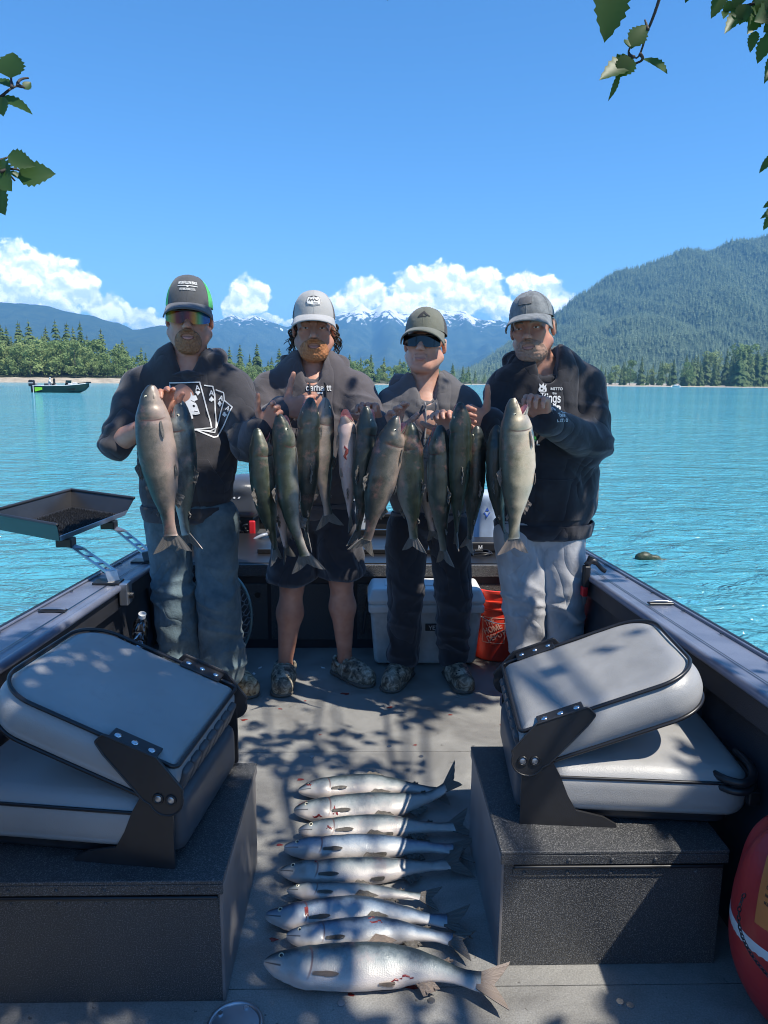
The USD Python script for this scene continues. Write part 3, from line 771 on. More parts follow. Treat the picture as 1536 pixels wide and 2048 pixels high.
# ------------------------------------------------------------------ seat boxes
def seat_box(x0, x1, y0, y1, zt, inner, label):
    """inner: the x of the side that faces the middle of the boat"""
    t = thing('seat_box', label, 'storage box', ((x0 + x1) / 2, (y0 + y1) / 2, 0))
    lo, hi = min(x0, x1), max(x0, x1)
    s = 1 if inner == lo else -1
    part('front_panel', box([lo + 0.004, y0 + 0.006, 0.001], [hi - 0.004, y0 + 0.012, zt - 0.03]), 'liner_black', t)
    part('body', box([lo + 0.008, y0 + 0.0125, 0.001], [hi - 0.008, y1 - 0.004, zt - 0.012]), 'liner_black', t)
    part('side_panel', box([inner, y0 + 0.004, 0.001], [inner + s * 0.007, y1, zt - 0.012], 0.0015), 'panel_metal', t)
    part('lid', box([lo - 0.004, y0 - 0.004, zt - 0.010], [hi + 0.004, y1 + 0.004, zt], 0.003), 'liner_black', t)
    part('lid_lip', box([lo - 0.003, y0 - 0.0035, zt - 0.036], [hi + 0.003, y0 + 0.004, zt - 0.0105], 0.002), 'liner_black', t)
    part('lid_edge', box([inner - s * 0.0045, y0, zt - 0.03], [inner - s * 0.0005, y1, zt - 0.0105], 0.001), 'panel_metal', t)
    part('hinge', tube([[lo + 0.03, y0 - 0.001, zt - 0.044], [hi - 0.01, y0 - 0.001, zt - 0.044]], 0.0048, 10), 'trim_black', t, smooth=True)
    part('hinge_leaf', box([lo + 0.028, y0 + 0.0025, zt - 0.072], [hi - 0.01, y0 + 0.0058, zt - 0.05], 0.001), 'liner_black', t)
    for k, x in enumerate(np.arange(lo + 0.055, hi - 0.03, 0.105)):
        for yy, zz in ((y0 - 0.0045, zt - 0.023), (y0 + 0.002, zt - 0.061)):
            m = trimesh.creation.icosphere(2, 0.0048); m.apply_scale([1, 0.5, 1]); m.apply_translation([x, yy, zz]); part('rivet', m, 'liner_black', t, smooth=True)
    return t
seat_box(-0.318, -0.95, 1.462, 1.965, 0.32, -0.318, 'black textured box under the left seat')
seat_box(0.332, 0.878, 1.556, 2.058, 0.32, 0.332, 'black textured box under the right seat, next to the red float')

# ------------------------------------------------------------------ folded boat seats
_n = {'tc': ('texture_coordinate', {}), 'n': ('noise_texture', dict(scale=4.0, detail=4.0)), 'r': ('rgb_ramp', dict(ramp=[(0.3, (0.265, 0.262, 0.255)), (0.7, (0.325, 0.32, 0.31))])),
      'v': ('voronoi_texture', dict(scale=420.0)), 'n2': ('noise_texture', dict(scale=7.0, detail=3.0)), 'h': ('math', dict(math_type='multiply_add', value2=9.0)), 'b': ('bump', dict(strength=0.28, distance=0.0012)),
      'sc': ('noise_texture', dict(scale=16.0, detail=6.0, roughness=0.75)), 'scr': ('map_range', dict(from_min=0.3, from_max=0.7, to_min=0.30, to_max=0.52)), 'p': ('principled_bsdf', dict(specular_ior_level=0.6))}
_l = [('tc.object', 'n.vector'), ('tc.object', 'v.vector'), ('tc.object', 'n2.vector'), ('tc.object', 'sc.vector'), ('n.fac', 'r.fac'), ('r.color', 'p.base_color'), ('n2.fac', 'h.value1'), ('v.distance', 'h.value3'), ('h.value', 'b.height'), ('b.normal', 'p.normal'), ('sc.fac', 'scr.value'), ('scr.result', 'p.roughness')]
MAT['vinyl'] = usdkit.material(stage, '/World/Looks/vinyl', _n, _l, surface='p.BSDF')
std('vinyl_dark', (0.07, 0.07, 0.075), 0.45, var=0.15, bump=0.2, bscale=300)
std('piping', (0.012, 0.012, 0.014), 0.35)
std('shell_black', (0.020, 0.020, 0.022), 0.42, var=0.25, bump=0.15, bscale=300)


def pad(hu, hw, th, r_far, r_near, rnd, dome=0.0, sag=0.0):
    """a cushion: outline in (u, w) with big round far corners, edge rounding rnd, crown dome; u from 0 to 2 hu"""
    def f(P):
        u, w, n = P[:, 0] - hu, P[:, 1], P[:, 2]
        cr = np.where(u > 0, r_far, r_near)
        qx, qy = np.abs(u) - hu + cr, np.abs(w) - hw + cr
        d2 = np.hypot(np.maximum(qx, 0), np.maximum(qy, 0)) + np.minimum(np.maximum(qx, qy), 0) - cr
        k = np.clip(1 - (u / hu) ** 2, 0, 1) * np.clip(1 - (w / hw) ** 2, 0, 1)
        nn = np.abs(n - dome * 0.5 * k) - (th / 2 + dome * 0.5 * k) + 0
        a, b = d2 + rnd, nn + rnd
        return np.hypot(np.maximum(a, 0), np.maximum(b, 0)) + np.minimum(np.maximum(a, b), 0) - rnd
    return f


def outline(hu, hw, r_far, r_near, inset, n=12, near=True):
    """closed loop of a cushion's outline, inset from its edge"""
    pts = []
    for cx, cy, r, a0 in ((1, 1, r_far, 0), (-1, 1, r_near, 90), (-1, -1, r_near, 180), (1, -1, r_far, 270)):
        for a in np.radians(np.linspace(a0, a0 + 90, n)):
            pts.append([hu + cx * (hu - r) + (r - inset) * math.cos(a), cy * (hw - r) + (r - inset) * math.sin(a)])
    return np.array(pts)


def boat_seat(A, B, sgn, z0, tilt, label, hw=0.235):
    """A, B: near and far ends of the hinge line; the seat runs outboard (sgn * x) from it"""
    ey = unit([B[0] - A[0], B[1] - A[1], 0]); ex = np.array([ey[1], -ey[0], 0.0]) * sgn
    o = np.array([(A[0] + B[0]) / 2, (A[1] + B[1]) / 2, z0])
    M = np.column_stack([ex, ey, [0, 0, 1.0]])
    t = thing('boat_seat', label, 'seat', o)
    place = lambda m: trimesh.Trimesh(np.asarray(m.vertices) @ M.T + o, m.faces if sgn > 0 else np.asarray(m.faces)[:, ::-1], process=False)
    ct, st = math.cos(tilt), math.sin(tilt)
    TB = np.array([[ct, 0, -st], [0, 1, 0], [st, 0, ct]])
    Hh = np.array([-0.015, 0, 0.138])
    def back(m):
        m = m.copy(); m.vertices = np.asarray(m.vertices) @ TB.T + Hh; return place(m)
    # bottom cushion on its black shell
    bf = nets(pad(0.265, hw + 0.005, 0.125, 0.07, 0.04, 0.045, dome=0.03), [-0.03, -0.26, -0.1], [0.58, 0.27, 0.13], 0.009)
    bf.apply_translation([0.012, 0, 0.088]); cush = part('seat_cushion', place(bf), 'vinyl', t, smooth=True)
    ol = outline(0.265, hw + 0.005, 0.07, 0.04, 0.004)
    part('piping', place(tube(np.column_stack([ol[:, 0] + 0.012, ol[:, 1], np.full(len(ol), 0.128)]), 0.0045, 8, closed=True)), 'piping', cush, smooth=True)
    sh = nets(pad(0.25, hw - 0.02, 0.05, 0.06, 0.05, 0.02), [-0.03, -0.26, -0.1], [0.55, 0.26, 0.1], 0.009)
    sh.apply_translation([0.01, 0, 0.026]); part('seat_shell', place(sh), 'shell_black', t, smooth=True)
    # side skirts of the shell rising to the hinge
    for w in (-1, 1):
        sk = trimesh.creation.extrude_polygon(Polygon([(-0.03, 0.003), (0.20, 0.003), (0.17, 0.02), (0.10, 0.035), (0.075, 0.08), (0.055, 0.13), (0.03, 0.175), (-0.03, 0.175)]).buffer(0.006), 0.008, engine='earcut')
        sk.vertices = sk.vertices[:, [0, 2, 1]] * [1, 1, 1]; sk.faces = sk.faces[:, ::-1]
        sk.apply_translation([0, w * (hw + 0.002) - 0.004, 0]); part('side_skirt', place(sk), 'shell_black', t)
    bk = nets(pad(0.06, hw - 0.03, 0.14, 0.03, 0.03, 0.03), [-0.05, -0.26, -0.1], [0.16, 0.26, 0.1], 0.01)
    bk.apply_translation([-0.045, 0, 0.075]); part('rear_bolster', place(bk), 'vinyl_dark', t, smooth=True)
    # folded backrest
    TH = 0.122
    bp = nets(pad(0.245, hw, TH, 0.115, 0.03, 0.055, dome=-0.0), [-0.03, -0.27, -0.12], [0.52, 0.28, 0.12], 0.008)
    v = bp.vertices.copy()      # belly out on the under side, slight hollows on top
    under = np.clip(-v[:, 2] / (TH / 2), 0, 1); e = np.clip(1 - ((v[:, 0] - 0.235) / 0.24) ** 2, 0, 1) * np.clip(1 - (v[:, 1] / 0.24) ** 2, 0, 1)
    v[:, 2] -= under * e * 0.03
    v[:, 2] += np.clip(v[:, 2] / (TH / 2), 0, 1) * (meshkit.fbm(v * [9, 9, 0] + 4.0 * sgn, 3, 3) - 0.5) * 0.007
    bp.vertices = v; bp.apply_translation([0, 0, TH / 2 - 0.012])
    bpath = part('backrest', back(bp), 'vinyl', t, smooth=True)
    zt = TH - 0.012
    for inset, z in ((0.012, zt - 0.007), (0.010, 0.004)):
        ol = outline(0.245, hw, 0.115, 0.03, inset, 14)
        part('piping', back(tube(np.column_stack([ol, np.full(len(ol), z)]), 0.0052, 8, closed=True)), 'piping', bpath, smooth=True)
    # pleated face at the low end of the folded back
    for k in range(7):
        w0 = -hw + 0.045 + k * (2 * hw - 0.09) / 7
        pl_ = box([-0.012, w0 + 0.002, 0.012], [0.012, w0 + (2 * hw - 0.09) / 7 - 0.002, zt - 0.03], 0.0105)
        part('pleat', back(pl_), 'vinyl_dark', bpath, smooth=40)
    # hinge arms: folded plate with three bolts on the back, round boss with two holes below
    for w in (-1, 1):
        ws = w * (hw + 0.006)
        arm = Polygon([(-0.022, 0.03), (-0.015, 0.07), (0.06, zt + 0.003), (0.185, zt + 0.003), (0.192, zt - 0.012), (0.17, zt - 0.028), (0.05, 0.018), (0.01, 0.012)]).buffer(0.008)
        boss = Polygon([(0.032 * math.cos(a) + 0.006, 0.032 * math.sin(a) + 0.036) for a in np.linspace(0, 6.283, 28)[:-1]]).buffer(0.008)
        pl2 = trimesh.creation.extrude_polygon(arm.union(boss), 0.006, engine='earcut')
        pl2.vertices = pl2.vertices[:, [0, 2, 1]]; pl2.faces = pl2.faces[:, ::-1]; pl2.apply_translation([0, ws - 0.003, 0])
        ap = part('hinge_arm', back(pl2), 'shell_black', t)
        flange = box([0.062, min(ws, ws - w * 0.05), zt - 0.001], [0.182, max(ws, ws - w * 0.05), zt + 0.005], 0.0024)
        part('hinge_flange', back(flange), 'shell_black', ap)
        for k in range(3):
            for rr, zz, mm in ((0.0085, 0.0055, 'steel'), (0.0045, 0.0085, 'steel')):
                m = trimesh.creation.icosphere(2, rr); m.apply_scale([1, 1, 0.5]); m.apply_translation([0.080 + 0.042 * k, ws - w * 0.024, zt + zz - 0.0005])
                if rr > 0.005: part('bolt', back(m), mm, ap, smooth=True)
        for bx, bz in ((-0.006, 0.040), (0.022, 0.030)):
            m = trimesh.creation.torus(0.0105, 0.0028, 24, 8); m.apply_transform(trimesh.transformations.rotation_matrix(np.pi / 2, [1, 0, 0])); m.apply_translation([bx, ws + w * 0.004, bz]); part('pivot_ring', back(m), 'trim_black', ap, smooth=True)
            m = trimesh.creation.icosphere(2, 0.0085); m.apply_scale([1, 0.35, 1]); m.apply_translation([bx, ws + w * 0.004, bz]); part('pivot_pin', back(m), 'brushed', ap, smooth=True)
        part('arm_rim', back(tube(np.column_stack([np.array(arm.union(boss).exterior.coords)[::1, 0], np.full(len(arm.union(boss).exterior.coords), ws + w * 0.003), np.array(arm.union(boss).exterior.coords)[::1, 1]])[:-1], 0.0024, 6, closed=True)), 'shell_black', ap, smooth=True)
    return t
boat_seat(at_z(316, 1622, 0.46), at_z(450, 1434, 0.46), -1, 0.322, math.radians(22), 'grey vinyl seat folded shut on the left box, in blue shade')
boat_seat(at_z(1078, 1566, 0.46), at_z(1024, 1374, 0.46), 1, 0.322, math.radians(22), 'grey vinyl seat folded shut on the right box, sunlit with leaf shadows')
# ------------------------------------------------------------------ salmon
def fish_mat(name, ramp, rough=0.36, metal=0.16, pink=0.25, speck=1.0, pinkc=(0.62, 0.26, 0.22), bscale=1.0):
    n = {'tc': ('texture_coordinate', {}), 'uv': ('separate_xyz', {}), 'oi': ('object_info', {}),
         'ob': ('vector_math', dict(math_type='add')),
         'n': ('noise_texture', dict(scale=17.0, detail=7.0, roughness=0.72)), 'w': ('math', dict(math_type='multiply_add', value2=0.42, value3=-0.21)), 'vv': ('math', dict(math_type='add')),
         'r': ('rgb_ramp', dict(ramp=ramp)),
         'pn': ('noise_texture', dict(scale=13.0, detail=4.0, roughness=0.7)), 'pr': ('map_range', dict(from_min=0.55, from_max=0.78, to_min=0.0, to_max=pink, clamp=True)), 'pm': ('mix_color', dict(b=pinkc)),
         'sn': ('voronoi_texture', dict(scale=150.0)), 'sr': ('map_range', dict(from_min=0.10, from_max=0.26, to_min=1.0, to_max=0.0, clamp=True)), 'sv': ('map_range', dict(from_min=0.22, from_max=0.46, to_min=speck, to_max=0.0, clamp=True)),
         'sm': ('math', dict(math_type='multiply')), 's2': ('mix_color', dict(b=(0.012, 0.016, 0.016))),
         'gl': ('math', dict(math_type='multiply_add', value2=-0.055, value3=0.225)), 'gs': ('math', dict(math_type='sine')), 'gv': ('math', dict(math_type='multiply', value2=3.14159)),
         'gd': ('math', dict(math_type='subtract')), 'ga': ('math', dict(math_type='absolute')), 'gm': ('map_range', dict(from_min=0.002, from_max=0.007, to_min=0.75, to_max=0.0, clamp=True)), 'g2': ('mix_color', dict(b=(0.10, 0.035, 0.03))),
         'gk': ('map_range', dict(from_min=0.55, from_max=0.9, clamp=True)), 'gz': ('math', dict(math_type='multiply')),
         'md': ('math', dict(math_type='multiply_add', value2=0.25, value3=0.585)), 'me': ('math', dict(math_type='subtract')), 'mf': ('math', dict(math_type='absolute')), 'mg': ('map_range', dict(from_min=0.008, from_max=0.03, to_min=0.8, to_max=0.0, clamp=True)),
         'mh': ('math', dict(math_type='less_than', value2=0.085)), 'mi': ('math', dict(math_type='multiply')), 'm3': ('mix_color', dict(b=(0.02, 0.018, 0.018))),
         'ms': ('mapping', dict(scale=(120.0, 44.0, 1.0))), 'sc': ('voronoi_texture', dict(scale=1.0, dimensions='2D', randomness=0.8)), 'hd': ('map_range', dict(from_min=0.21, from_max=0.25, clamp=True)), 'sh': ('math', dict(math_type='multiply')),
         'b': ('bump', dict(strength=0.4, distance=0.001 * bscale)), 'rr': ('map_range', dict(from_min=0.3, from_max=0.7, to_min=rough * 0.75, to_max=rough * 1.35)),
         'p': ('principled_bsdf', dict(metallic=metal, specular_ior_level=0.6, coat_weight=0.18, coat_roughness=0.15))}
    l = [('tc.UV', 'uv.vector'), ('tc.object', 'ob.vector1'), ('oi.location', 'ob.vector2'), ('ob.vector', 'n.vector'), ('n.fac', 'w.value1'), ('uv.y', 'vv.value1'), ('w.value', 'vv.value2'), ('vv.value', 'r.fac'),
         ('ob.vector', 'pn.vector'), ('pn.fac', 'pr.value'), ('pr.result', 'pm.fac'), ('r.color', 'pm.a'),
         ('ob.vector', 'sn.vector'), ('sn.distance', 'sr.value'), ('uv.y', 'sv.value'), ('sr.result', 'sm.value1'), ('sv.result', 'sm.value2'), ('sm.value', 's2.fac'), ('pm.result', 's2.a'),
         ('uv.y', 'gv.value1'), ('gv.value', 'gs.value1'), ('gs.value', 'gl.value1'), ('uv.x', 'gd.value1'), ('gl.value', 'gd.value2'), ('gd.value', 'ga.value1'), ('ga.value', 'gm.value'), ('gs.value', 'gk.value'), ('gm.result', 'gz.value1'), ('gk.result', 'gz.value2'), ('gz.value', 'g2.fac'), ('s2.result', 'g2.a'),
         ('uv.x', 'md.value1'), ('uv.y', 'me.value1'), ('md.value', 'me.value2'), ('me.value', 'mf.value1'), ('mf.value', 'mg.value'), ('uv.x', 'mh.value1'), ('mg.result', 'mi.value1'), ('mh.value', 'mi.value2'), ('mi.value', 'm3.fac'), ('g2.result', 'm3.a'), ('m3.result', 'p.base_color'),
         ('tc.UV', 'ms.vector'), ('ms.vector', 'sc.vector'), ('uv.x', 'hd.value'), ('sc.distance', 'sh.value1'), ('hd.result', 'sh.value2'), ('sh.value', 'b.height'), ('b.normal', 'p.normal'), ('n.fac', 'rr.value'), ('rr.result', 'p.roughness')]
    n['gl'] = ('math', dict(math_type='multiply_add', value2=0.05, value3=0.175))
    MAT[name] = usdkit.material(stage, f'/World/Looks/{name}', n, l, surface='p.BSDF')


fish_mat('salmon_silver', [(0.0, (0.025, 0.040, 0.045)), (0.30, (0.04, 0.055, 0.06)), (0.40, (0.13, 0.16, 0.17)), (0.50, (0.27, 0.295, 0.29)), (0.64, (0.37, 0.355, 0.33)), (0.8, (0.50, 0.45, 0.41)), (1.0, (0.58, 0.51, 0.46))], pink=0.22)
fish_mat('salmon_blue', [(0.0, (0.014, 0.024, 0.034)), (0.30, (0.035, 0.055, 0.085)), (0.40, (0.10, 0.15, 0.22)), (0.52, (0.25, 0.30, 0.35)), (0.70, (0.43, 0.42, 0.40)), (1.0, (0.62, 0.56, 0.52))], pink=0.15, speck=1.0)
fish_mat('salmon_olive', [(0.0, (0.012, 0.017, 0.011)), (0.28, (0.022, 0.030, 0.018)), (0.42, (0.055, 0.065, 0.038)), (0.54, (0.145, 0.15, 0.12)), (0.70, (0.28, 0.265, 0.225)), (1.0, (0.43, 0.37, 0.325))], pink=0.3, metal=0.2)
fish_mat('salmon_rosy', [(0.0, (0.016, 0.018, 0.016)), (0.30, (0.028, 0.031, 0.026)), (0.43, (0.07, 0.068, 0.056)), (0.53, (0.17, 0.14, 0.11)), (0.66, (0.31, 0.235, 0.185)), (1.0, (0.44, 0.33, 0.27))], pink=0.3, metal=0.1)
fish_mat('salmon_dark', [(0.0, (0.010, 0.014, 0.012)), (0.25, (0.022, 0.030, 0.024)), (0.42, (0.07, 0.08, 0.06)), (0.62, (0.22, 0.20, 0.16)), (1.0, (0.42, 0.35, 0.30))], pink=0.25, metal=0.1)
fish_mat('salmon_bright', [(0.0, (0.04, 0.042, 0.032)), (0.24, (0.09, 0.09, 0.06)), (0.36, (0.24, 0.21, 0.14)), (0.48, (0.44, 0.37, 0.255)), (0.75, (0.60, 0.49, 0.36)), (1.0, (0.66, 0.54, 0.42))], pink=0.3, speck=0.4, metal=0.15)
fish_mat('salmon_belly', [(0.0, (0.03, 0.03, 0.025)), (0.3, (0.10, 0.09, 0.07)), (0.55, (0.30, 0.24, 0.20)), (0.8, (0.42, 0.31, 0.27)), (1.0, (0.47, 0.34, 0.30))], pink=0.6, speck=0.3, metal=0.05, pinkc=(0.30, 0.07, 0.06))
std('fish_mouth', (0.60, 0.20, 0.17), 0.35, col2=(0.72, 0.36, 0.31), vscale=60)
std('fish_blood', (0.12, 0.010, 0.009), 0.25, col2=(0.26, 0.05, 0.04), vscale=70)
std('fish_eye', (0.62, 0.58, 0.42), 0.15, var=0.1)
std('fish_pupil', (0.004, 0.004, 0.004), 0.06)
_n = {'tc': ('texture_coordinate', {}), 'w': ('wave_texture', dict(wave_type='bands', bands_direction='y', scale=14.0, distortion=0.6)), 'uv': ('separate_xyz', {}),
      'r': ('rgb_ramp', dict(ramp=[(0.2, (0.08, 0.075, 0.068)), (0.8, (0.27, 0.245, 0.215))])), 'b': ('bump', dict(strength=0.6, distance=0.001)), 'p': ('principled_bsdf', dict(roughness=0.35, specular_ior_level=0.5)),
      't': ('translucent_bsdf', {}), 'm': ('mix_closure', dict(fac=0.25))}
_l = [('tc.UV', 'w.vector'), ('w.fac', 'r.fac'), ('r.color', 'p.base_color'), ('w.fac', 'b.height'), ('b.normal', 'p.normal'), ('r.color', 't.color'), ('p.BSDF', 'm.closure1'), ('t.BSDF', 'm.closure2')]
MAT['fish_fin'] = usdkit.material(stage, '/World/Looks/fish_fin', _n, _l, surface='m.closure')
_n = dict(_n); _n['r'] = ('rgb_ramp', dict(ramp=[(0.2, (0.20, 0.165, 0.135)), (0.8, (0.40, 0.32, 0.27))]))
MAT['fish_fin_pale'] = usdkit.material(stage, '/World/Looks/fish_fin_pale', _n, _l, surface='m.closure')

_T = [0, .012, .03, .06, .10, .15, .20, .28, .38, .48, .58, .68, .76, .83, .89, .93, .965, 1.0]
_HD = [.012, .026, .036, .048, .058, .068, .075, .081, .084, .085, .080, .067, .053, .042, .036, .035, .038, .042]
_HV = [.012, .025, .037, .053, .069, .083, .091, .097, .101, .101, .095, .074, .053, .038, .032, .032, .035, .039]
_W = [.010, .020, .027, .036, .045, .052, .056, .058, .060, .060, .056, .046, .035, .026, .018, .014, .010, .006]


def make_fish(label, group, spine, dorsal, height, mat, mouth=0.0, seed=0, fin='fish_fin', tail_up=None, blood=(), thick=1.0, tail_open=1.0, dorsal_end=None):
    """spine: points from the snout to the root of the tail; dorsal: direction of the back; height: depth of the body in metres"""
    g = nrng(seed + 500)
    C = smooth_path(spine, 72)
    s = np.r_[0, np.cumsum(np.linalg.norm(np.diff(C, axis=0), axis=1))]; L = s[-1]; tt = s / L
    ts = np.r_[np.linspace(0, 0.25, 26) ** 1.0, np.linspace(0.265, 1, 40)]
    C = np.stack([np.interp(ts, tt, C[:, k]) for k in range(3)], 1)
    T = np.gradient(C, ts, axis=0); T /= np.linalg.norm(T, axis=1, keepdims=True)
    d0 = unit(dorsal); d1 = unit(dorsal_end) if dorsal_end is not None else d0
    Dn = d0 + (d1 - d0) * ts[:, None]; Dn = Dn - T * (Dn * T).sum(1)[:, None]; Dn /= np.linalg.norm(Dn, axis=1, keepdims=True)
    Sd = np.cross(T, Dn)
    k = height / (0.193 * L)
    hd, hv, w = (np.interp(ts, _T, a) * L for a in (_HD, _HV, _W))
    kh = 1 + (k - 1) * np.clip(ts / 0.22, 0.55, 1) * np.clip((1.15 - ts) / 0.4, 0, 1)
    hd, hv, w = hd * kh, hv * kh, w * thick * (1 + 0.35 * (kh - 1))
    w = w * (1 + 0.10 * np.exp(-((ts - 0.165) / 0.035) ** 2) - 0.06 * np.exp(-((ts - 0.225) / 0.012) ** 2))
    base = C[len(C) // 2]
    t = thing('salmon', label, 'fish', base, group)
    n = 28
    def ring(i, a, D=None, c=None):
        D = Dn[i] if D is None else D; c = C[i] if c is None else c
        ca, sa = np.cos(a), np.sin(a)
        r = np.where(ca > 0, hd[i], hv[i])
        return c + np.outer(r * np.sign(ca) * np.abs(ca) ** 0.92, D) + np.outer(w[i] * np.sign(sa) * np.abs(sa) ** 0.9, Sd[i])
    i0 = int(np.searchsorted(ts, 0.115)) if mouth > 0 else 0
    a = np.linspace(0, 2 * np.pi, n + 1)
    P = np.stack([ring(i, a) for i in range(len(ts))])
    vrow = 1 - np.abs(1 - a / np.pi)
    uv = np.stack([np.repeat(ts[:, None], n + 1, 1), np.repeat(vrow[None], len(ts), 0)], -1).reshape(-1, 2)
    f = grid_faces(*P.shape[:2]); v = P.reshape(-1, 3)
    if mouth > 0:       # the under half of the snout is cut away: the lower jaw hangs there, opened
        fi, fa = f // (n + 1), vrow[f % (n + 1)]
        f = f[~((fi.max(1) <= i0) & (fa.min(1) >= 0.535))]
    c0, c1 = len(v), len(v) + 1
    v = np.vstack([v, C[0], C[-1]]); uv = np.vstack([uv, [0, 0.5], [1, 0.5]])
    m_ = (P.shape[0] - 1) * (n + 1)
    f = np.vstack([f] + [[[c0, q + 1, q], [c1, m_ + q, m_ + q + 1]] for q in range(n)])
    verts, faces, uvs = [v], [f], [uv]
    inner = []
    if mouth > 0:
        edge = [k for k in range(n + 1) if abs(vrow[k] - 0.5) < 0.045]
        ka, kb = int(np.argmin(np.abs(a - np.pi * 0.535))), int(np.argmin(np.abs(a - np.pi * 1.465)))
        L0, L1 = P[:i0 + 1, ka], P[:i0 + 1, kb]
        roof = np.stack([L0, L0 * 0.7 + L1 * 0.3 + Dn[:i0 + 1] * (0.35 * hd[:i0 + 1, None]), L0 * 0.3 + L1 * 0.7 + Dn[:i0 + 1] * (0.35 * hd[:i0 + 1, None]), L1], 1)
        inner.append(sheet(roof, thick=0.0012))
        piv = (P[i0, ka] + P[i0, kb]) / 2
        R = trimesh.transformations.rotation_matrix(min(mouth * 1.05, 0.95), Sd[i0])[:3, :3]
        aa = np.linspace(np.pi * 0.535, np.pi * 1.465, 15)
        Q = np.stack([ring(i, aa) for i in range(0, i0 + 1)] + [C[i0 + 2] + (ring(i0 + 2, aa) - C[i0 + 2]) * 0.90])
        Q = (Q - piv) @ R.T + piv
        verts.append(Q.reshape(-1, 3)); faces.append(grid_faces(*Q.shape[:2]) + len(v))
        uvs.append(np.stack([np.repeat(np.r_[ts[:i0 + 1], ts[i0 + 2]][:, None], 15, 1), np.repeat((1 - np.abs(1 - aa / np.pi))[None], i0 + 2, 0)], -1).reshape(-1, 2))
        Q = Q[:i0 + 1]; dn = R @ Dn[i0]
        floor_ = np.stack([Q[:, 0], Q[:, 0] * 0.7 + Q[:, -1] * 0.3 - dn * (0.4 * hv[:i0 + 1, None]), Q[:, 0] * 0.3 + Q[:, -1] * 0.7 - dn * (0.4 * hv[:i0 + 1, None]), Q[:, -1]], 1)
        inner.append(sheet(floor_, thick=0.0012))
    fv, ff = np.vstack(verts), np.vstack(faces)
    m = trimesh.Trimesh(fv, ff, process=False)
    ctr = np.array([C[np.argmin(((C - q) ** 2).sum(1))] for q in m.triangles_center[::37]])
    if ((m.face_normals[::37] * (m.triangles_center[::37] - ctr)).sum(1)).mean() < 0: m.invert()
    m.vertices = m.vertices + m.vertex_normals * (0.006 * (meshkit.fbm((m.vertices - base) * 26 + seed, 3, seed) - 0.5))[:, None]
    bp = part('body', m, mat, t, smooth=True, uv=np.vstack(uvs))
    if mouth > 0:
        part('mouth', inner + [trimesh.Trimesh(np.vstack([ring(i0, a[:-1]) * 0.94 + C[i0] * 0.06 + T[i0] * 0.003, C[i0] + T[i0] * 0.012]), np.array([[n, (q + 1) % n, q] for q in range(n)]), process=False)], 'fish_mouth', t, smooth=True)
    # eyes
    ie = int(np.searchsorted(ts, 0.078)) if mouth == 0 else int(np.searchsorted(ts, 0.105))
    for sg in (1, -1):
        c = C[ie] + Dn[ie] * hd[ie] * 0.34 + Sd[ie] * sg * w[ie] * 0.80
        e = trimesh.creation.icosphere(2, 0.0155 * L); q = np.array([Sd[ie] * sg * 0.55, Dn[ie], T[ie]])
        e.vertices = e.vertices @ q + c
        if np.linalg.det(q) < 0: e.invert()
        ep = part('eye', e, 'fish_eye', t, smooth=True)
        e = trimesh.creation.icosphere(2, 0.0082 * L); e.vertices = e.vertices @ q + c + Sd[ie] * sg * 0.0056 * L
        if np.linalg.det(q) < 0: e.invert()
        part('pupil', e, 'fish_pupil', ep, smooth=True)
    # fins
    def at(tq): return int(np.clip(np.searchsorted(ts, tq), 1, len(ts) - 2))
    def finsheet(name, P):
        m = sheet(P, thick=0.0016); nu, nv = P.shape[:2]
        uv = np.stack(np.meshgrid(np.linspace(0, 1, nu), np.linspace(0, 1, nv), indexing='ij'), -1).reshape(-1, 2)[:, ::-1]
        part(name, m, fin, t, smooth=False, uv=np.vstack([uv, uv])[:, ::-1])
    def median(name, t1, t2, h, sgn, sweep):
        P = np.zeros((9, 6, 3))
        for i, q in enumerate(np.linspace(t1, t2, 9)):
            j = at(q); root = C[j] + Dn[j] * sgn * (hd[j] if sgn > 0 else hv[j]) * 0.93
            x = (q - t1) / (t2 - t1); hh = h * L * (1 - 0.62 * x) * min(1, 0.25 + 3 * x)
            for r in range(6):
                P[i, r] = root + Dn[j] * sgn * hh * r / 5 + T[j] * sweep * L * r / 5 + Sd[j] * 0.003 * math.sin(i * 2.2 + r)
        finsheet(name, P)
    median('dorsal_fin', 0.44, 0.56, 0.055, 1, 0.045)
    median('anal_fin', 0.69, 0.78, 0.06, -1, 0.035)
    median('adipose_fin', 0.80, 0.83, 0.022, 1, 0.03)
    for name, tq, ln, wd, ang, open_ in (('pectoral_fin', 0.225, 0.11, 0.027, 0.66, 0.16), ('pelvic_fin', 0.52, 0.085, 0.03, 0.82, 0.16)):
        for sg in (1, -1):
            j = at(tq); aa = math.pi * ang * sg
            root = ring(j, np.array([aa]))[0] * 0.985 + C[j] * 0.015
            outv = unit(root - C[j]); P = np.zeros((8, 6, 3))
            for i in range(8):
                x = i / 7; jj = at(tq + x * ln * 0.92)
                cc = ring(jj, np.array([aa]))[0] + unit(ring(jj, np.array([aa]))[0] - C[jj]) * (0.003 + open_ * ln * L * x * 0.35)
                ww = wd * L * (0.45 + 0.9 * x) * (1 - x ** 4 * 0.7)
                tang = unit(np.cross(T[jj], outv))
                for r in range(6): P[i, r] = cc + tang * ww * (r / 5 - 0.5) + T[jj] * ln * L * 0.12 * (0.5 - abs(r / 5 - 0.4)) * x
            finsheet(name, P)
    # forked tail
    nu, nv = 21, 9
    P = np.zeros((nu, nv, 3)); e, dT = C[-1] - T[-1] * 0.02 * L, T[-1]
    up = unit(tail_up) if tail_up is not None else Dn[-1]; up = unit(up - dT * (up @ dT)); sd = np.cross(dT, up)
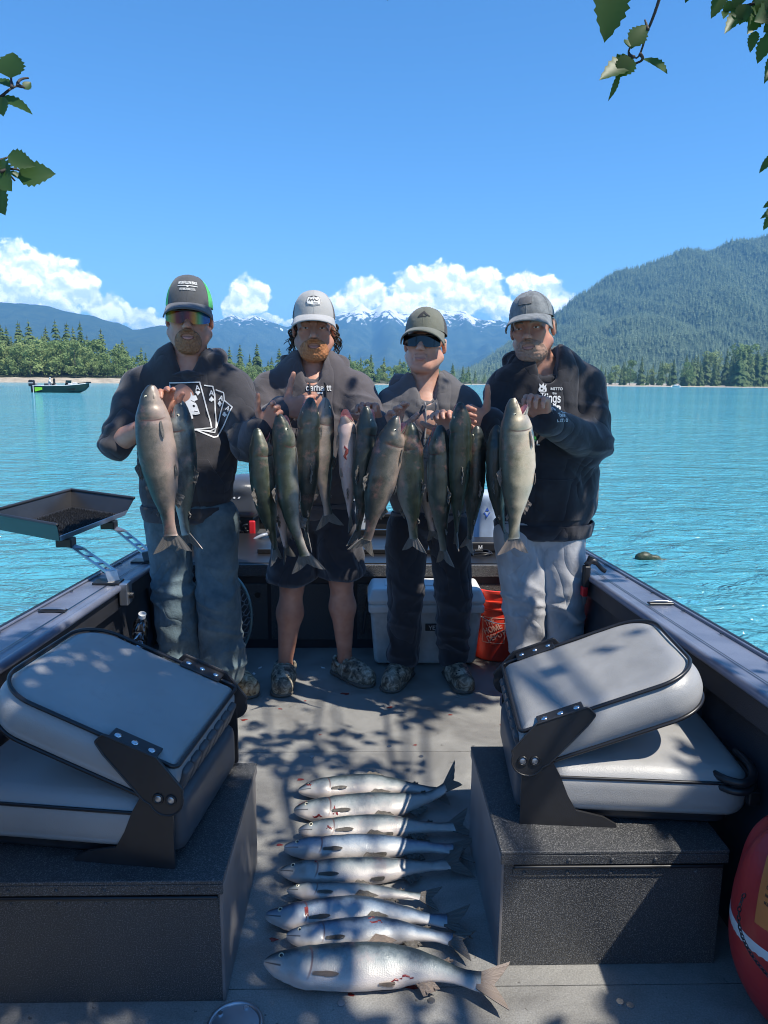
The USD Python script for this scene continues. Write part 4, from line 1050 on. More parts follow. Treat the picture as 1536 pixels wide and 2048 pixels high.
    wob = g.uniform(-1, 1)
    for i, x in enumerate(np.linspace(-1, 1, nu)):
        ln = 0.145 * L * (0.55 + 0.60 * abs(x) ** 1.3); an = x * math.radians(36) * tail_open
        for r, q in enumerate(np.linspace(0, 1, nv)):
            P[i, r] = e + up * (x * 0.036 * L * (1 - q * 0.2)) + (dT * math.cos(an) + up * math.sin(an) * (1.1 - 0.1 * q)) * ln * q + sd * (0.012 * L * math.sin(2.2 * x + wob * 2) * q + 0.0012 * math.sin(i * 1.9) * q)
    m = sheet(P, thick=0.0022)
    uv = np.stack(np.meshgrid(np.linspace(0, 1, nu), np.linspace(0, 1, nv), indexing='ij'), -1).reshape(-1, 2)[:, ::-1]
    part('tail_fin', m, fin, t, uv=np.vstack([uv, uv]))
    # stains of blood: thin uneven patches lying on the skin
    for tq, an, ln, wd in blood:
        ln, wd = ln * 0.75, wd * 0.7
        P = np.zeros((9, 7, 3))
        for i, x in enumerate(np.linspace(-1, 1, 9)):
            j = at(tq + x * ln)
            for r, y in enumerate(np.linspace(-1, 1, 7)):
                aa = an + y * wd * math.sqrt(max(0, 1 - x * x * 0.98)) * (1 + 0.5 * math.sin(9 * x + seed) * (1 if y > 0 else -0.6)) + 0.10 * math.sin(4 * x + 2 * seed)
                q = ring(j, np.array([aa]))[0]; P[i, r] = q + unit(q - C[j]) * 0.0011 * (1.0 if abs(x) < 1 and abs(y) < 1 else -0.4)
        m = sheet(P)
        if (m.vertex_normals * (m.vertices - C[at(tq)])).sum() < 0: m.invert()
        part('blood_stain', m, 'fish_blood', bp, smooth=True)
    return t


FG = 'salmon laid in a row on the deck'
def floor_fish(label, pts, wpx, mat, seed, lift=0.0, dors=(0.0, 0.93, 0.36), **kw):
    kw.setdefault('tail_up', (0.0, 0.98, 0.15)); kw.setdefault('tail_open', 0.75)
    z0 = 0.03
    P = []
    for i, q in enumerate(pts):
        z = z0 + (q[2] if len(q) > 2 else 0) + lift
        P.append(at_z(q[0], q[1], z))
    zc = to_px(P[len(P) // 2])[2]
    return make_fish(label, FG, P, dors, wpx * zc / FPX / 0.86, mat, seed=seed, **kw)


floor_fish('pink-tinted salmon at the far end of the deck row, half behind the next', [(597, 1582), (660, 1574), (740, 1570), (820, 1576), (872, 1584)], 44, 'salmon_silver', 1, fin='fish_fin', blood=[(0.08, 1.35, 0.05, 0.35)])
floor_fish('salmon with a bloody head and its tail raised, second from the far end', [(588, 1622), (660, 1617), (750, 1611), (825, 1604, .01), (872, 1588, .02), (893, 1572, 0.045)], 54, 'salmon_silver', 2, blood=[(0.05, 0.45, 0.045, 0.4), (0.24, 2.2, 0.02, 0.45), (0.14, 2.6, 0.05, 0.2)], tail_up=(0.2, 0.75, 0.6))
floor_fish('silver salmon third from the far end of the deck row', [(597, 1662), (680, 1656), (770, 1652), (850, 1655), (908, 1652)], 46, 'salmon_silver', 3, blood=[(0.19, 1.9, 0.03, 0.16)], tail_up=(0, 0.9, 0.4))
floor_fish('blue-backed salmon fourth from the far end of the deck row', [(568, 1697), (650, 1694), (750, 1692), (840, 1694), (906, 1698)], 46, 'salmon_blue', 4)
floor_fish('pale salmon in the middle of the deck row, pink pectoral fin showing', [(559, 1742), (650, 1743), (750, 1739), (840, 1734), (898, 1727)], 49, 'salmon_silver', 5, fin='fish_fin', blood=[(0.205, 1.0, 0.008, 0.4)], tail_up=(0, .9, .4))
floor_fish('shortest and slimmest salmon of the deck row', [(574, 1781), (650, 1783), (730, 1785), (800, 1789), (846, 1794)], 37, 'salmon_silver', 6, dors=(0, 0.97, 0.2))
floor_fish('long blue-sided salmon third from the near end, red gill line', [(532, 1831), (620, 1828), (720, 1820), (820, 1832), (895, 1842)], 54, 'salmon_blue', 7, blood=[(0.215, 1.75, 0.012, 0.6)])
floor_fish('speckled blue-backed salmon with a red gash on its side, second from the near end', [(573, 1872), (650, 1868), (750, 1861), (840, 1868), (905, 1880)], 52, 'salmon_blue', 8, blood=[(0.53, 1.3, 0.055, 0.12), (0.50, 0.9, 0.03, 0.15)])
floor_fish('largest salmon, nearest to the camera, with visible scales', [(529, 1924), (620, 1930), (730, 1928), (830, 1932), (920, 1954), (962, 1964)], 80, 'salmon_silver', 9, lift=0.012, fin='fish_fin_pale', tail_open=0.8, thick=0.95, blood=[(0.66, 2.35, 0.05, 0.10), (0.60, 2.5, 0.03, 0.08)], dorsal_end=(0.1, 0.9, 0.5))

HG = 'salmon held up by the four people'
def held_fish(label, pts, D, dors, wpx, mat, seed, bend=0.0, **kw):
    n = len(pts)
    P = [at_y(x, y, D + bend * math.sin(math.pi * i / (n - 1))) for i, (x, y) in enumerate(pts)]
    kw.setdefault('thick', 1.42); wpx = wpx * 1.10
    return make_fish(label, HG, P, (*dors, 0.0), wpx * D / FPX, mat, seed=seed, **kw)


held_fish('large grey salmon held by the person in the green-backed cap, outer of two', [(305, 770), (302, 830), (314, 920), (332, 1010), (342, 1072)], 2.72, (-0.96, -0.15), 70, 'salmon_rosy', 21, fin='fish_fin')
held_fish('smaller salmon against the playing-card print, inner of two', [(358, 800), (363, 860), (366, 950), (367, 1030), (372, 1070)], 2.80, (0.85, -0.40), 58, 'salmon_silver', 22, mouth=0.35)
held_fish('olive salmon with wide open mouth, leftmost of the fish held in the middle', [(514, 856), (520, 900), (527, 980), (543, 1060), (551, 1098)], 2.78, (-0.80, -0.6), 52, 'salmon_olive', 23, mouth=0.9, dorsal_end=(-0.3, -0.95, 0))
held_fish('reddish belly-side salmon half hidden between two olive ones', [(545, 850), (556, 930), (562, 1020), (572, 1095)], 2.87, (0.3, 0.95), 40, 'salmon_belly', 24)
held_fish('slim curved salmon hanging like an S in front of the black shorts', [(556, 828), (566, 880), (571, 950), (582, 1030), (601, 1085), (610, 1112)], 2.76, (-0.35, -0.93), 44, 'salmon_olive', 25, mouth=0.5, dorsal_end=(-0.9, 0.2, 0))
held_fish('very dark salmon with its back to the camera under the thumb', [(622, 795), (617, 860), (615, 940), (612, 1020), (614, 1068)], 2.82, (0.35, -0.93), 46, 'salmon_dark', 26, mouth=0.5)
held_fish('brownish silver salmon with a spread tail right of the dark one', [(650, 795), (648, 870), (646, 950), (652, 1005), (656, 1030)], 2.87, (0.75, 0.3), 42, 'salmon_rosy', 27)
held_fish('gutted salmon showing its red-brown belly and open jaws', [(690, 818), (694, 860), (697, 930), (698, 1000), (700, 1035)], 2.85, (0.15, 0.98), 42, 'salmon_belly', 28, mouth=1.0, fin='fish_fin_pale', blood=[(0.38, math.pi, 0.08, 0.25)])
held_fish('dark-backed salmon with a white eye right of the gutted one', [(732, 812), (732, 860), (727, 930), (722, 1010), (716, 1062)], 2.80, (-0.5, -0.85), 44, 'salmon_dark', 29, mouth=0.6)
held_fish('broad salmon hanging aslant from upper right to lower left', [(796, 832), (778, 890), (758, 970), (742, 1050), (733, 1080)], 2.73, (-0.85, -0.5), 64, 'salmon_rosy', 30, mouth=0.7)
held_fish('green-flanked salmon with a red cut on its belly', [(822, 845), (821, 900), (821, 980), (825, 1045), (827, 1078)], 2.76, (0.8, -0.6), 58, 'salmon_olive', 31, mouth=0.4, blood=[(0.46, 2.6, 0.02, 0.3), (0.52, 2.9, 0.05, 0.1)])
held_fish('brownish salmon hanging behind the black-backed one', [(862, 872), (860, 940), (858, 1010), (864, 1062)], 2.87, (-0.6, 0.7), 42, 'salmon_belly', 32, mouth=0.4)
held_fish('black-backed salmon gripped by the mouth with a hand inside', [(880, 850), (880, 910), (880, 990), (884, 1070), (887, 1102)], 2.80, (0.55, -0.84), 50, 'salmon_dark', 33, mouth=0.5)
held_fish('slender olive salmon with its back to the camera, beside the pink thumb', [(920, 805), (921, 870), (918, 950), (914, 1030), (913, 1066)], 2.78, (0.12, -0.99), 46, 'salmon_olive', 34, mouth=0.35)
held_fish('dark salmon hanging below the pink hand', [(954, 852), (952, 910), (948, 985), (941, 1060), (938, 1078)], 2.84, (0.35, -0.93), 44, 'salmon_dark', 35, fin='fish_fin_pale')
held_fish('big bright salmon with a pink side line and gaping mouth', [(1027, 796), (1030, 860), (1032, 940), (1030, 1030), (1028, 1078)], 2.66, (-0.93, -0.3), 70, 'salmon_bright', 36, mouth=1.0, fin='fish_fin_pale', blood=[(0.42, 1.57, 0.28, 0.02)])
held_fish('dark salmon half hidden behind the big bright one', [(994, 850), (992, 920), (996, 1000), (1010, 1065)], 2.79, (-0.4, -0.9), 46, 'salmon_dark', 37)
# ------------------------------------------------------------------ the four people
_n = {'tc': ('texture_coordinate', {}), 'n': ('noise_texture', dict(scale=14.0, detail=4.0, roughness=0.6)), 'r': ('rgb_ramp', dict(ramp=[(0.3, (0.35, 0.150, 0.098)), (0.7, (0.48, 0.245, 0.17))])),
      'n2': ('noise_texture', dict(scale=160.0, detail=3.0)), 'b': ('bump', dict(strength=0.25, distance=0.0012)),
      'p': ('principled_bsdf', dict(roughness=0.48, specular_ior_level=0.45, subsurface_weight=0.12, subsurface_radius=(1.0, 0.35, 0.2), subsurface_scale=0.006))}
_l = [('tc.object', 'n.vector'), ('tc.object', 'n2.vector'), ('n.fac', 'r.fac'), ('r.color', 'p.base_color'), ('n2.fac', 'b.height'), ('b.normal', 'p.normal')]
MAT['skin'] = usdkit.material(stage, '/World/Looks/skin', _n, _l, surface='p.BSDF')
_n = dict(_n); _n['r'] = ('rgb_ramp', dict(ramp=[(0.3, (0.44, 0.22, 0.155)), (0.7, (0.56, 0.33, 0.245))]))
MAT['skin_pale'] = usdkit.material(stage, '/World/Looks/skin_pale', _n, _l, surface='p.BSDF')


def cloth(name, col, col2, weave=700.0, rough=0.92, sheen=0.25, vscale=7.0, bump=0.3, crease=0.62):
    n = {'tc': ('texture_coordinate', {}), 'n': ('noise_texture', dict(scale=vscale, detail=5.0, roughness=0.65)), 'r': ('rgb_ramp', dict(ramp=[(0.3, col), (0.7, col2)])),
         'w': ('noise_texture', dict(scale=weave, detail=2.0)), 'm': ('noise_texture', dict(scale=34.0, detail=3.0, roughness=0.6)), 'h': ('math', dict(math_type='multiply_add', value2=5.0)), 'b': ('bump', dict(strength=bump, distance=0.0016)),
         'cm': ('mapping', dict(scale=(6.5, 6.5, 4.2), rotation=(0.3, 0.6, 0.2))), 'cn': ('noise_texture', dict(scale=1.0, detail=1.5, roughness=0.4, distortion=0.9)), 'c1': ('math', dict(math_type='multiply_add', value2=2.0, value3=-1.0)), 'c2': ('math', dict(math_type='absolute')), 'c3': ('math', dict(math_type='power', value2=0.7)), 'cb': ('bump', dict(strength=max(crease, 0.001), distance=0.020)),
         'p': ('principled_bsdf', dict(roughness=rough, specular_ior_level=0.2, sheen_weight=sheen, sheen_roughness=0.6, sheen_tint=(0.8, 0.8, 0.85)))}
    l = [('tc.object', 'n.vector'), ('tc.object', 'w.vector'), ('tc.object', 'm.vector'), ('n.fac', 'r.fac'), ('r.color', 'p.base_color'), ('m.fac', 'h.value1'), ('w.fac', 'h.value3'), ('h.value', 'b.height'), ('b.normal', 'p.normal'), ('tc.object', 'cm.vector'), ('cm.vector', 'cn.vector'), ('cn.fac', 'c1.value1'), ('c1.value', 'c2.value1'), ('c2.value', 'c3.value1'), ('c3.value', 'cb.height'), ('cb.normal', 'b.normal')]
    MAT[name] = usdkit.material(stage, f'/World/Looks/{name}', n, l, surface='p.BSDF')


cloth('hoodie_charcoal', (0.028, 0.027, 0.031), (0.043, 0.041, 0.046))
cloth('hoodie_faded', (0.060, 0.053, 0.058), (0.085, 0.076, 0.082))
cloth('hoodie_grey', (0.078, 0.075, 0.080), (0.11, 0.106, 0.112))
cloth('hoodie_black', (0.013, 0.013, 0.017), (0.022, 0.022, 0.028))
cloth('denim', (0.055, 0.085, 0.10), (0.15, 0.20, 0.215), weave=420.0, sheen=0.1, vscale=9.0, bump=0.5)
cloth('sweatpants_black', (0.010, 0.010, 0.013), (0.018, 0.018, 0.022))
cloth('shorts_black', (0.016, 0.016, 0.021), (0.027, 0.026, 0.032))
cloth('sweatpants_grey', (0.30, 0.30, 0.31), (0.42, 0.42, 0.43))
cloth('cap_grey', (0.055, 0.058, 0.062), (0.085, 0.088, 0.092), weave=500, crease=0)
cloth('cap_light', (0.30, 0.30, 0.30), (0.40, 0.40, 0.39), weave=500, crease=0)
cloth('cap_olive', (0.10, 0.105, 0.08), (0.16, 0.165, 0.13), weave=500, crease=0)
cloth('cap_camo', (0.075, 0.085, 0.09), (0.22, 0.235, 0.245), weave=500, vscale=26.0, crease=0)
cloth('mesh_green', (0.02, 0.35, 0.06), (0.05, 0.55, 0.12), weave=300, crease=0)
cloth('mesh_black', (0.012, 0.012, 0.014), (0.02, 0.02, 0.022), weave=300, crease=0)
cloth('under_brim', (0.010, 0.010, 0.011), (0.016, 0.016, 0.017), weave=500, crease=0)
cloth('sock', (0.02, 0.02, 0.022), (0.04, 0.04, 0.042), crease=0)
std('print_white', (0.72, 0.72, 0.71), 0.7, var=0.06)
std('print_green', (0.06, 0.40, 0.08), 0.7, var=0.06)
std('print_dark', (0.03, 0.03, 0.034), 0.8, var=0.06)
std('cord_grey', (0.22, 0.215, 0.22), 0.8)
std('lens_black', (0.004, 0.004, 0.005), 0.08, spec=0.6)
std('frame_black', (0.012, 0.012, 0.013), 0.35)
std('eye_white', (0.55, 0.52, 0.48), 0.25)
std('eye_iris', (0.05, 0.04, 0.03), 0.12)
std('lip', (0.42, 0.19, 0.155), 0.45, var=0.15, vscale=60)
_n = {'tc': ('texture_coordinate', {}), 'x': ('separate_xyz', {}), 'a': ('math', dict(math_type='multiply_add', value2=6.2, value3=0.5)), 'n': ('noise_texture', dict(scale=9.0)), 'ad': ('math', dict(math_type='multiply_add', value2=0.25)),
      'r': ('rgb_ramp', dict(ramp=[(0.0, (0.05, 0.15, 0.65)), (0.12, (0.2, 0.55, 0.15)), (0.24, (0.75, 0.45, 0.05)), (0.36, (0.35, 0.04, 0.03)), (0.5, (0.03, 0.01, 0.05)), (0.66, (0.30, 0.02, 0.05)), (0.78, (0.7, 0.35, 0.04)), (0.88, (0.10, 0.6, 0.25)), (1.0, (0.05, 0.2, 0.6))])),  # rainbow reflections painted across the lens, dark in the middle
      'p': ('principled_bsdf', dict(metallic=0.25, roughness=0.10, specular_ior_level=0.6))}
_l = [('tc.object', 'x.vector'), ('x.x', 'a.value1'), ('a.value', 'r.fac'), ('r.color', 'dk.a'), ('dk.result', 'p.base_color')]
_n['dk'] = ('mix_color', dict(blend_type='multiply', fac=1.0, b=(0.45, 0.45, 0.45)))  # dims the painted rainbow to suit the shade on the lens
MAT['lens_painted_mirror'] = usdkit.material(stage, '/World/Looks/lens_painted_mirror', _n, _l, surface='p.BSDF')


def hairy(name, c1, c2, scale=260.0, stretch=(1, 1, 0.25), bump=0.9):
    n = {'tc': ('texture_coordinate', {}), 'mp': ('mapping', dict(scale=stretch)), 'n': ('noise_texture', dict(scale=scale, detail=3.0, roughness=0.7)), 'r': ('rgb_ramp', dict(ramp=[(0.3, c1), (0.7, c2)])), 'b': ('bump', dict(strength=bump, distance=0.003)),
         'p': ('principled_bsdf', dict(roughness=0.6, specular_ior_level=0.3))}
    l = [('tc.object', 'mp.vector'), ('mp.vector', 'n.vector'), ('n.fac', 'r.fac'), ('r.color', 'p.base_color'), ('n.fac', 'b.height'), ('b.normal', 'p.normal')]
    MAT[name] = usdkit.material(stage, f'/World/Looks/{name}', n, l, surface='p.BSDF')


hairy('beard_auburn', (0.16, 0.075, 0.04), (0.34, 0.17, 0.09))
hairy('beard_red', (0.26, 0.10, 0.04), (0.52, 0.23, 0.10))
hairy('stubble', (0.22, 0.125, 0.09), (0.36, 0.23, 0.175), scale=420.0, bump=0.5)
hairy('hair_dark', (0.02, 0.014, 0.010), (0.07, 0.05, 0.035))
hairy('hair_grey', (0.14, 0.11, 0.09), (0.30, 0.26, 0.22), scale=300.0)


def head_prims(F0, o, R, fat=1.0, sc=1.07):
    g = lambda x, y, z: np.array([x, y, z], float)
    RR = R; R = np.eye(3); F = Field()
    F.ell(g(0, 0.018, 0.048), (0.076, 0.097, 0.080), 0.0, R=R)
    F.ell(g(0, -0.015, -0.040), (0.064 * fat, 0.074, 0.082), 0.03, R=R)
    F.ell(g(0, -0.064, -0.096), (0.026 * fat, 0.022, 0.020), 0.03, R=R)
    for s in (-1, 1):
        F.cap(g(s * 0.060 * fat, 0.004, -0.050), g(s * 0.026 * fat, -0.056, -0.096), 0.020, 0.016, 0.03)
        F.ell(g(s * 0.043 * fat, -0.062, -0.012), (0.022, 0.018, 0.018), 0.02, R=R)
        F.cap(g(s * 0.012, -0.089, 0.026), g(s * 0.046, -0.070, 0.024), 0.010, 0.008, 0.018)
        F.ell(g(s * 0.033, -0.098, 0.006), (0.018, 0.016, 0.010), 0.012, 's', R=R)
        F.ell(g(s * 0.033, -0.074, 0.006), (0.014, 0.012, 0.012), 0.005, R=R)
    F.cap(g(0, -0.088, 0.016), g(0, -0.110, -0.022), 0.0085, 0.0125, 0.014)
    F.ell(g(0, -0.112, -0.026), (0.0125, 0.011, 0.010), 0.008, R=R)
    for s in (-1, 1):
        F.ell(g(s * 0.0135, -0.099, -0.031), (0.0085, 0.010, 0.008), 0.007, R=R)
        F.cap(g(s * 0.018, -0.094, -0.036), g(s * 0.034, -0.080, -0.062), 0.003, 0.003, 0.012, 's')
    F.cap(g(-0.020, -0.086, -0.0585), g(0.020, -0.086, -0.0585), 0.0075, None, 0.010)
    F.cap(g(-0.016, -0.086, -0.0710), g(0.016, -0.086, -0.0710), 0.0085, None, 0.010)
    F.cap(g(-0.024, -0.0975, -0.0645), g(0.024, -0.0975, -0.0645), 0.0028, None, 0.005, 's')
    for s in (-1, 1):   # ears
        E = rotm(rx=-0.15, rz=s * 0.35)
        F.ell(g(s * 0.080, 0.020, 0.000), (0.010, 0.019, 0.032), 0.008, R=E)
        F.ell(g(s * 0.0895, 0.017, 0.003), (0.006, 0.010, 0.018), 0.004, 's', R=E)


    F0.fn(lambda P: F((P - o) @ RR / sc) * sc, 0.0)


def hand_prims(F, w, a, n, side, curl=(0.7, 0.8, 0.85, 0.9), thumb=(0.9, 0.35), sc=1.0, spread=0.0):
    """w wrist, a towards the knuckles, n the way the palm faces, side +1 right hand, -1 left hand; curl: bend of each finger joint in radians; returns finger tips"""
    a = unit(a); n = unit(n - a * (n @ a)); s = np.cross(a, n) * side
    K = 0.006
    tips = []
    lens = (0.072, 0.080, 0.075, 0.058)
    for i in range(4):
        off = (0.030 - 0.0205 * i)
        root = w + a * 0.012 * sc + s * off * 0.55 * sc
        kn = w + a * (0.088 - 0.004 * abs(i - 1) - 0.004 * (i == 3)) * sc + s * off * sc
        F.cap(root, kn, 0.0155 * sc, 0.0125 * sc, 0.018, flat=None)
        d = unit(a + s * spread * (1.2 - i) * 0.25); p = kn
        for j, (fr, rr) in enumerate(((0.46, 0.0098), (0.30, 0.0088), (0.24, 0.0078))):
            ang = curl[i] * (0.9, 1.15, 0.75)[j]
            ax = np.cross(d, n); ax = unit(ax)
            d = unit(d * math.cos(ang) + n * math.sin(ang)); n2 = np.cross(ax, d)
            q = p + d * lens[i] * fr * sc
            F.cap(p, q, rr * sc, (rr - 0.0009) * sc, K); p = q; n = unit(n2) if j < 2 else n
        tips.append(p)
        n = unit(np.cross(s * side, a)) if False else n0_restore(a, s, side)
    tb = w + a * 0.022 * sc + s * 0.026 * sc
    d = unit(a * math.cos(thumb[0]) + s * math.sin(thumb[0]) + n * 0.25)
    k1 = tb + d * 0.042 * sc; F.cap(tb, k1, 0.0165 * sc, 0.0125 * sc, 0.014)
    d2 = unit(d * math.cos(thumb[1]) + a * math.sin(thumb[1])); k2 = k1 + d2 * 0.034 * sc; F.cap(k1, k2, 0.0115 * sc, 0.0102 * sc, K)
    k3 = k2 + unit(d2 + a * 0.1) * 0.026 * sc; F.cap(k2, k3, 0.0102 * sc, 0.0085 * sc, K)
    tips.append(k3)
    return tips


def n0_restore(a, s, side):
    # palm normal from the other two axes: s = (a x n) * side
    return unit(np.cross(s * side, a))


def join(ms): return trimesh.util.concatenate([m for m in ms if len(m.faces)])


def hat(t, o, R, front, back, under, top=0.118, brim=0.070, low=0.056, split=62, curve=0.030, wid=0.088, structured=1.0, button=True):
    """a baseball cap: front panels, rear mesh, curved brim"""
    c = o + R @ np.array([0, 0.012, low])
    cp = thing('cap', None, None, c, parent=t)
    def crown(th, ph):
        e = 0.80 if structured > 0.5 else 0.95
        cy, sy = math.cos(ph) ** e, math.sin(ph) ** (1.0)
        fr = max(0.0, math.cos(th))
        x, y, z = wid * math.sin(th) * cy, -0.108 * math.cos(th) * cy, 0.86 * top * sy * (1 + 0.02 * fr) - 0.012 * (1 - fr) * (1 - sy)
        z += 0.10 * fr * math.sin(2 * ph) * top * structured
        return c + R @ np.array([x, y, z])
    ph = np.linspace(0, np.pi / 2, 14)
    sp = math.radians(split)
    for nm, a0, a1, m in (('front_panel', -sp, sp, front), ('rear_panel', sp, 2 * np.pi - sp, back)):
        P = np.array([[crown(th, p) for p in ph] for th in np.linspace(a0, a1, 30)])
        s_ = sheet(P, thick=0.003)
        if ((s_.vertices[0] - c) @ s_.vertex_normals[0]) < 0: s_.invert()
        part(nm, s_, m, cp, smooth=50)
    for th in (0.0, sp, -sp, 2.05, -2.05, math.pi):
        part('seam', tube([crown(th, p) * 1.0 + R @ np.array([0, 0, 0.0]) for p in ph], 0.0014, 5), front if abs(th) <= sp + 0.01 else back, cp, smooth=True)
    if button:
        m = trimesh.creation.icosphere(2, 0.007); m.apply_scale([1, 1, 0.55]); m.vertices = m.vertices @ R.T + crown(0, np.pi / 2); part('button', m, front, cp, smooth=True)
    def brim_pt(u, v, dz):
        th = u * math.radians(66)
        b = np.array([wid * math.sin(th), -0.108 * math.cos(th), 0.0])
        ext = brim * (1 - 0.55 * abs(u) ** 2.2)
        q = b + np.array([0.30 * math.sin(th) * ext * v, -ext * v, -0.014 * v - 0.008 * v * v - curve * abs(u) ** 2 * (0.35 + 0.65 * v) + dz])
        return c + R @ q
    for nm, dz, m, fl in (('brim', 0.0, front, False), ('brim_underside', -0.0042, under, True)):
        P = np.array([[brim_pt(u, v, dz) for v in np.linspace(0, 1, 9)] for u in np.linspace(-1, 1, 31)])
        s_ = sheet(P, thick=0.002)
        part(nm, s_, m, cp, smooth=40)
    rim = [brim_pt(u, 1, -0.002) for u in np.linspace(-1, 1, 41)]
    part('brim_edge', tube(rim, 0.0034, 7), front, cp, smooth=True)
    return cp, crown


def on_crown(m, crown, sc=1.0, z0=0.0):
    """lays lettering (x right, y up, metres) on the front of a cap"""
    m = m.subdivide_to_size(0.006, max_iter=6); v = m.vertices
    out = []
    for x, y, z in v:
        th, ph = x / 0.098, 0.30 + y / 0.105
        p = crown(th, max(0.02, ph)); q = crown(th + 0.01, max(0.02, ph)) - p; r = crown(th, max(0.02, ph) + 0.01) - p
        nrm = unit(np.cross(q, r)); out.append(p + nrm * (0.0014 + z) * (1 if nrm @ (p - crown(0, 1.57)) > -9 else -1))
    return trimesh.Trimesh(np.array(out), m.faces, process=False)


def hood_and_collar(F, nb, w=0.105, d=0.095, r=0.036, front_drop=0.075, back=0.09):
    nb = nb + np.array([0, 0.005, -0.026]); r = r * 0.80; w = w * 1.02
    """the hood lying round the neck: a thick roll, low in front, with its bag behind the shoulders"""
    pts = []
    for a in np.linspace(0, 2 * np.pi, 17):
        f = (1 - math.cos(a)) / 2       # 0 in front, 1 behind
        pts.append(nb + np.array([w * math.sin(a), -d * math.cos(a) + 0.03, -(front_drop * 0.75) * (1 - f) ** 1.6 + 0.035 * math.sin(math.pi * f) + 0.02 * f]))
    for p, q, a in zip(pts[:-1], pts[1:], np.linspace(0, 2 * np.pi, 17)):
        f = (1 - math.cos(a + 0.2)) / 2
        F.cap(p, q, r * (0.50 + 0.62 * math.sin(math.pi * f)), None, 0.012)
    F.ell(nb + np.array([0, 0.125, -0.045]), (0.12, 0.05, 0.085), 0.03)
    return pts


def sleeve(F, S, E, W, rs, re, rw, k=0.045):
    F.cap(S, E, rs, re, k); F.cap(E, W, re * 0.97, rw, 0.03)


class Person: pass


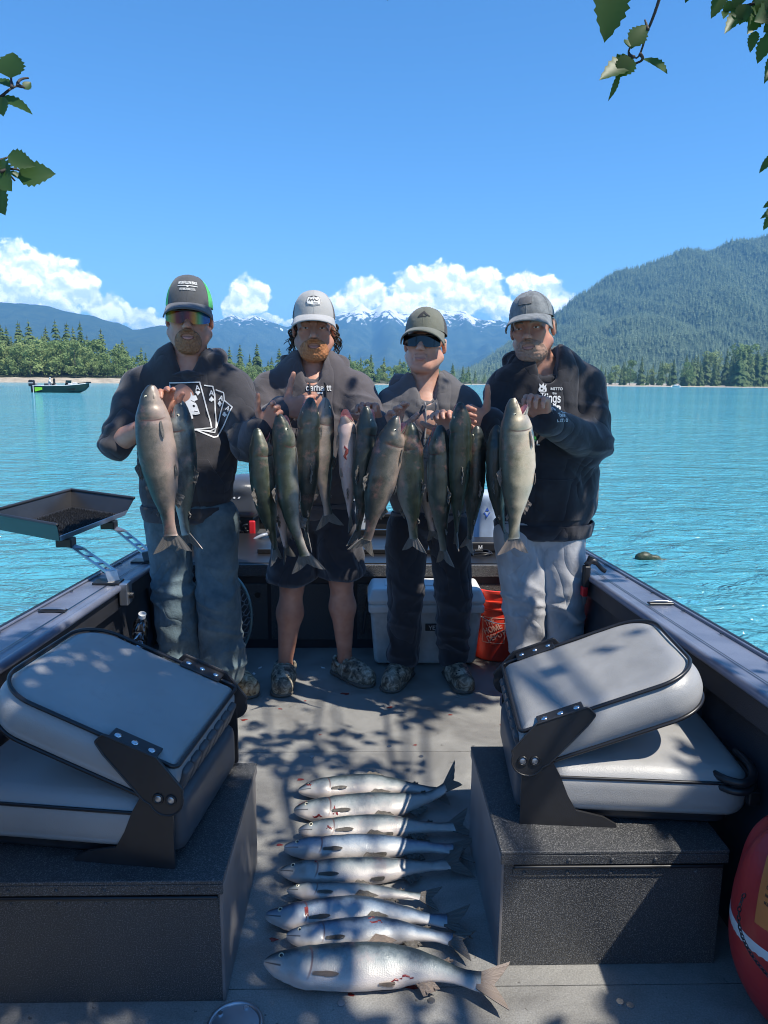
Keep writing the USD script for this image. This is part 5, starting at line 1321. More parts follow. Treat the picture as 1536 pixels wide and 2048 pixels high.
def build_person(label, D, K):
    """K: pixel keypoints (x, y[, depth]) of the photograph; D the person's distance"""
    W = {k: at_y(v[0], v[1], v[2] if len(v) > 2 else D) for k, v in K['pt'].items()}
    foot = W['base']; t = thing('person', label, 'person', (foot[0], foot[1], 0.0))
    p = Person(); p.t, p.W, p.K, p.D = t, W, K, D
    R = rotm(rx=K['head'][0], ry=K['head'][1], rz=K['head'][2]); o = W['head']; p.o = o; HS = K.get('hs', 1.07)
    # ---- skin: one continuous body
    F = Field()
    nb = W['neck']
    head_prims(F, o, R, K.get('fat', 1.0), HS)
    R = R * HS; p.R, p.HS = R, HS
    F.cap(o + R @ np.array([0, 0.022, -0.07]), nb + np.array([0, 0.03, -0.02]), K.get('neck_r', 0.056), K.get('neck_r', 0.056) + 0.006, 0.025)
    F.cap(nb + np.array([0, 0.03, -0.05]), W['chest'], 0.075, 0.10, 0.04)
    F.cap(W['chest'], W['hip'], 0.10, 0.11, 0.05)
    tips = {}
    for s in 'RL':
        F.cap(W['sh' + s], W['el' + s], 0.045, 0.038, 0.04); F.cap(W['el' + s], W['wr' + s], K.get('forearm', 0.042), 0.027, 0.02)
        h = K['hand' + s]
        tips[s] = hand_prims(F, W['wr' + s], np.array(h['a'], float), np.array(h['n'], float), 1 if s == 'R' else -1, h.get('curl', (0.7, 0.8, 0.85, 0.9)), h.get('thumb', (0.9, 0.3)), h.get('sc', 1.05), h.get('spread', 0.0))
        F.cap(W['hip' + s], W['kn' + s], 0.075, 0.052, 0.04)
        mid = W['kn' + s] * 0.66 + W['an' + s] * 0.34 + np.array([0, 0.018, 0])
        F.cap(W['kn' + s], mid, 0.050, 0.061, 0.03); F.cap(mid, W['an' + s], 0.059, 0.031, 0.03); F.ell(W['kn' + s] + np.array([0, -0.03, 0.0]), (0.034, 0.028, 0.045), 0.03)
        F.cap(W['an' + s], W['an' + s] + np.array([0, -0.012, -0.05]), 0.033, 0.028, 0.02)
    cell = lambda lo, hi: (np.minimum(lo, hi), np.maximum(lo, hi))
    ms = []
    hz = o[2] - 0.155                       # head above, body below
    ms.append(nets(F, o - [0.14, 0.16, 0.155], o + [0.14, 0.16, 0.16], 0.0034))
    lim = [W[k][2] for k in ('anR', 'anL')]
    legs_fine = K.get('bare_legs', False)
    body = nets(F, [min(W['elR'][0], W['shR'][0]) - 0.15, D - 0.62, min(lim) - 0.09], [max(W['elL'][0], W['shL'][0]) + 0.15, D + 0.35, hz], 0.0075 if legs_fine else 0.0095)
    # finer hands replace the coarse ones
    cut = []
    for s in 'RL':
        h = K['hand' + s]; a = unit(h['a']); c = W['wr' + s] + a * 0.07
        lo, hi = c - 0.125, c + 0.125
        cen = body.triangles_center; inside = ((cen > lo) & (cen < hi)).all(1)
        body = trimesh.Trimesh(body.vertices, body.faces[~inside], process=False)
        fine = nets(F, lo, hi, 0.0032)
        cen = fine.triangles_center
        ms.append(fine)
    ms.append(body)
    top = ms[0]
    keep = top.triangles_center[:, 2] > hz - 0.002
    ms[0] = trimesh.Trimesh(top.vertices, top.faces[keep], process=False)
    m = join(ms); m.remove_unreferenced_vertices()
    part('body', m, K.get('skin', 'skin'), t, smooth=True)
    p.headfield = F; p.tips = tips
    # ---- eyes, brows, lips
    g = lambda x, y, z: o + R @ np.array([x, y, z])
    for s in (-1, 1):
        e = trimesh.creation.icosphere(2, 0.0095); e.apply_scale([1.2, 0.8, 0.42]); e.vertices = e.vertices @ R.T + g(s * 0.033, -0.0815, 0.0045); ep = part('eye', e, 'eye_white', t, smooth=True)
        e = trimesh.creation.icosphere(2, 0.0042); e.apply_scale([1, 0.6, 0.9]); e.vertices = e.vertices @ R.T + g(s * 0.033, -0.0878, 0.0045); part('iris', e, 'eye_iris', ep, smooth=True)
        B = smooth_path([g(s * 0.014, -0.0985, 0.0235), g(s * 0.030, -0.0955, 0.028), g(s * 0.050, -0.078, 0.023)], 12)
        part('eyebrow', tube(B, np.linspace(0.0042, 0.0022, 12), 6), K.get('brow', 'hair_dark'), t, smooth=True)
    L = smooth_path([g(-0.021, -0.0915, -0.0650), g(-0.008, -0.0975, -0.0705), g(0.008, -0.0975, -0.0705), g(0.021, -0.0915, -0.0650)], 14)
    part('lips', tube(L, 0.0062 * np.sin(np.linspace(0.35, math.pi - 0.35, 14)), 8), 'lip', t, smooth=True)
    # ---- hoodie
    H = Field()
    c, hp = W['chest'], W['hem']
    sh = (W['shR'] + W['shL']) / 2
    tw = [K['torso'][0] * 0.90, K['torso'][1] * 0.93, K['torso'][2] * 0.95, K['torso'][3]]                         # half widths: chest, belly, hem; depth factor
    ax = np.array([0, 1.0, 0])
    H.cap(c + [0, 0.02, 0.05], c * 0.45 + hp * 0.55, tw[0], tw[1], 0.0, flat=(ax, tw[3]))
    H.cap(c * 0.45 + hp * 0.55, hp + [0, 0.0, tw[2] * 0.45], tw[1], tw[2], 0.05, flat=(ax, tw[3]))
    H.cap(nb + [0.04, 0.045, -0.055], W['shL'] + [-0.03, 0.02, -0.01], 0.052, 0.060, 0.05); H.cap(nb + [-0.04, 0.045, -0.055], W['shR'] + [0.03, 0.02, -0.01], 0.052, 0.060, 0.05)
    for s in 'RL':
        slv = K['sleeve' + s]               # radii shoulder, elbow, cuff; how far along the forearm it reaches
        Wc = W['el' + s] + (W['wr' + s] - W['el' + s]) * slv[3]
        H.cap(W['sh' + s] + [0, 0.01, -0.02], W['el' + s], slv[0] * 0.80, slv[1] * 0.80, 0.045); H.cap(W['el' + s], Wc, slv[1] * 0.78, slv[2], 0.03)
    nk = (nb + [0, -0.03, 0.06], nb + [0, -0.085, -0.050])
    H.cap(nb + [0, 0.03, 0.08], nb + [0, 0.02, -0.01], 0.072, 0.066, 0.012, 's'); H.cap(*nk, 0.058, 0.040, 0.015, 's')
    H.fn(lambda P, z=hp[2]: z - P[:, 2], 0.006, 'i')
    lo = np.array([min(W['elR'][0], W['shR'][0], c[0] - tw[1]) - 0.16, D - 0.50, hp[2] - 0.03]); hi = np.array([max(W['elL'][0], W['shL'][0], c[0] + tw[1]) + 0.16, D + 0.34, nb[2] + 0.12])
    hm = nets(H, lo, hi, 0.0085)
    v, n = hm.vertices.copy(), hm.vertex_normals.copy()
    dE = np.minimum(*[np.linalg.norm(v - W['el' + s], axis=1) for s in 'RL'])
    arm = np.clip(1.4 - dE / 0.20, 0, 1)
    v1 = folds(v, n, (0, 0, 1), 2.5, 8.0, 0.012, 5 + K['seed'])
    v1 = folds(v1, n, (0.8, 0, 1), 12.0, 4.5, 0.007, 17 + K['seed'])
    hemw = np.clip(1 - (v[:, 2] - hp[2]) / 0.22, 0, 1)[:, None]
    v2 = folds(v, n, (0.55, 0.2, 1), 17.0, 6.5, 0.019, 9 + K['seed'], warp=1.3)
    v3 = folds(v, n, (0.2, 0, 1), 3.0, 11.0, 0.016, 29 + K['seed'], warp=1.0)
    amp = np.clip(arm, 0.0, 1)[:, None]
    flat_ = np.clip(1 - np.abs(v[:, 0] - c[0]) / 0.15, 0, 1)[:, None] * np.clip((v[:, 2] - (c[2] - 0.16)) / 0.1, 0, 1)[:, None] * np.clip((0.02 + D - v[:, 1]) / 0.05, 0, 1)[:, None]
    v = v + (v1 - v) * (1 - 0.75 * flat_) * (1 - amp) + (v2 - v) * amp + (v3 - v) * hemw * (1 - amp)
    hm = trimesh.Trimesh(v, hm.faces, process=False)
    hd = part('hoodie', hm, K['hoodie'], t, smooth=True)
    p.hm, p.hd = hm, hd
    C = Field(); pts = hood_and_collar(C, nb, *K.get('hood', ()))
    cm = nets(C, nb - [0.24, 0.22, 0.22], nb + [0.24, 0.28, 0.16], 0.007)
    v, n = cm.vertices, cm.vertex_normals
    cm = trimesh.Trimesh(folds(folds(v, n, (1, 0.2, 0.1), 4.0, 17.0, 0.020, 41 + K['seed']), n, (0.5, 1, 0), 9, 20, 0.009, 3 + K['seed']), cm.faces, process=False)
    part('hood', cm, K['hoodie'], hd, smooth=True)
    # ribbed hem and cuffs
    hv_ = hm.vertices[np.abs(hm.vertices[:, 2] - hp[2] - 0.025) < 0.02]; cen = hv_.mean(0)
    ha = np.arctan2(hv_[:, 1] - cen[1], hv_[:, 0] - cen[0]); hr_ = np.hypot(hv_[:, 1] - cen[1], hv_[:, 0] - cen[0])
    aa = np.linspace(-np.pi, np.pi, 61)[:-1]; rad = np.array([hr_[np.abs((ha - x + np.pi) % (2 * np.pi) - np.pi) < 0.09].max() for x in aa]); rad = (rad + np.roll(rad, 1) + np.roll(rad, -1)) / 3
    P = np.array([[[cen[0] + (q + d_) * math.cos(x), cen[1] + (q + d_) * math.sin(x), hp[2] + z_] for d_, z_ in ((-0.004, 0.016), (0.001, 0.008), (-0.002, -0.012), (-0.008, -0.040), (-0.022, -0.050), (-0.05, -0.048))] for x, q in zip(np.r_[aa, aa[:1]], np.r_[rad, rad[:1]])])
    hb = sheet(P, thick=0.004)
    if (hb.vertex_normals[3] @ (hb.vertices[3] - cen)) < 0: hb.invert()
    hb.vertices = hb.vertices + hb.vertex_normals * (0.006 * (meshkit.noise(hb.vertices * [60, 60, 8], K['seed']) - 0.5))[:, None]
    part('hem_band', hb, K['hoodie'], hd, smooth=60)
    for s in 'RL':
        slv = K['sleeve' + s]; Wc = W['el' + s] + (W['wr' + s] - W['el' + s]) * slv[3]; d = unit(W['wr' + s] - W['el' + s])
        part('cuff', tube([Wc - d * 0.03, Wc - d * 0.01, Wc + d * 0.02, Wc + d * 0.035, Wc + d * 0.036], [slv[2] * 1.0, slv[2] * 1.06, slv[2] * 1.03, slv[2] * 0.86, slv[2] * 0.5], 20), K['hoodie'], hd, smooth=50)
    # front pocket
    if K.get('pocket', True):
        pk = flat_poly(Polygon([(-0.15, 0.0), (-0.155, 0.06), (-0.10, 0.165), (0.10, 0.165), (0.155, 0.06), (0.15, 0.0)]).buffer(0.006), 0.003)
        part('pocket', drape(pk, hm, np.array([c[0], 0, hp[2] + 0.05]), (1, 0, 0), (0, 0, 1), (0, -1, 0), 0.002, 0.012), K['hoodie'], hd, smooth=30)
    # ---- trousers
    T = Field(); tr = [K['legs'][0] * 0.86, *K['legs'][1:]]             # radii hip, knee, hem; end fraction knee to ankle (or None)
    T.cap(W['hipR'] * 0.7 + W['hipL'] * 0.3 + [0, 0, 0.05], W['hipL'] * 0.7 + W['hipR'] * 0.3 + [0, 0, 0.05], tr[0] * 1.05, None, 0.0)
    ends = {}
    for s in 'RL':
        kn, an, h0 = W['kn' + s], W['an' + s], W['hip' + s]
        if tr[3] <= 0: kn = h0 + (kn - h0) * (1 + tr[3]); T.cap(h0, kn, tr[0], tr[1], 0.03); ends[s] = kn
        else:
            e = kn + (an - kn) * tr[3]; T.cap(h0, kn, tr[0], tr[1], 0.012); T.cap(kn, e, tr[1], tr[2], 0.012); ends[s] = e
    zc = min(ends['R'][2], ends['L'][2])
    T.fn(lambda P, z=W['hem'][2] + 0.03: P[:, 2] - z, 0.01, 'i')
    if tr[3] <= 0:
        eR, eL, xm = ends['R'], ends['L'], (ends['R'][0] + ends['L'][0]) / 2
        T.fn(lambda P: np.where(P[:, 0] < xm, eR[2], eL[2]) - P[:, 2], 0.004, 'i')
    tm = nets(T, [min(W['hipR'][0], W['anR'][0]) - 0.22, D - 0.34, zc - 0.12], [max(W['hipL'][0], W['anL'][0]) + 0.22, D + 0.34, W['hipR'][2] + 0.2], 0.0085)
    v, n = tm.vertices, tm.vertex_normals
    kz = np.mean([W['knR'][2], W['knL'][2]])
    low = np.clip(1 - np.abs(v[:, 2] - (zc + 0.05)) / 0.22, 0, 1)[:, None]; kne = np.clip(1 - np.abs(v[:, 2] - kz) / 0.16, 0, 1)[:, None]
    a1 = folds(v, n, (0.1, 0, 1), 2.5, 7.0, 0.014, 61 + K['seed']); a2 = folds(v, n, (0.35, 0.1, 1), 15.0, 5.0, K.get('crumple', 0.03) * 0.6, 67 + K['seed'], warp=1.4)
    v = v + (a1 - v) + (a2 - v) * np.clip(low + 0.7 * kne + 0.12, 0, 1)
    part(K.get('pants_name', 'trousers'), trimesh.Trimesh(v, tm.faces, process=False), K['pants'], t, smooth=True)
    p.ends = ends
    return p


def beard(p, mat, lo=-0.125, hi=-0.045, side=0.058, thick=0.006, moustache=True, sideburn=False):
    o, R = p.o, p.R
    def f(P):
        q = (P - o) @ R / p.HS ** 2
        d = p.headfield(P) - thick - 0.004 * meshkit.noise(q * 150, 3)
        zone = (np.abs(q[:, 0]) / side) ** 2.2 + ((q[:, 2] - (-0.085)) / 0.047) ** 2 - 1
        zone = zone * 0.03
        if moustache:
            m2 = ((np.abs(q[:, 0]) / 0.040) ** 2 + ((q[:, 2] + 0.050 + 0.25 * np.abs(q[:, 0])) / 0.011) ** 2 - 1) * 0.01
            zone = np.minimum(zone, m2)
        if sideburn:
            m3 = np.maximum(np.abs(np.abs(q[:, 0]) - 0.066) - 0.018, np.abs(q[:, 2] + 0.045) - 0.055); m3 = np.maximum(m3, q[:, 1] - 0.005)
            zone = np.minimum(zone, m3)
        mouth = 1 - (q[:, 0] / 0.024) ** 2 - ((q[:, 2] + 0.0655) / 0.0105) ** 2
        return np.maximum(np.maximum(np.maximum(d, zone), mouth * 0.01), q[:, 1] + 0.01 if not sideburn else q[:, 1] - 0.02)
    m = nets(f, o - [0.12, 0.16, 0.16], o + [0.12, 0.10, 0.06], 0.003, slack=2.5)
    part('beard', m, mat, p.t, smooth=True)


def draw_cords(p, x1, x2, l1, l2, mat):
    nb, c = p.W['neck'], p.W['chest']
    for dx, ln in ((x1, l1), (x2, l2)):
        n = 14; zz = np.linspace(nb[2] - 0.075, nb[2] - 0.075 - ln, n)
        line = trimesh.Trimesh(np.column_stack([dx + 0.006 * np.sin(np.linspace(0, 3, n)), zz, np.zeros(n)]), np.array([[i, i + 1, i] for i in range(n - 1)]), process=False)
        dr = drape(line, p.hm, np.array([nb[0], 0, 0]), (1, 0, 0), (0, 0, 1), (0, -1, 0), 0.006, 0)
        V = dr.vertices.copy(); V[0] += [0, -0.03, 0.0]; V[1] += [0, -0.02, 0]
        cp = part('draw_cord', tube(smooth_path(V, 30), 0.0042, 7), mat, p.hd, smooth=True)
        part('cord_tip', tube([V[-1], V[-1] - [0, 0, 0.012], V[-1] - [0, 0, 0.024]], 0.0046, 7), 'brushed', cp, smooth=True)
# ---- the person in the green-backed cap
def px_print(p, cx, cy, D):
    """origin and scale for prints given in the photograph's pixels round (cx, cy)"""
    o = at_y(cx, cy, D); return np.array([o[0], 0, o[2]]), D / FPX
UP = dict(a=(0, -0.1, 1), n=(0, -1, 0))
k1 = dict(seed=1, head=(0.02, 0.03, 0.16), torso=(0.20, 0.20, 0.205, 0.66), sleeveR=(0.098, 0.078, 0.062, 0.0), sleeveL=(0.098, 0.085, 0.055, 0.95), legs=(0.116, 0.084, 0.088, 0.93), hoodie='hoodie_charcoal', pants='denim', pants_name='jeans',
          brow='beard_auburn', crumple=0.04, forearm=0.048, neck_r=0.064, fat=1.08,
          handR=dict(a=(0.25, -0.25, 1), n=(0.35, -0.9, -0.2), curl=(0.45, 0.55, 0.75, 0.85), thumb=(0.5, 0.3)), handL=dict(a=(0.55, -0.3, 0.55), n=(0.2, -0.9, 0.3), curl=(0.5, 0.55, 0.6, 0.7), thumb=(0.9, 0.4)),
          pt=dict(base=(410, 1400), head=(379, 640), neck=(379, 716), chest=(375, 790, 3.10), hip=(378, 1010, 3.10), hem=(376, 1016, 3.09), shR=(278, 764, 3.10), shL=(470, 768, 3.10), elR=(234, 884, 2.96), wrR=(318, 838, 2.80), elL=(497, 886, 2.99), wrL=(524, 858, 2.85),
                  hipR=(336, 1035), hipL=(428, 1035), knR=(345, 1180, 3.04), knL=(436, 1190, 3.04), anR=(368, 1345, 3.08), anL=(448, 1345, 3.06)))
P1 = build_person('person in a green-backed grey cap and mirrored sunglasses with playing cards on the hoodie', 3.08, k1)
cp, cr = hat(P1.t, P1.o, P1.R, 'cap_grey', 'mesh_green', 'under_brim', top=0.120, split=56)
part('cap_text', on_crown(join([words('GOODFELLOW BROS', 0.0105, 0, 0.034, True, width=0.088), words('ESTABLISHED 1921', 0.0065, 0, 0.010, True, width=0.066), flat_poly(Polygon([(-0.044, 0.0205), (0.044, 0.0205), (0.044, 0.0225), (-0.044, 0.0225)])), flat_poly(Polygon([(-0.006, 0.0205), (0, 0.016), (0.006, 0.0205)]))]), cr), 'print_white', cp)
def visor(p, mat, half, h, top, name='sunglasses', wrap=0.9, split=False, drop=0.0):
    o, R = p.o, p.R
    sg = thing(name, None, None, o, parent=p.t)
    def pt(x, z, off=0.0):
        a = x / half * wrap
        return o + R @ np.array([0.079 * math.sin(a) / math.sin(wrap) * half / 0.072, -0.020 - (0.088 + off) * math.cos(a) ** 0.75 - 0.001, z])
    us = np.linspace(-half, half, 33)
    P = np.array([[pt(x, top - h * v * (1 - 0.22 * (abs(x) / half) ** 3) * ((1 - 0.42 * math.exp(-(x / 0.010) ** 2)) if v > 0.5 or True else 1)) for v in np.linspace(0, 1, 7)] for x in us])
    m = sheet(P, thick=0.002)
    if m.vertex_normals[100] @ (R @ np.array([0, -1.0, 0])) < 0: m.invert()
    part('lens', m, mat, sg, smooth=40)
    part('frame_top', tube([pt(x, top + 0.001, 0.001) for x in us], 0.0034, 7), 'frame_black', sg, smooth=True)
    for s in (-1, 1):
        part('temple', tube([pt(s * half, top - 0.006), o + R @ np.array([s * 0.084, -0.02, top - 0.006]), o + R @ np.array([s * 0.083, 0.02, top - 0.008])], [0.0046, 0.004, 0.003], 7), 'frame_black', sg, smooth=True)
visor(P1, 'lens_painted_mirror', 0.072, 0.047, 0.026)
beard(P1, 'beard_auburn', side=0.050)
o, s = px_print(P1, 395, 815, 2.95)
q = lambda x, y: ((x - 395) * s, (815 - y) * s)
from shapely.geometry import LineString, Point
def stroke(pts, w, closed=False): return LineString([q(*a) for a in (pts + pts[:1] if closed else pts)]).buffer(w * s)
cards = [stroke([(336, 768), (395, 766), (416, 856), (383, 859)], 1.1), stroke([(336, 772), (341, 800)], 1.0), stroke([(404, 772), (419, 774), (422, 790), (424, 857), (414, 862), (384, 860)], 1.1), stroke([(425, 781), (440, 786), (442, 800), (421, 866), (400, 861)], 1.1),
         stroke([(443, 802), (460, 814), (426, 874), (420, 875), (390, 861)], 1.2)]
blob = Polygon([q(*a) for a in ((371, 800), (376, 795), (373, 788), (378, 786), (381, 793), (387, 792), (390, 800), (384, 803), (389, 812), (394, 828), (386, 830), (379, 829), (381, 837), (377, 839), (374, 822), (366, 803))]).buffer(0.0008)
blob = blob.difference(Point(q(383, 813)).buffer(2.4 * s)).difference(stroke([(378, 802), (386, 806)], 0.7)).difference(stroke([(384, 823), (390, 824)], 0.8))
pieces = [flat_poly(c) for c in cards] + [flat_poly(blob)]
def suit(kind, x, y, r):
    c = np.array(q(x, y)); r *= s
    if kind == 'diamond': return Polygon([c + [0, 1.5 * r], c + [r, 0], c + [0, -1.5 * r], c + [-r, 0]])
    lob = [Point(c + np.array([dx, dy]) * r).buffer(rr * r) for dx, dy, rr in {'heart': ((-0.5, 0.35, 0.58), (0.5, 0.35, 0.58)), 'spade': ((-0.5, -0.3, 0.58), (0.5, -0.3, 0.58)), 'club': ((-0.6, -0.2, 0.58), (0.6, -0.2, 0.58), (0, 0.6, 0.58))}[kind]]
    tri = {'heart': Polygon([c + [-r, 0.2 * r], c + [r, 0.2 * r], c + [0, -1.25 * r]]), 'spade': Polygon([c + [-r, -0.15 * r], c + [r, -0.15 * r], c + [0, 1.3 * r]]), 'club': Polygon([c + [-0.3 * r, -1.3 * r], c + [0.3 * r, -1.3 * r], c + [0.1 * r, 0.2 * r], c + [-0.1 * r, 0.2 * r]])}[kind]
    stem_ = Polygon([c + [-0.3 * r, -1.3 * r], c + [0.3 * r, -1.3 * r], c + [0, 0]])
    u = tri
    for l_ in lob: u = u.union(l_)
    return u.union(stem_) if kind != 'heart' else u
for (x, y), (sx, sy), kind, rot in (((390.5, 777), (391, 787), 'heart', 0.12), ((416, 787), (416, 799), 'spade', 0.0), ((435, 797), (432, 808), 'diamond', -0.28), ((450, 817), (442.5, 829), 'club', -0.5)):
    w_ = words('A', 9.5 * s, 0, 0, True); w_.apply_transform(trimesh.transformations.rotation_matrix(rot, [0, 0, 1])); w_.apply_translation([*q(x, y), 0]); pieces.append(w_)
    pieces.append(flat_poly(suit(kind, sx, sy, 4.2)))
part('card_print', drape(join(pieces), P1.hm, o, (1, 0, 0), (0, 0, 1), (0, -1, 0), 0.0022, 0.012), 'print_white', P1.hd)

# ---- the person with curly hair and a red beard
k2 = dict(seed=2, head=(0.03, 0.0, 0.06), torso=(0.205, 0.20, 0.195, 0.66), sleeveR=(0.10, 0.088, 0.056, 0.93), sleeveL=(0.10, 0.088, 0.056, 0.9), legs=(0.112, 0.108, 0.1, -0.10), hoodie='hoodie_faded', pants='shorts_black', pants_name='shorts', bare_legs=True,
          brow='beard_auburn', neck_r=0.060, fat=1.03, hood=(0.112, 0.10, 0.040, 0.08),
          handR=dict(a=(0.9, -0.35, 0.12), n=(0.2, 0.9, 0), curl=(0.8, 0.9, 0.95, 1.0), thumb=(1.35, 0.05), sc=1.12), handL=dict(a=(-0.25, -0.35, 0.5), n=(-0.2, -0.9, -0.1), curl=(0.6, 0.7, 0.8, 0.8), thumb=(0.7, 0.1)),
          pt=dict(base=(640, 1375), head=(628, 660), neck=(627, 730), chest=(627, 800, 3.30), hip=(630, 1000, 3.32), hem=(630, 1010, 3.32), shR=(542, 774, 3.30), shL=(715, 776, 3.30), elR=(524, 862, 3.20), wrR=(566, 818, 3.0), elL=(746, 866, 3.16), wrL=(752, 846, 3.0),
                  hipR=(590, 1040), hipL=(672, 1040), knR=(584, 1172, 3.28), knL=(682, 1160, 3.30), anR=(570, 1332, 3.30), anL=(690, 1318, 3.36)))
P2 = build_person('person in a light grey cap, faded hoodie and black shorts, one thumb up', 3.30, k2)
cp, cr = hat(P2.t, P2.o, P2.R, 'cap_light', 'mesh_black', 'under_brim', top=0.112, split=64)
hexa = Polygon([(-0.036, 0.016), (-0.031, 0.036), (0, 0.043), (0.031, 0.036), (0.036, 0.016), (0.031, 0.004), (0, -0.001), (-0.031, 0.004)])
part('cap_patch', on_crown(flat_poly(hexa, 0.0012), cr), 'print_white', cp)
part('patch_print', on_crown(join([flat_poly(hexa.buffer(-0.0016).difference(hexa.buffer(-0.0032)), 0.0022), flat_poly(LineString([(-0.024, 0.018), (-0.018, 0.026), (-0.014, 0.016), (-0.006, 0.025), (-0.001, 0.016), (0.006, 0.026), (0.011, 0.017), (0.024, 0.022)]).buffer(0.0018), 0.0022), flat_poly(Polygon([(-0.02, 0.032), (-0.008, 0.038), (0, 0.034), (0.010, 0.038), (0.02, 0.032)]), 0.0022), flat_poly(LineString([(0.0, 0.009), (0.02, 0.009)]).buffer(0.0015), 0.0022)]), cr), 'print_dark', cp)
beard(P2, 'beard_red', side=0.060, thick=0.008)
g = nrng(12)
hr = []
for sgn in (-1, 1):
    for _ in range(26):
        x0 = np.array([sgn * g.uniform(0.070, 0.088), g.uniform(0.0, 0.07), g.uniform(-0.01, 0.025)]); n = 22; L_ = g.uniform(0.06, 0.12); ph = g.uniform(0, 6.28); rr = g.uniform(0.006, 0.012)
        tq = np.linspace(0, 1, n)
        C_ = np.column_stack([x0[0] + sgn * (0.022 * tq * g.uniform(0.4, 1.4)) + rr * np.cos(9 * tq + ph), x0[1] + 0.01 * tq + rr * np.sin(9 * tq + ph), x0[2] - L_ * tq])
        hr.append(tube(C_ @ P2.R.T + P2.o, np.linspace(0.0042, 0.0014, n), 5))
part('hair', hr, 'hair_dark', P2.t, smooth=True)
draw_cords(P2, -0.012, 0.056, 0.13, 0.12, 'print_dark')
o, s = px_print(P2, 636, 776, 3.16)
part('chest_print', drape(join([words('carhartt', 11.0 * s, 0, 0, True, width=50 * s), flat_poly(Polygon([(-3 * s, -9 * s), (9 * s, -7.5 * s), (8 * s, -11.5 * s), (-2 * s, -11.5 * s)]))]), P2.hm, o, (1, 0, 0), (0, 0, 1), (0, -1, 0), 0.0022, 0.010), 'print_white', P2.hd)

# ---- the younger person with black sunglasses
k3 = dict(seed=3, head=(-0.10, 0.04, -0.24), torso=(0.20, 0.195, 0.185, 0.66), sleeveR=(0.098, 0.086, 0.054, 0.95), sleeveL=(0.098, 0.086, 0.054, 0.93), legs=(0.116, 0.086, 0.070, 0.93), hoodie='hoodie_grey', pants='sweatpants_black', skin='skin_pale',
          neck_r=0.061, fat=1.03, hood=(0.115, 0.105, 0.042, 0.09),
          handR=dict(a=(0.15, -0.2, 1), n=(0.45, -0.8, 0), curl=(0.35, 0.4, 0.5, 0.6), thumb=(0.8, 0.2)), handL=dict(a=(-0.45, -0.3, 0.75), n=(-0.2, -0.9, -0.3), curl=(0.6, 0.7, 0.75, 0.8), thumb=(0.75, 0.3)),
          pt=dict(base=(855, 1378), head=(850, 690), neck=(852, 770), chest=(855, 840, 3.30), hip=(855, 1010, 3.32), hem=(855, 1030, 3.32), shR=(786, 806, 3.30), shL=(930, 806, 3.30), elR=(772, 892, 3.20), wrR=(782, 872, 3.02), elL=(952, 890, 3.18), wrL=(906, 866, 3.0),
                  hipR=(815, 1055), hipL=(898, 1055), knR=(810, 1185, 3.30), knL=(906, 1190, 3.30), anR=(806, 1318, 3.33), anL=(908, 1318, 3.33)))
P3 = build_person('person in an olive cap, black sunglasses, grey hoodie and black sweatpants', 3.30, k3)
cp, cr = hat(P3.t, P3.o, P3.R, 'cap_olive', 'mesh_black', 'under_brim', top=0.106, split=66, curve=0.040)
part('cap_logo', on_crown(flat_poly(Polygon([(-0.026, 0.010), (-0.016, 0.022), (0.0, 0.036), (0.010, 0.026), (0.030, 0.014), (0.012, 0.018), (0.002, 0.026), (-0.010, 0.017), (0.0, 0.012), (0.014, 0.011)]).buffer(0.0012)), cr), 'print_dark', cp)
visor(P3, 'lens_black', 0.069, 0.046, 0.022)
draw_cords(P3, -0.012, 0.034, 0.16, 0.20, 'cord_grey')

# ---- the older person in the black hoodie
k4 = dict(seed=4, head=(0.04, -0.10, -0.42), torso=(0.215, 0.23, 0.235, 0.68), sleeveR=(0.105, 0.09, 0.06, 0.92), sleeveL=(0.112, 0.098, 0.06, 0.94), legs=(0.126, 0.090, 0.070, 0.9), hoodie='hoodie_black', pants='sweatpants_grey', pocket=True,
          brow='hair_grey', neck_r=0.06, fat=1.0, hood=(0.112, 0.10, 0.046, 0.07), crumple=0.04,
          handR=dict(a=(-0.85, -0.3, 0.2), n=(-0.2, -0.95, 0), curl=(0.8, 0.9, 0.95, 1.0), thumb=(1.25, 0.05), sc=1.12), handL=dict(a=(-0.35, -0.35, 0.75), n=(-0.55, -0.75, 0), curl=(0.75, 0.85, 0.9, 0.9), thumb=(0.75, 0.2), sc=1.1),
          pt=dict(base=(1080, 1400), head=(1064, 660), neck=(1086, 726), chest=(1090, 800, 3.14), hip=(1090, 1010, 3.16), hem=(1092, 1048, 3.16), shR=(1010, 776, 3.14), shL=(1172, 764, 3.16), elR=(1000, 880, 3.06), wrR=(978, 842, 2.94), elL=(1184, 890, 3.06), wrL=(1088, 838, 2.84),
                  hipR=(1038, 1070), hipL=(1118, 1070), knR=(1048, 1195, 3.12), knL=(1128, 1195, 3.12), anR=(1056, 1325, 3.14), anL=(1122, 1322, 3.14)))
P4 = build_person('person in a black hoodie, grey sweatpants and washed camouflage cap, head turned aside', 3.14, k4)
cp, cr = hat(P4.t, P4.o, P4.R, 'cap_camo', 'cap_camo', 'under_brim', top=0.106, split=62, curve=0.036, structured=0.4)
flag = [Polygon([(-0.038, 0.008), (0.026, 0.008), (0.026, 0.044), (-0.038, 0.044)])]
part('cap_patch', on_crown(flat_poly(flag[0], 0.0010), cr), 'cap_grey', cp)
part('patch_print', on_crown(join([flat_poly(Polygon([(-0.036, z), (0.024, z), (0.024, z + 0.0022), (-0.036, z + 0.0022)]), 0.0020) for z in np.arange(0.010, 0.042, 0.0048)]), cr), 'cord_grey', cp)
beard(P4, 'stubble', side=0.062, thick=0.0022)
hs = []
g = nrng(4)
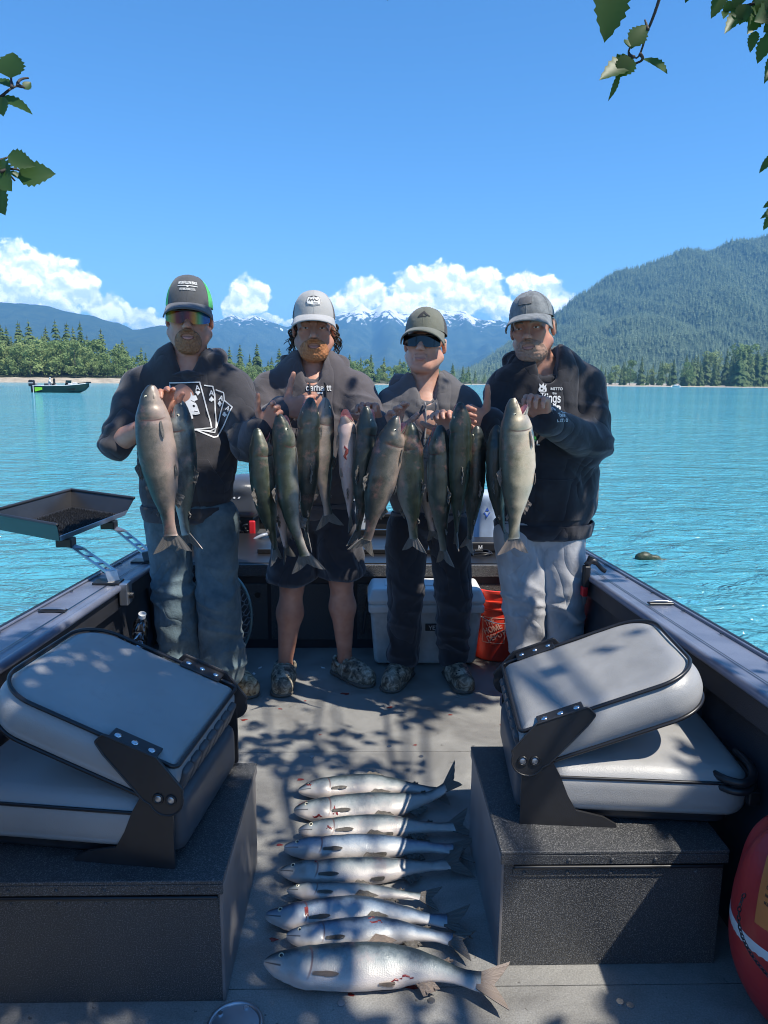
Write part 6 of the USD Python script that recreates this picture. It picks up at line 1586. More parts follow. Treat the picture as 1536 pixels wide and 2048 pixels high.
for sgn in (-1, 1):
    for _ in range(70):
        a0 = np.array([sgn * g.uniform(0.072, 0.080), g.uniform(-0.005, 0.085), g.uniform(0.012, 0.04)])
        hs.append(tube([(P4.R @ a0) + P4.o, (P4.R @ (a0 + [sgn * 0.003, 0.006, -0.016])) + P4.o, (P4.R @ (a0 + [sgn * 0.002, 0.010, -0.034])) + P4.o], [0.003, 0.0028, 0.001], 5))
part('hair', hs, 'hair_grey', P4.t, smooth=True)
o, s = px_print(P4, 1104, 796, 2.98)
wt = [words('Kings', 17 * s, 4 * s, -3 * s, True, width=38 * s), words('Hammers', 8 * s, -1 * s, -17 * s, True, width=40 * s), words('MITTO', 5 * s, 14 * s, 18 * s, True, width=24 * s), words('the', 4 * s, 10 * s, 9 * s, True), words('CREW', 5 * s, 2 * s, -31 * s, True, width=16 * s), words('MITTO', 5.5 * s, 2 * s, -40 * s, True, width=26 * s),
      flat_poly(Polygon([(-22 * s, -23 * s), (22 * s, -23 * s), (22 * s, -24.4 * s), (-22 * s, -24.4 * s)])), flat_poly(Polygon([(-19 * s, -26 * s), (17 * s, -26 * s), (17 * s, -27 * s), (-19 * s, -27 * s)]))]
crest = Point(-14 * s, 16 * s).buffer(8 * s).difference(Point(-16 * s, 18 * s).buffer(2 * s)).difference(Point(-11 * s, 15 * s).buffer(1.6 * s)).difference(LineString([(-20 * s, 11 * s), (-9 * s, 11 * s)]).buffer(1 * s)).union(Polygon([(-20 * s, 22 * s), (-21 * s, 28 * s), (-16 * s, 24 * s), (-13 * s, 29 * s), (-11 * s, 23 * s), (-7 * s, 27 * s), (-8 * s, 20 * s)]))
wt += [flat_poly(crest), flat_poly(Point(19 * s, -20 * s).buffer(5 * s).difference(Point(19 * s, -20 * s).buffer(2 * s)))]
part('chest_print', drape(join(wt), P4.hm, o, (1, 0, 0), (0, 0, 1), (0, -1, 0), 0.0022, 0.010), 'print_white', P4.hd)
o, s = px_print(P4, 1074, 884, 2.95)
part('sleeve_print', drape(join([words('MTL', 9 * s, 0, -4 * s, True)]), P4.hm, o, (1, 0, 0), (0, 0, 1), (0, -1, 0), 0.0022, 0.010), 'print_white', P4.hd)
part('sleeve_print', drape(flat_poly(Point(0, 4 * s).buffer(6 * s).difference(Point(0, 1 * s).buffer(3 * s))), P4.hm, o, (1, 0, 0), (0, 0, 1), (0, -1, 0), 0.0022, 0.010), 'print_green', P4.hd)

# ------------------------------------------------------------------ footwear
_n = {'tc': ('texture_coordinate', {}), 'n': ('noise_texture', dict(scale=34.0, detail=3.0, roughness=0.6, distortion=0.8)), 'r': ('rgb_ramp', dict(interpolate=False, ramp=[(0.0, (0.05, 0.045, 0.035)), (0.40, (0.13, 0.115, 0.085)), (0.50, (0.26, 0.235, 0.18)), (0.60, (0.40, 0.37, 0.29))])), 'p': ('principled_bsdf', dict(roughness=0.55))}
MAT['clog_camo'] = usdkit.material(stage, '/World/Looks/clog_camo', _n, [('tc.object', 'n.vector'), ('n.fac', 'r.fac'), ('r.color', 'p.base_color')], surface='p.BSDF')
_n = dict(_n); _n['n'] = ('noise_texture', dict(scale=26.0, detail=3.0, distortion=1.5)); _n['r'] = ('rgb_ramp', dict(interpolate=False, ramp=[(0.0, (0.16, 0.10, 0.05)), (0.42, (0.34, 0.24, 0.13)), (0.52, (0.50, 0.39, 0.24)), (0.62, (0.62, 0.52, 0.36))]))
MAT['clog_tan'] = usdkit.material(stage, '/World/Looks/clog_tan', _n, [('tc.object', 'n.vector'), ('n.fac', 'r.fac'), ('r.color', 'p.base_color')], surface='p.BSDF')
std('sole', (0.10, 0.09, 0.075), 0.7)
std('shoe_black', (0.012, 0.012, 0.014), 0.5)


def clog(p, ankle, yaw, mat, name='clog', holes=True, L=0.29):
    """foam clog with holes over the toes and a heel strap; yaw: 0 points the toes at the camera, positive turns them to the picture's right"""
    R = rotm(rz=yaw); o = np.array([ankle[0], ankle[1], 0.0]) + R @ np.array([0, -0.03, 0])
    loc = lambda m: trimesh.Trimesh(np.asarray(m.vertices) @ R.T + o, m.faces, process=False)
    F = Field()
    F.cap((0, 0.075, 0.042), (0, -0.02, 0.046), 0.040, 0.046, 0.0); F.cap((0, -0.02, 0.046), (0.004, -0.115, 0.036), 0.050, 0.050, 0.03)
    F.ell((0, -0.04, 0.055), (0.05, 0.075, 0.042), 0.03)
    F.ell((0, 0.035, 0.092), (0.036, 0.055, 0.060), 0.012, 's')
    F.fn(lambda P: 0.006 - P[:, 2], 0.004, 'i')
    cl = thing(name, None, None, o, parent=p.t)
    m = nets(F, [-0.08, -0.2, -0.01], [0.08, 0.14, 0.13], 0.005); part('upper', loc(m), mat, cl, smooth=True)
    S = Field(); S.cap((0, 0.078, 0.010), (0, -0.11, 0.010), 0.045, 0.056, 0.0, flat=(np.array([0, 0, 1.0]), 0.3)); m = nets(S, [-0.09, -0.2, -0.02], [0.09, 0.15, 0.05], 0.006); m.vertices[:, 2] = np.maximum(m.vertices[:, 2], 0.001); part('sole', loc(m), 'sole', cl, smooth=40)
    a = np.linspace(-0.2, math.pi + 0.2, 20)
    part('heel_strap', loc(tube([(0.048 * math.cos(x), 0.03 + 0.062 * math.sin(x), 0.075 + 0.012 * math.sin(x)) for x in a], 0.0085, 8)), mat, cl, smooth=True)
    a = np.linspace(0.0, math.pi, 14)
    part('strap', loc(tube([(0.050 * math.cos(x), -0.012 + 0.014 * math.sin(x), 0.066 + 0.034 * math.sin(x)) for x in a], 0.0075, 8)), mat, cl, smooth=True)
    if holes:
        for hx, hy in ((-0.026, -0.07), (0, -0.066), (0.026, -0.07), (-0.015, -0.092), (0.015, -0.092), (-0.03, -0.10), (0.03, -0.10), (0, -0.115)):
            P = np.array([[hx, hy, z] for z in np.linspace(0.12, 0.02, 40)]); d = F(P); z = P[np.argmax(d < 0), 2]
            nn = unit(np.array([F(np.array([[hx + e, hy, z]]))[0] - F(np.array([[hx - e, hy, z]]))[0] for e in (1e-3,)] + [F(np.array([[hx, hy + 1e-3, z]]))[0] - F(np.array([[hx, hy - 1e-3, z]]))[0], F(np.array([[hx, hy, z + 1e-3]]))[0] - F(np.array([[hx, hy, z - 1e-3]]))[0]]))
            m = trimesh.creation.icosphere(1, 0.0052); m.apply_scale([1, 1, 0.3]); m.apply_transform(trimesh.geometry.align_vectors([0, 0, 1], nn)); m.apply_translation([hx, hy, z]); part('vent_hole', loc(m), 'shoe_black', cl, smooth=True)
    sk = Field()
clog(P1, at_z(462, 1372, 0.0), 0.75, 'clog_tan', holes=False)
clog(P1, P1.W['anR'], -0.2, 'clog_tan', holes=False)
clog(P2, P2.W['anR'], 0.0, 'clog_camo')
clog(P2, P2.W['anL'], 0.75, 'clog_camo')
clog(P3, P3.W['anR'], -0.45, 'clog_camo')
clog(P3, P3.W['anL'], 0.2, 'clog_camo')
clog(P4, P4.W['anR'] * [1, 1, 0], -0.5, 'shoe_black', name='shoe', holes=False)
clog(P4, P4.W['anL'] * [1, 1, 0], 0.3, 'shoe_black', name='shoe', holes=False)
# ------------------------------------------------------------------ things in and on the boat
std('plastic_white', (0.62, 0.63, 0.62), 0.45, var=0.06, vscale=9, bump=0.12, bscale=180)
std('plastic_grime', (0.42, 0.42, 0.40), 0.5, col2=(0.58, 0.58, 0.56), vscale=14, detail=7)
std('latch_rubber', (0.03, 0.03, 0.032), 0.6)
std('bucket_orange', (0.74, 0.05, 0.024), 0.38, var=0.12, vscale=8)
std('bucket_print', (0.80, 0.45, 0.32), 0.6, var=0.2, vscale=40)
std('float_red', (0.33, 0.016, 0.020), 0.42, col2=(0.42, 0.028, 0.026), vscale=6, bump=0.25, bscale=35, bdist=0.006)
std('label_orange', (0.50, 0.15, 0.035), 0.6, var=0.1)
std('label_ink', (0.05, 0.03, 0.02), 0.7)
std('band_white', (0.55, 0.57, 0.55), 0.4, var=0.1)
std('tray_black', (0.022, 0.022, 0.024), 0.40, var=0.2, bump=0.15, bscale=220)
std('tray_mat', (0.010, 0.010, 0.011), 0.75)
std('cowl_grey', (0.055, 0.06, 0.07), 0.3, var=0.1)
std('cowl_silver', (0.28, 0.30, 0.33), 0.32, var=0.1)
std('engine_black', (0.014, 0.014, 0.016), 0.4, var=0.3)
std('red_plastic', (0.45, 0.015, 0.02), 0.35)
std('net_black', (0.15, 0.15, 0.155), 0.6)
std('hoop_teal', (0.20, 0.30, 0.30), 0.35, metal=0.5)
std('bag_black', (0.014, 0.014, 0.016), 0.7, bump=0.5, bscale=30, bdist=0.006)
std('bag_blue', (0.32, 0.40, 0.52), 0.5, var=0.1)
std('blue_print', (0.03, 0.10, 0.45), 0.5)
_n = {'gl': ('glossy_bsdf', dict(roughness=0.08)), 'tr': ('transparent_bsdf', dict(color=(0.75, 0.80, 0.86))), 'fr': ('fresnel', dict(IOR=1.45)), 'm': ('mix_closure', {})}
MAT['clear_plastic'] = usdkit.material(stage, '/World/Looks/clear_plastic', _n, [('fr.fac', 'm.fac'), ('tr.BSDF', 'm.closure1'), ('gl.BSDF', 'm.closure2')], surface='m.closure')


def solid(F, lo, hi, h): return nets(F, lo, hi, h)


# ---- cooler box
c0, c1 = at_z(748, 1332, 0.0), at_z(952, 1332, 0.0)
cx, cy, hw_ = (c0[0] + c1[0]) / 2, c0[1], (c1[0] - c0[0]) / 2
co = thing('cooler', 'dirty white hard cooler behind the black sweatpants legs', 'cooler', (cx, cy + 0.17, 0))
def tapered(P0, P1, r):
    from manifold3d import Manifold
    pts = []
    for (x0, x1, y0, y1, z) in (P0, P1):
        for x in (x0 + r, x1 - r):
            for y in (y0 + r, y1 - r): pts.append(Manifold.sphere(r, 20).translate([x, y, z]))
    m = Manifold.batch_hull(pts).to_mesh(); return trimesh.Trimesh(m.vert_properties[:, :3], m.tri_verts, process=False)
yb = min(cy + 0.36, YB - 0.03)
part('tub', tapered((cx - hw_, cx + hw_, cy, yb - 0.01, 0.035), (cx - hw_ - 0.02, cx + hw_ + 0.02, cy - 0.02, yb, 0.285), 0.03), 'plastic_grime', co, smooth=40)
part('rim', tapered((cx - hw_ - 0.03, cx + hw_ + 0.03, cy - 0.032, yb + 0.004, 0.300), (cx - hw_ - 0.03, cx + hw_ + 0.03, cy - 0.032, yb + 0.004, 0.318), 0.014), 'plastic_white', co, smooth=40)
part('lid', tapered((cx - hw_ - 0.034, cx + hw_ + 0.034, cy - 0.036, yb + 0.004, 0.352), (cx - hw_ - 0.02, cx + hw_ + 0.02, cy - 0.02, yb - 0.01, 0.385), 0.022), 'plastic_white', co, smooth=40)
lp = part('lid_panel', tapered((cx - hw_ + 0.05, cx + hw_ - 0.05, cy + 0.05, yb - 0.06, 0.402), (cx - hw_ + 0.05, cx + hw_ - 0.05, cy + 0.05, yb - 0.06, 0.404), 0.008), 'plastic_white', co, smooth=40)
for x in (cx - hw_ * 0.62, cx + hw_ * 0.62):
    lt = part('latch', box([x - 0.018, cy - 0.052, 0.235], [x + 0.018, cy - 0.036, 0.362], 0.006), 'latch_rubber', co)
    part('latch_pull', cyl([x - 0.02, cy - 0.054, 0.24], [x + 0.02, cy - 0.054, 0.24], 0.008, 10), 'latch_rubber', lt, smooth=True)
part('name_plate', box([cx - 0.005, cy - 0.026, 0.195], [cx + 0.092, cy - 0.0165, 0.232], 0.003), 'latch_rubber', co)
w_ = words('YETI', 0.020, 0, 0, True); v = w_.vertices
part('plate_text', trimesh.Trimesh(np.column_stack([v[:, 0] + cx + 0.0435, cy - 0.0268 - v[:, 2], v[:, 1] + 0.2135]), w_.faces, process=False), 'plastic_white', co)
for s in (-1, 1):
    hx = cx + s * (hw_ + 0.035)
    part('rope_handle', tube(smooth_path([(hx, cy + 0.08, 0.29), (hx + s * 0.015, cy + 0.07, 0.2), (hx + s * 0.02, cy + 0.12, 0.13), (hx + s * 0.02, cy + 0.2, 0.13), (hx + s * 0.015, cy + 0.25, 0.2), (hx, cy + 0.24, 0.29)], 30), 0.006, 8), 'latch_rubber', co, smooth=True)
    for y in (cy + 0.05, yb - 0.07): part('foot', box([cx + s * (hw_ - 0.07) - 0.03, y - 0.02, 0.0], [cx + s * (hw_ - 0.07) + 0.03, y + 0.03, 0.012], 0.004), 'latch_rubber', co)

# ---- orange bucket
bx = at_z(990, 1304, 0.0); bx = np.array([bx[0], bx[1] - 0.02, 0.0]); R0, R1, BH = 0.130, 0.152, 0.385
bu = thing('bucket', 'orange plastic bucket with white lettering between the cooler and the grey sweatpants', 'bucket', bx)
prof = [(0.0, 0.003), (R0 - 0.006, 0.003), (R0, 0.010), (R0 + (R1 - R0) * 0.72, BH * 0.72), (R1 + 0.002, BH * 0.74), (R1 + 0.003, BH * 0.76), (R1 - 0.004, BH * 0.775), (R1 - 0.002, BH * 0.84), (R1 + 0.008, BH * 0.845), (R1 + 0.008, BH * 0.86), (R1 - 0.001, BH * 0.87), (R1, BH * 0.96), (R1 + 0.006, BH * 0.97), (R1 + 0.006, BH), (R1 - 0.002, BH + 0.002), (R1 - 0.004, BH * 0.97), (R0 - 0.008, 0.012), (0, 0.010)]
m = trimesh.creation.revolve(np.array(prof), sections=56); m.apply_translation(bx); part('pail', m, 'bucket_orange', bu, smooth=30)
hp_ = [bx + np.array([(R1 + 0.012) * math.cos(a), -0.02 - 0.10 * math.sin(a) * 0.9 - 0.09, BH * 0.80 - 0.16 * math.sin(a)]) for a in np.linspace(0, math.pi, 24)]
hp_ = [bx + np.array([(R1 + 0.010) * math.cos(a), -(R1 + 0.012) * math.sin(a), BH * 0.86 - 0.11 * math.sin(a)]) for a in np.linspace(0.0, math.pi, 30)]
part('bail', tube(hp_, 0.0026, 7), 'steel', bu, smooth=True)
def on_bucket(m, z0, a0):
    m = m.subdivide_to_size(0.012, max_iter=6); v = m.vertices; z = z0 + v[:, 1]; r = R0 + (R1 - R0) * z / BH + 0.0012 + v[:, 2]; a = a0 + v[:, 0] / 0.14
    return trimesh.Trimesh(np.column_stack([bx[0] + r * np.sin(a), bx[1] - r * np.cos(a), z]), m.faces, process=False)
sq = Polygon([(-0.058, -0.07), (0.058, -0.07), (0.058, 0.07), (-0.058, 0.07)])
txt = join([words(w, 0.030, 0, y, True, width=wd) for w, y, wd in (('THE', 0.048, 0.05), ('HOME', 0.010, 0.098), ('DEPOT', -0.032, 0.10))]); txt.apply_transform(trimesh.transformations.rotation_matrix(0.45, [0, 0, 1]))
part('bucket_print', on_bucket(join([flat_poly(sq.difference(sq.buffer(-0.003))), txt]), 0.175, -0.30), 'bucket_print', bu)

# ---- fillet tray on its brackets outside the left gunwale
zt = 0.82
N_, Rr, Ff = at_z(115, 1050, zt), at_z(268, 996, zt - 0.004), at_z(142, 979, zt)
Ll = N_ + (Ff - Rr); dep = 0.085
ty = thing('fillet_tray', 'black tray with a bristle mat held outside the left gunwale on two slotted arms', 'tray', (N_ + Ff) / 2 - [0, 0, dep])
ins = lambda p, k, dz: (N_ + Ff) / 2 + (p - (N_ + Ff) / 2) * k + np.array([0, 0, dz])
T4 = [N_, Rr, Ff, Ll]
B4 = [ins(p, 0.84, -dep) for p in T4]
mid = (N_ + Ff) / 2
def slab(pts, th):
    P = np.array([[pts[0], pts[1]], [pts[3], pts[2]]]); return sheet(P, thick=th)
part('tray_floor', slab([B4[0], B4[1], B4[2], B4[3]], 0.004), 'tray_black', ty)
for i, nm in ((1, 'tray_wall'), (2, 'tray_wall'), (3, 'tray_wall')):
    a, b = i, (i + 1) % 4
    part(nm, slab([B4[a], B4[b], T4[b], T4[a]], 0.004), 'tray_black', ty)
lipN, lipR = B4[0] * 0.7 + T4[0] * 0.3, B4[1] * 0.7 + T4[1] * 0.3
part('tray_lip', slab([B4[0], B4[1], lipR, lipN], 0.003), 'brushed', ty)
for a, b in ((1, 2), (2, 3), (3, 0)): part('rim', tube([T4[a], (T4[a] + T4[b]) / 2, T4[b]], 0.008, 8), 'tray_black', ty, smooth=True)
ex_, ey_ = unit(B4[1] - B4[0]), unit(B4[3] - B4[0]); lx, ly = np.linalg.norm(B4[1] - B4[0]), np.linalg.norm(B4[3] - B4[0])
g = nrng(31); br = []
for i in range(46):
    for j in range(34):
        p = B4[0] + ex_ * lx * (0.10 + 0.80 * i / 45) + ey_ * ly * (0.06 + 0.80 * j / 33) + np.array([0, 0, 0.004]); h_ = 0.014 + 0.004 * g.uniform()
        br.append(trimesh.Trimesh([p + ex_ * 0.0045, p - ex_ * 0.003 + ey_ * 0.004, p - ex_ * 0.003 - ey_ * 0.004, p + [g.uniform(-.003, .003), g.uniform(-.003, .003), h_]], [[0, 1, 3], [1, 2, 3], [2, 0, 3]], process=False))
mt = slab([B4[0] + ex_ * lx * .08 + ey_ * ly * .05 + [0, 0, .005], B4[0] + ex_ * lx * .92 + ey_ * ly * .05 + [0, 0, .005], B4[0] + ex_ * lx * .92 + ey_ * ly * .88 + [0, 0, .005], B4[0] + ex_ * lx * .08 + ey_ * ly * .88 + [0, 0, .005]], 0.003)
mp_ = part('mat', mt, 'tray_mat', ty)
part('bristles', br, 'tray_mat', mp_, kind='stuff')
def bar(P, w, th, side):
    """a flat bar along a path: w wide along side"""
    P = smooth_path(P, 40) if len(P) > 3 else np.array(P); side = unit(side)
    G = np.array([[p - side * w / 2, p - side * w / 4, p + side * w / 4, p + side * w / 2] for p in P]); return G
for (g0, g1, a0, a1, tp) in (((228, 1166), (222, 1148), (98, 1099), (84, 1088), 0.12), ((298, 1124), (296, 1110), (196, 1054), (182, 1044), 0.78)):
    zb = gun_z(2.8 if tp < .5 else 3.3) + 0.005
    base = at_z(*g0, zb)
    under = B4[0] + ex_ * lx * tp + ey_ * ly * 0.06
    e1 = base + np.array([-0.01, 0.0, 0.045]); e2 = under + np.array([0.055, -0.01, -0.055]); e3 = under + np.array([0.0, 0.0, -0.04])
    br_ = part('bracket_arm', None or trimesh.Trimesh(), 'brushed', ty) if False else None
    side = unit(np.cross(e2 - e1, [0, 0, 1.0]))
    ups = [base + np.array([0, 0, 0.004]), e1 * 0.6 + base * 0.4, e1, e1 * 0.96 + e2 * 0.04, e2 * 0.96 + e1 * 0.04, e2, e3 + np.array([0.012, 0, 0.0]), under + np.array([0, 0, -0.006])]
    # two rails with bridges between: the slots are real openings
    rails = []
    for sd in (-1, 1):
        rails.append(sheet(np.array([[p + side * sd * 0.017 - side * 0.006, p + side * sd * 0.017 + side * 0.006] for p in ups]), thick=0.006))
    for q0, q1 in ((0.0, 0.06), (0.30, 0.36), (0.62, 0.68), (0.94, 1.0)):
        pa, pb = e1 + (e2 - e1) * q0, e1 + (e2 - e1) * q1; rails.append(sheet(np.array([[pa - side * 0.012, pa + side * 0.012], [pb - side * 0.012, pb + side * 0.012]]), thick=0.006))
    rails.append(sheet(np.array([[p - side * 0.012, p + side * 0.012] for p in ups[:4]]), thick=0.006)); rails.append(sheet(np.array([[p - side * 0.012, p + side * 0.012] for p in ups[-4:]]), thick=0.006))
    ap = part('bracket_arm', rails, 'brushed', ty)
    part('tray_block', box(under + [-0.035, -0.03, -0.045], under + [0.035, 0.03, -0.005], 0.006), 'trim_black', ty)
    cl = part('clamp', box([base[0] - 0.075, base[1] - 0.035, base[2] + 0.001], [base[0] + 0.03, base[1] + 0.035, base[2] + 0.010], 0.003), 'trim_black', ty)
    part('clamp_jaw', box([in_x(3) * -1 + 0.012, base[1] - 0.03, base[2] - 0.085], [in_x(3) * -1 + 0.045, base[1] + 0.03, base[2] + 0.004], 0.004), 'brushed', cl)
    part('clamp_knob', cyl([in_x(3) * -1 + 0.046, base[1], base[2] - 0.05], [in_x(3) * -1 + 0.062, base[1], base[2] - 0.05], 0.014, 12), 'trim_black', cl)

# ---- landing net standing between the jeans and the bulkhead
nc = at_y(436, 1236, 3.52); nt = thing('landing_net', 'landing net with black rubber mesh behind the jeans legs', 'net', (nc[0], nc[1], 0.0))
ring = [nc + np.array([0.165 * math.cos(a), 0.02 + 0.03 * math.sin(a), 0.235 * math.sin(a) - 0.0]) for a in np.linspace(0, 2 * np.pi, 41)[:-1]]
part('hoop', tube(ring, 0.0075, 8, closed=True), 'hoop_teal', nt, smooth=True)
part('handle', tube([ring[10], ring[10] + np.array([-0.02, 0.06, 0.2]), ring[10] + np.array([-0.05, 0.12, 0.42])], 0.010, 8), 'hoop_teal', nt, smooth=True)
st = []; cs = 0.030
def bag_pt(u, w):
    r2 = (u / 0.165) ** 2 + (w / 0.235) ** 2
    return nc + np.array([u, 0.02 - 0.14 * max(0, 1 - r2) ** 0.6 * 0.8 + 0.006 * math.sin(40 * u + 30 * w), w - 0.03 * max(0, 1 - r2)])
for i in range(-8, 9):
    for j in range(-10, 11):
        x, z = (i + 0.5 * (j % 2)) * cs * 0.9, j * cs * 0.78
        for dx, dz in ((0.45 * cs * 0.9 * 1.0, 0.39 * cs), (-0.45 * cs * 0.9, 0.39 * cs), (0, -0.42 * cs)):
            a_, b_ = (x, z), (x + dx, z + dz)
            if (a_[0] / 0.165) ** 2 + (a_[1] / 0.235) ** 2 > 1.0: continue
            st.append(tube([bag_pt(*a_), (bag_pt(*a_) + bag_pt(*b_)) / 2, bag_pt(*b_)], 0.0027, 4, caps=False))
part('net_mesh', st, 'net_black', nt)

# ---- water bottle and oddments in the left side pocket
bp_ = at_y(276, 1262, 2.95)
bt = thing('water_bottle', 'clear plastic water bottle with white cap beside the left seat', 'bottle', bp_ - [0, 0, 0.05])
prof = np.array([(0.0, 0), (0.028, 0), (0.032, 0.006), (0.032, 0.04), (0.030, 0.045), (0.032, 0.05), (0.032, 0.10), (0.030, 0.125), (0.016, 0.150), (0.0125, 0.155), (0.0125, 0.165), (0, 0.165)])
tl = trimesh.transformations.rotation_matrix(0.45, [0.6, 0.4, 0])
m = trimesh.creation.revolve(prof, sections=28); m.apply_transform(tl); m.apply_translation(bp_ - [0, 0, 0.06]); part('bottle_body', m, 'clear_plastic', bt, smooth=40)
m = trimesh.creation.cylinder(0.0155, 0.018, sections=24); m.apply_translation([0, 0, 0.165]); m.apply_transform(tl); m.apply_translation(bp_ - [0, 0, 0.06]); part('bottle_cap', m, 'plastic_white', bt)
sb = thing('side_pocket', 'black open side pocket below the left gunwale holding a bottle', 'pocket', (-0.93, 2.95, 0.2))
part('pocket_floor', box([-0.985, 2.62, 0.19], [-0.84, 3.35, 0.196]), 'wall_paint', sb); part('pocket_front', box([-0.846, 2.62, 0.1965], [-0.838, 3.35, 0.26]), 'wall_paint', sb); part('pocket_end', box([-0.985, 2.612, 0.19], [-0.846, 2.6195, 0.26]), 'wall_paint', sb)

# ---- small outboard at the stern, left of the middle
kc = at_y(488, 1000, 4.75)
ko = thing('kicker_outboard', 'small grey outboard motor behind the left pair of people, with open black mechanism', 'outboard motor', (kc[0], kc[1], 0.5))
F = Field(); F.box(kc + [0, 0.02, 0.02], (0.13, 0.20, 0.115), 0.06, 0.0); F.ell(kc + [0, 0.0, 0.10], (0.12, 0.19, 0.07), 0.04)
part('cowl', nets(F, kc - 0.3, kc + 0.3, 0.011), 'cowl_grey', ko, smooth=True)
v = (w_ := words('9.9', 0.052, 0, 0, True)).vertices
part('cowl_text', trimesh.Trimesh(np.column_stack([kc[0] - 0.03 + v[:, 0], kc[1] - 0.1825 - v[:, 2], kc[2] + 0.065 + v[:, 1]]), w_.faces, process=False), 'print_white', ko)
g = nrng(8)
part('mid_section', box(kc + [-0.08, -0.10, -0.50], kc + [0.08, 0.14, -0.09], 0.02), 'engine_black', ko)
for k in range(7):
    c = kc + np.array([g.uniform(-0.09, 0.09), -0.13 - g.uniform(0, 0.03), -0.12 - 0.035 * k]); r_ = g.uniform(0.02, 0.05)
    part('linkage', tube(smooth_path([c + [-r_, 0, 0], c + [0, -0.03, r_ * 0.8], c + [r_, 0, 0], c + [0, 0.01, -r_ * 0.8], c + [-r_ * 0.6, -0.01, 0]], 26), 0.007, 7), 'engine_black', ko, smooth=True)
cq = at_y(505, 1052, 4.55); part('kill_clip', box(cq + [-0.022, -0.015, -0.06], cq + [0.018, 0.01, 0.035], 0.008), 'red_plastic', ko)
q0, q1 = at_y(486, 1102, 4.35), at_y(522, 1072, 4.35)
part('tiller_handle', tube(smooth_path([q0, q0 * 0.5 + q1 * 0.5 + [0, 0, .012], q1, q1 + [0.05, 0.05, 0.0]], 16), 0.011, 9), 'cowl_silver', ko, smooth=True)
# ---- the main outboard behind the middle pair
mc = at_y(690, 1035, 5.15)
mo = thing('main_outboard', 'large pale outboard motor mostly hidden behind the held fish in the middle', 'outboard motor', (mc[0], mc[1], 0.5))
F = Field(); F.box(mc, (0.19, 0.28, 0.20), 0.09, 0.0); F.ell(mc + [0, 0.03, 0.16], (0.17, 0.26, 0.09), 0.06)
part('cowl', nets(F, mc - 0.45, mc + 0.45, 0.016), 'cowl_silver', mo, smooth=True)
part('cowl_band', box(mc + [-0.196, -0.286, -0.19], mc + [0.196, 0.25, -0.15], 0.02), 'engine_black', mo); part('mid_section', box(mc + [-0.10, -0.12, -0.75], mc + [0.10, 0.2, -0.18], 0.03), 'engine_black', mo)
# ---- pale bag with a blue emblem, cables and a case on the rear ledge at the right
bc = at_y(972, 1018, 4.25)
bg = thing('cover_bag', 'pale blue cover with a blue emblem standing on the rear ledge', 'bag', (bc[0], bc[1], 0.475))
F = Field(); F.box([bc[0], bc[1], (bc[2] + 0.475) / 2 + 0.03], (0.062, 0.05, (bc[2] - 0.475) / 2 + 0.07), 0.03, 0.0); F.ell(bc + [0.0, 0, 0.06], (0.05, 0.04, 0.05), 0.03)
bm = nets(F, [bc[0] - 0.12, bc[1] - 0.1, 0.45], [bc[0] + 0.12, bc[1] + 0.1, bc[2] + 0.2], 0.009)
v = folds(bm.vertices, bm.vertex_normals, (0.2, 0, 1), 5, 18, 0.012, 71); bm = trimesh.Trimesh(v, bm.faces, process=False); bm.vertices[:, 2] = np.maximum(bm.vertices[:, 2], 0.4755)
part('fabric', bm, 'bag_blue', bg, smooth=True)
em = join([flat_poly(Polygon([(-0.02, 0.0), (0, -0.032), (0.02, 0.0), (0.012, 0.0), (0, -0.02), (-0.012, 0.0)])), flat_poly(Polygon([(-0.012, 0.008), (0.012, 0.008), (0, 0.03)]))])
part('emblem', drape(em, bm, np.array([bc[0] - 0.002, 0, bc[2] - 0.01]), (1, 0, 0), (0, 0, 1), (0, -1, 0), 0.002, 0.01), 'blue_print', bg)
cc = at_y(968, 1085, 4.05); cs_ = thing('battery_case', 'low black case with coiled cable on the rear ledge', 'case', (cc[0], cc[1], 0.475))
part('case_body', box([cc[0] - 0.09, cc[1] - 0.06, 0.4755], [cc[0] + 0.10, cc[1] + 0.09, 0.535], 0.012), 'engine_black', cs_)
v = (w_ := words('M', 0.020, 0, 0, True)).vertices; part('case_text', trimesh.Trimesh(np.column_stack([cc[0] - 0.03 + v[:, 0], cc[1] - 0.0608 - v[:, 2], 0.507 + v[:, 1]]), w_.faces, process=False), 'print_white', cs_)
tq = np.linspace(0, 1, 70)
part('cable', tube(np.column_stack([cc[0] - 0.03 + (0.05 + 0.01 * np.cos(3 * tq)) * np.cos(16 * tq), cc[1] - 0.12 + 0.04 * np.sin(16 * tq), 0.482 + 0.018 * tq]), 0.0045, 6), 'engine_black', cs_, smooth=True)
# ---- rod holder with a red grip at the right gunwale, dark gear bag under it
rc = at_y(1172, 1140, 3.02)
rh = thing('rod_holder', 'black rod holder with a red part clamped on the right gunwale beside the grey sweatpants', 'rod holder', (rc[0], rc[1], rc[2] - 0.05))
part('cradle', tube(smooth_path([rc + [0.0, 0, 0.02], rc + [0.03, 0.0, 0.04], rc + [0.055, 0, 0.02], rc + [0.085, 0, -0.005]], 16), [0.014] * 8 + [0.010] * 8, 8), 'engine_black', rh, smooth=True)
part('knob', cyl(rc + [0.005, 0, 0.02], rc + [0.02, 0, 0.06], 0.013, 10), 'engine_black', rh); part('clamp', box(rc + [-0.012, -0.02, -0.075], rc + [0.016, 0.02, 0.02], 0.006), 'engine_black', rh); part('grip', box(rc + [-0.016, -0.022, -0.115], rc + [0.008, 0.016, -0.072], 0.006), 'red_plastic', rh)
gb = at_z(1192, 1290, 0.25); gg = thing('gear_bag', 'dark crumpled bag on the deck behind the right seat', 'bag', (gb[0], gb[1], 0))
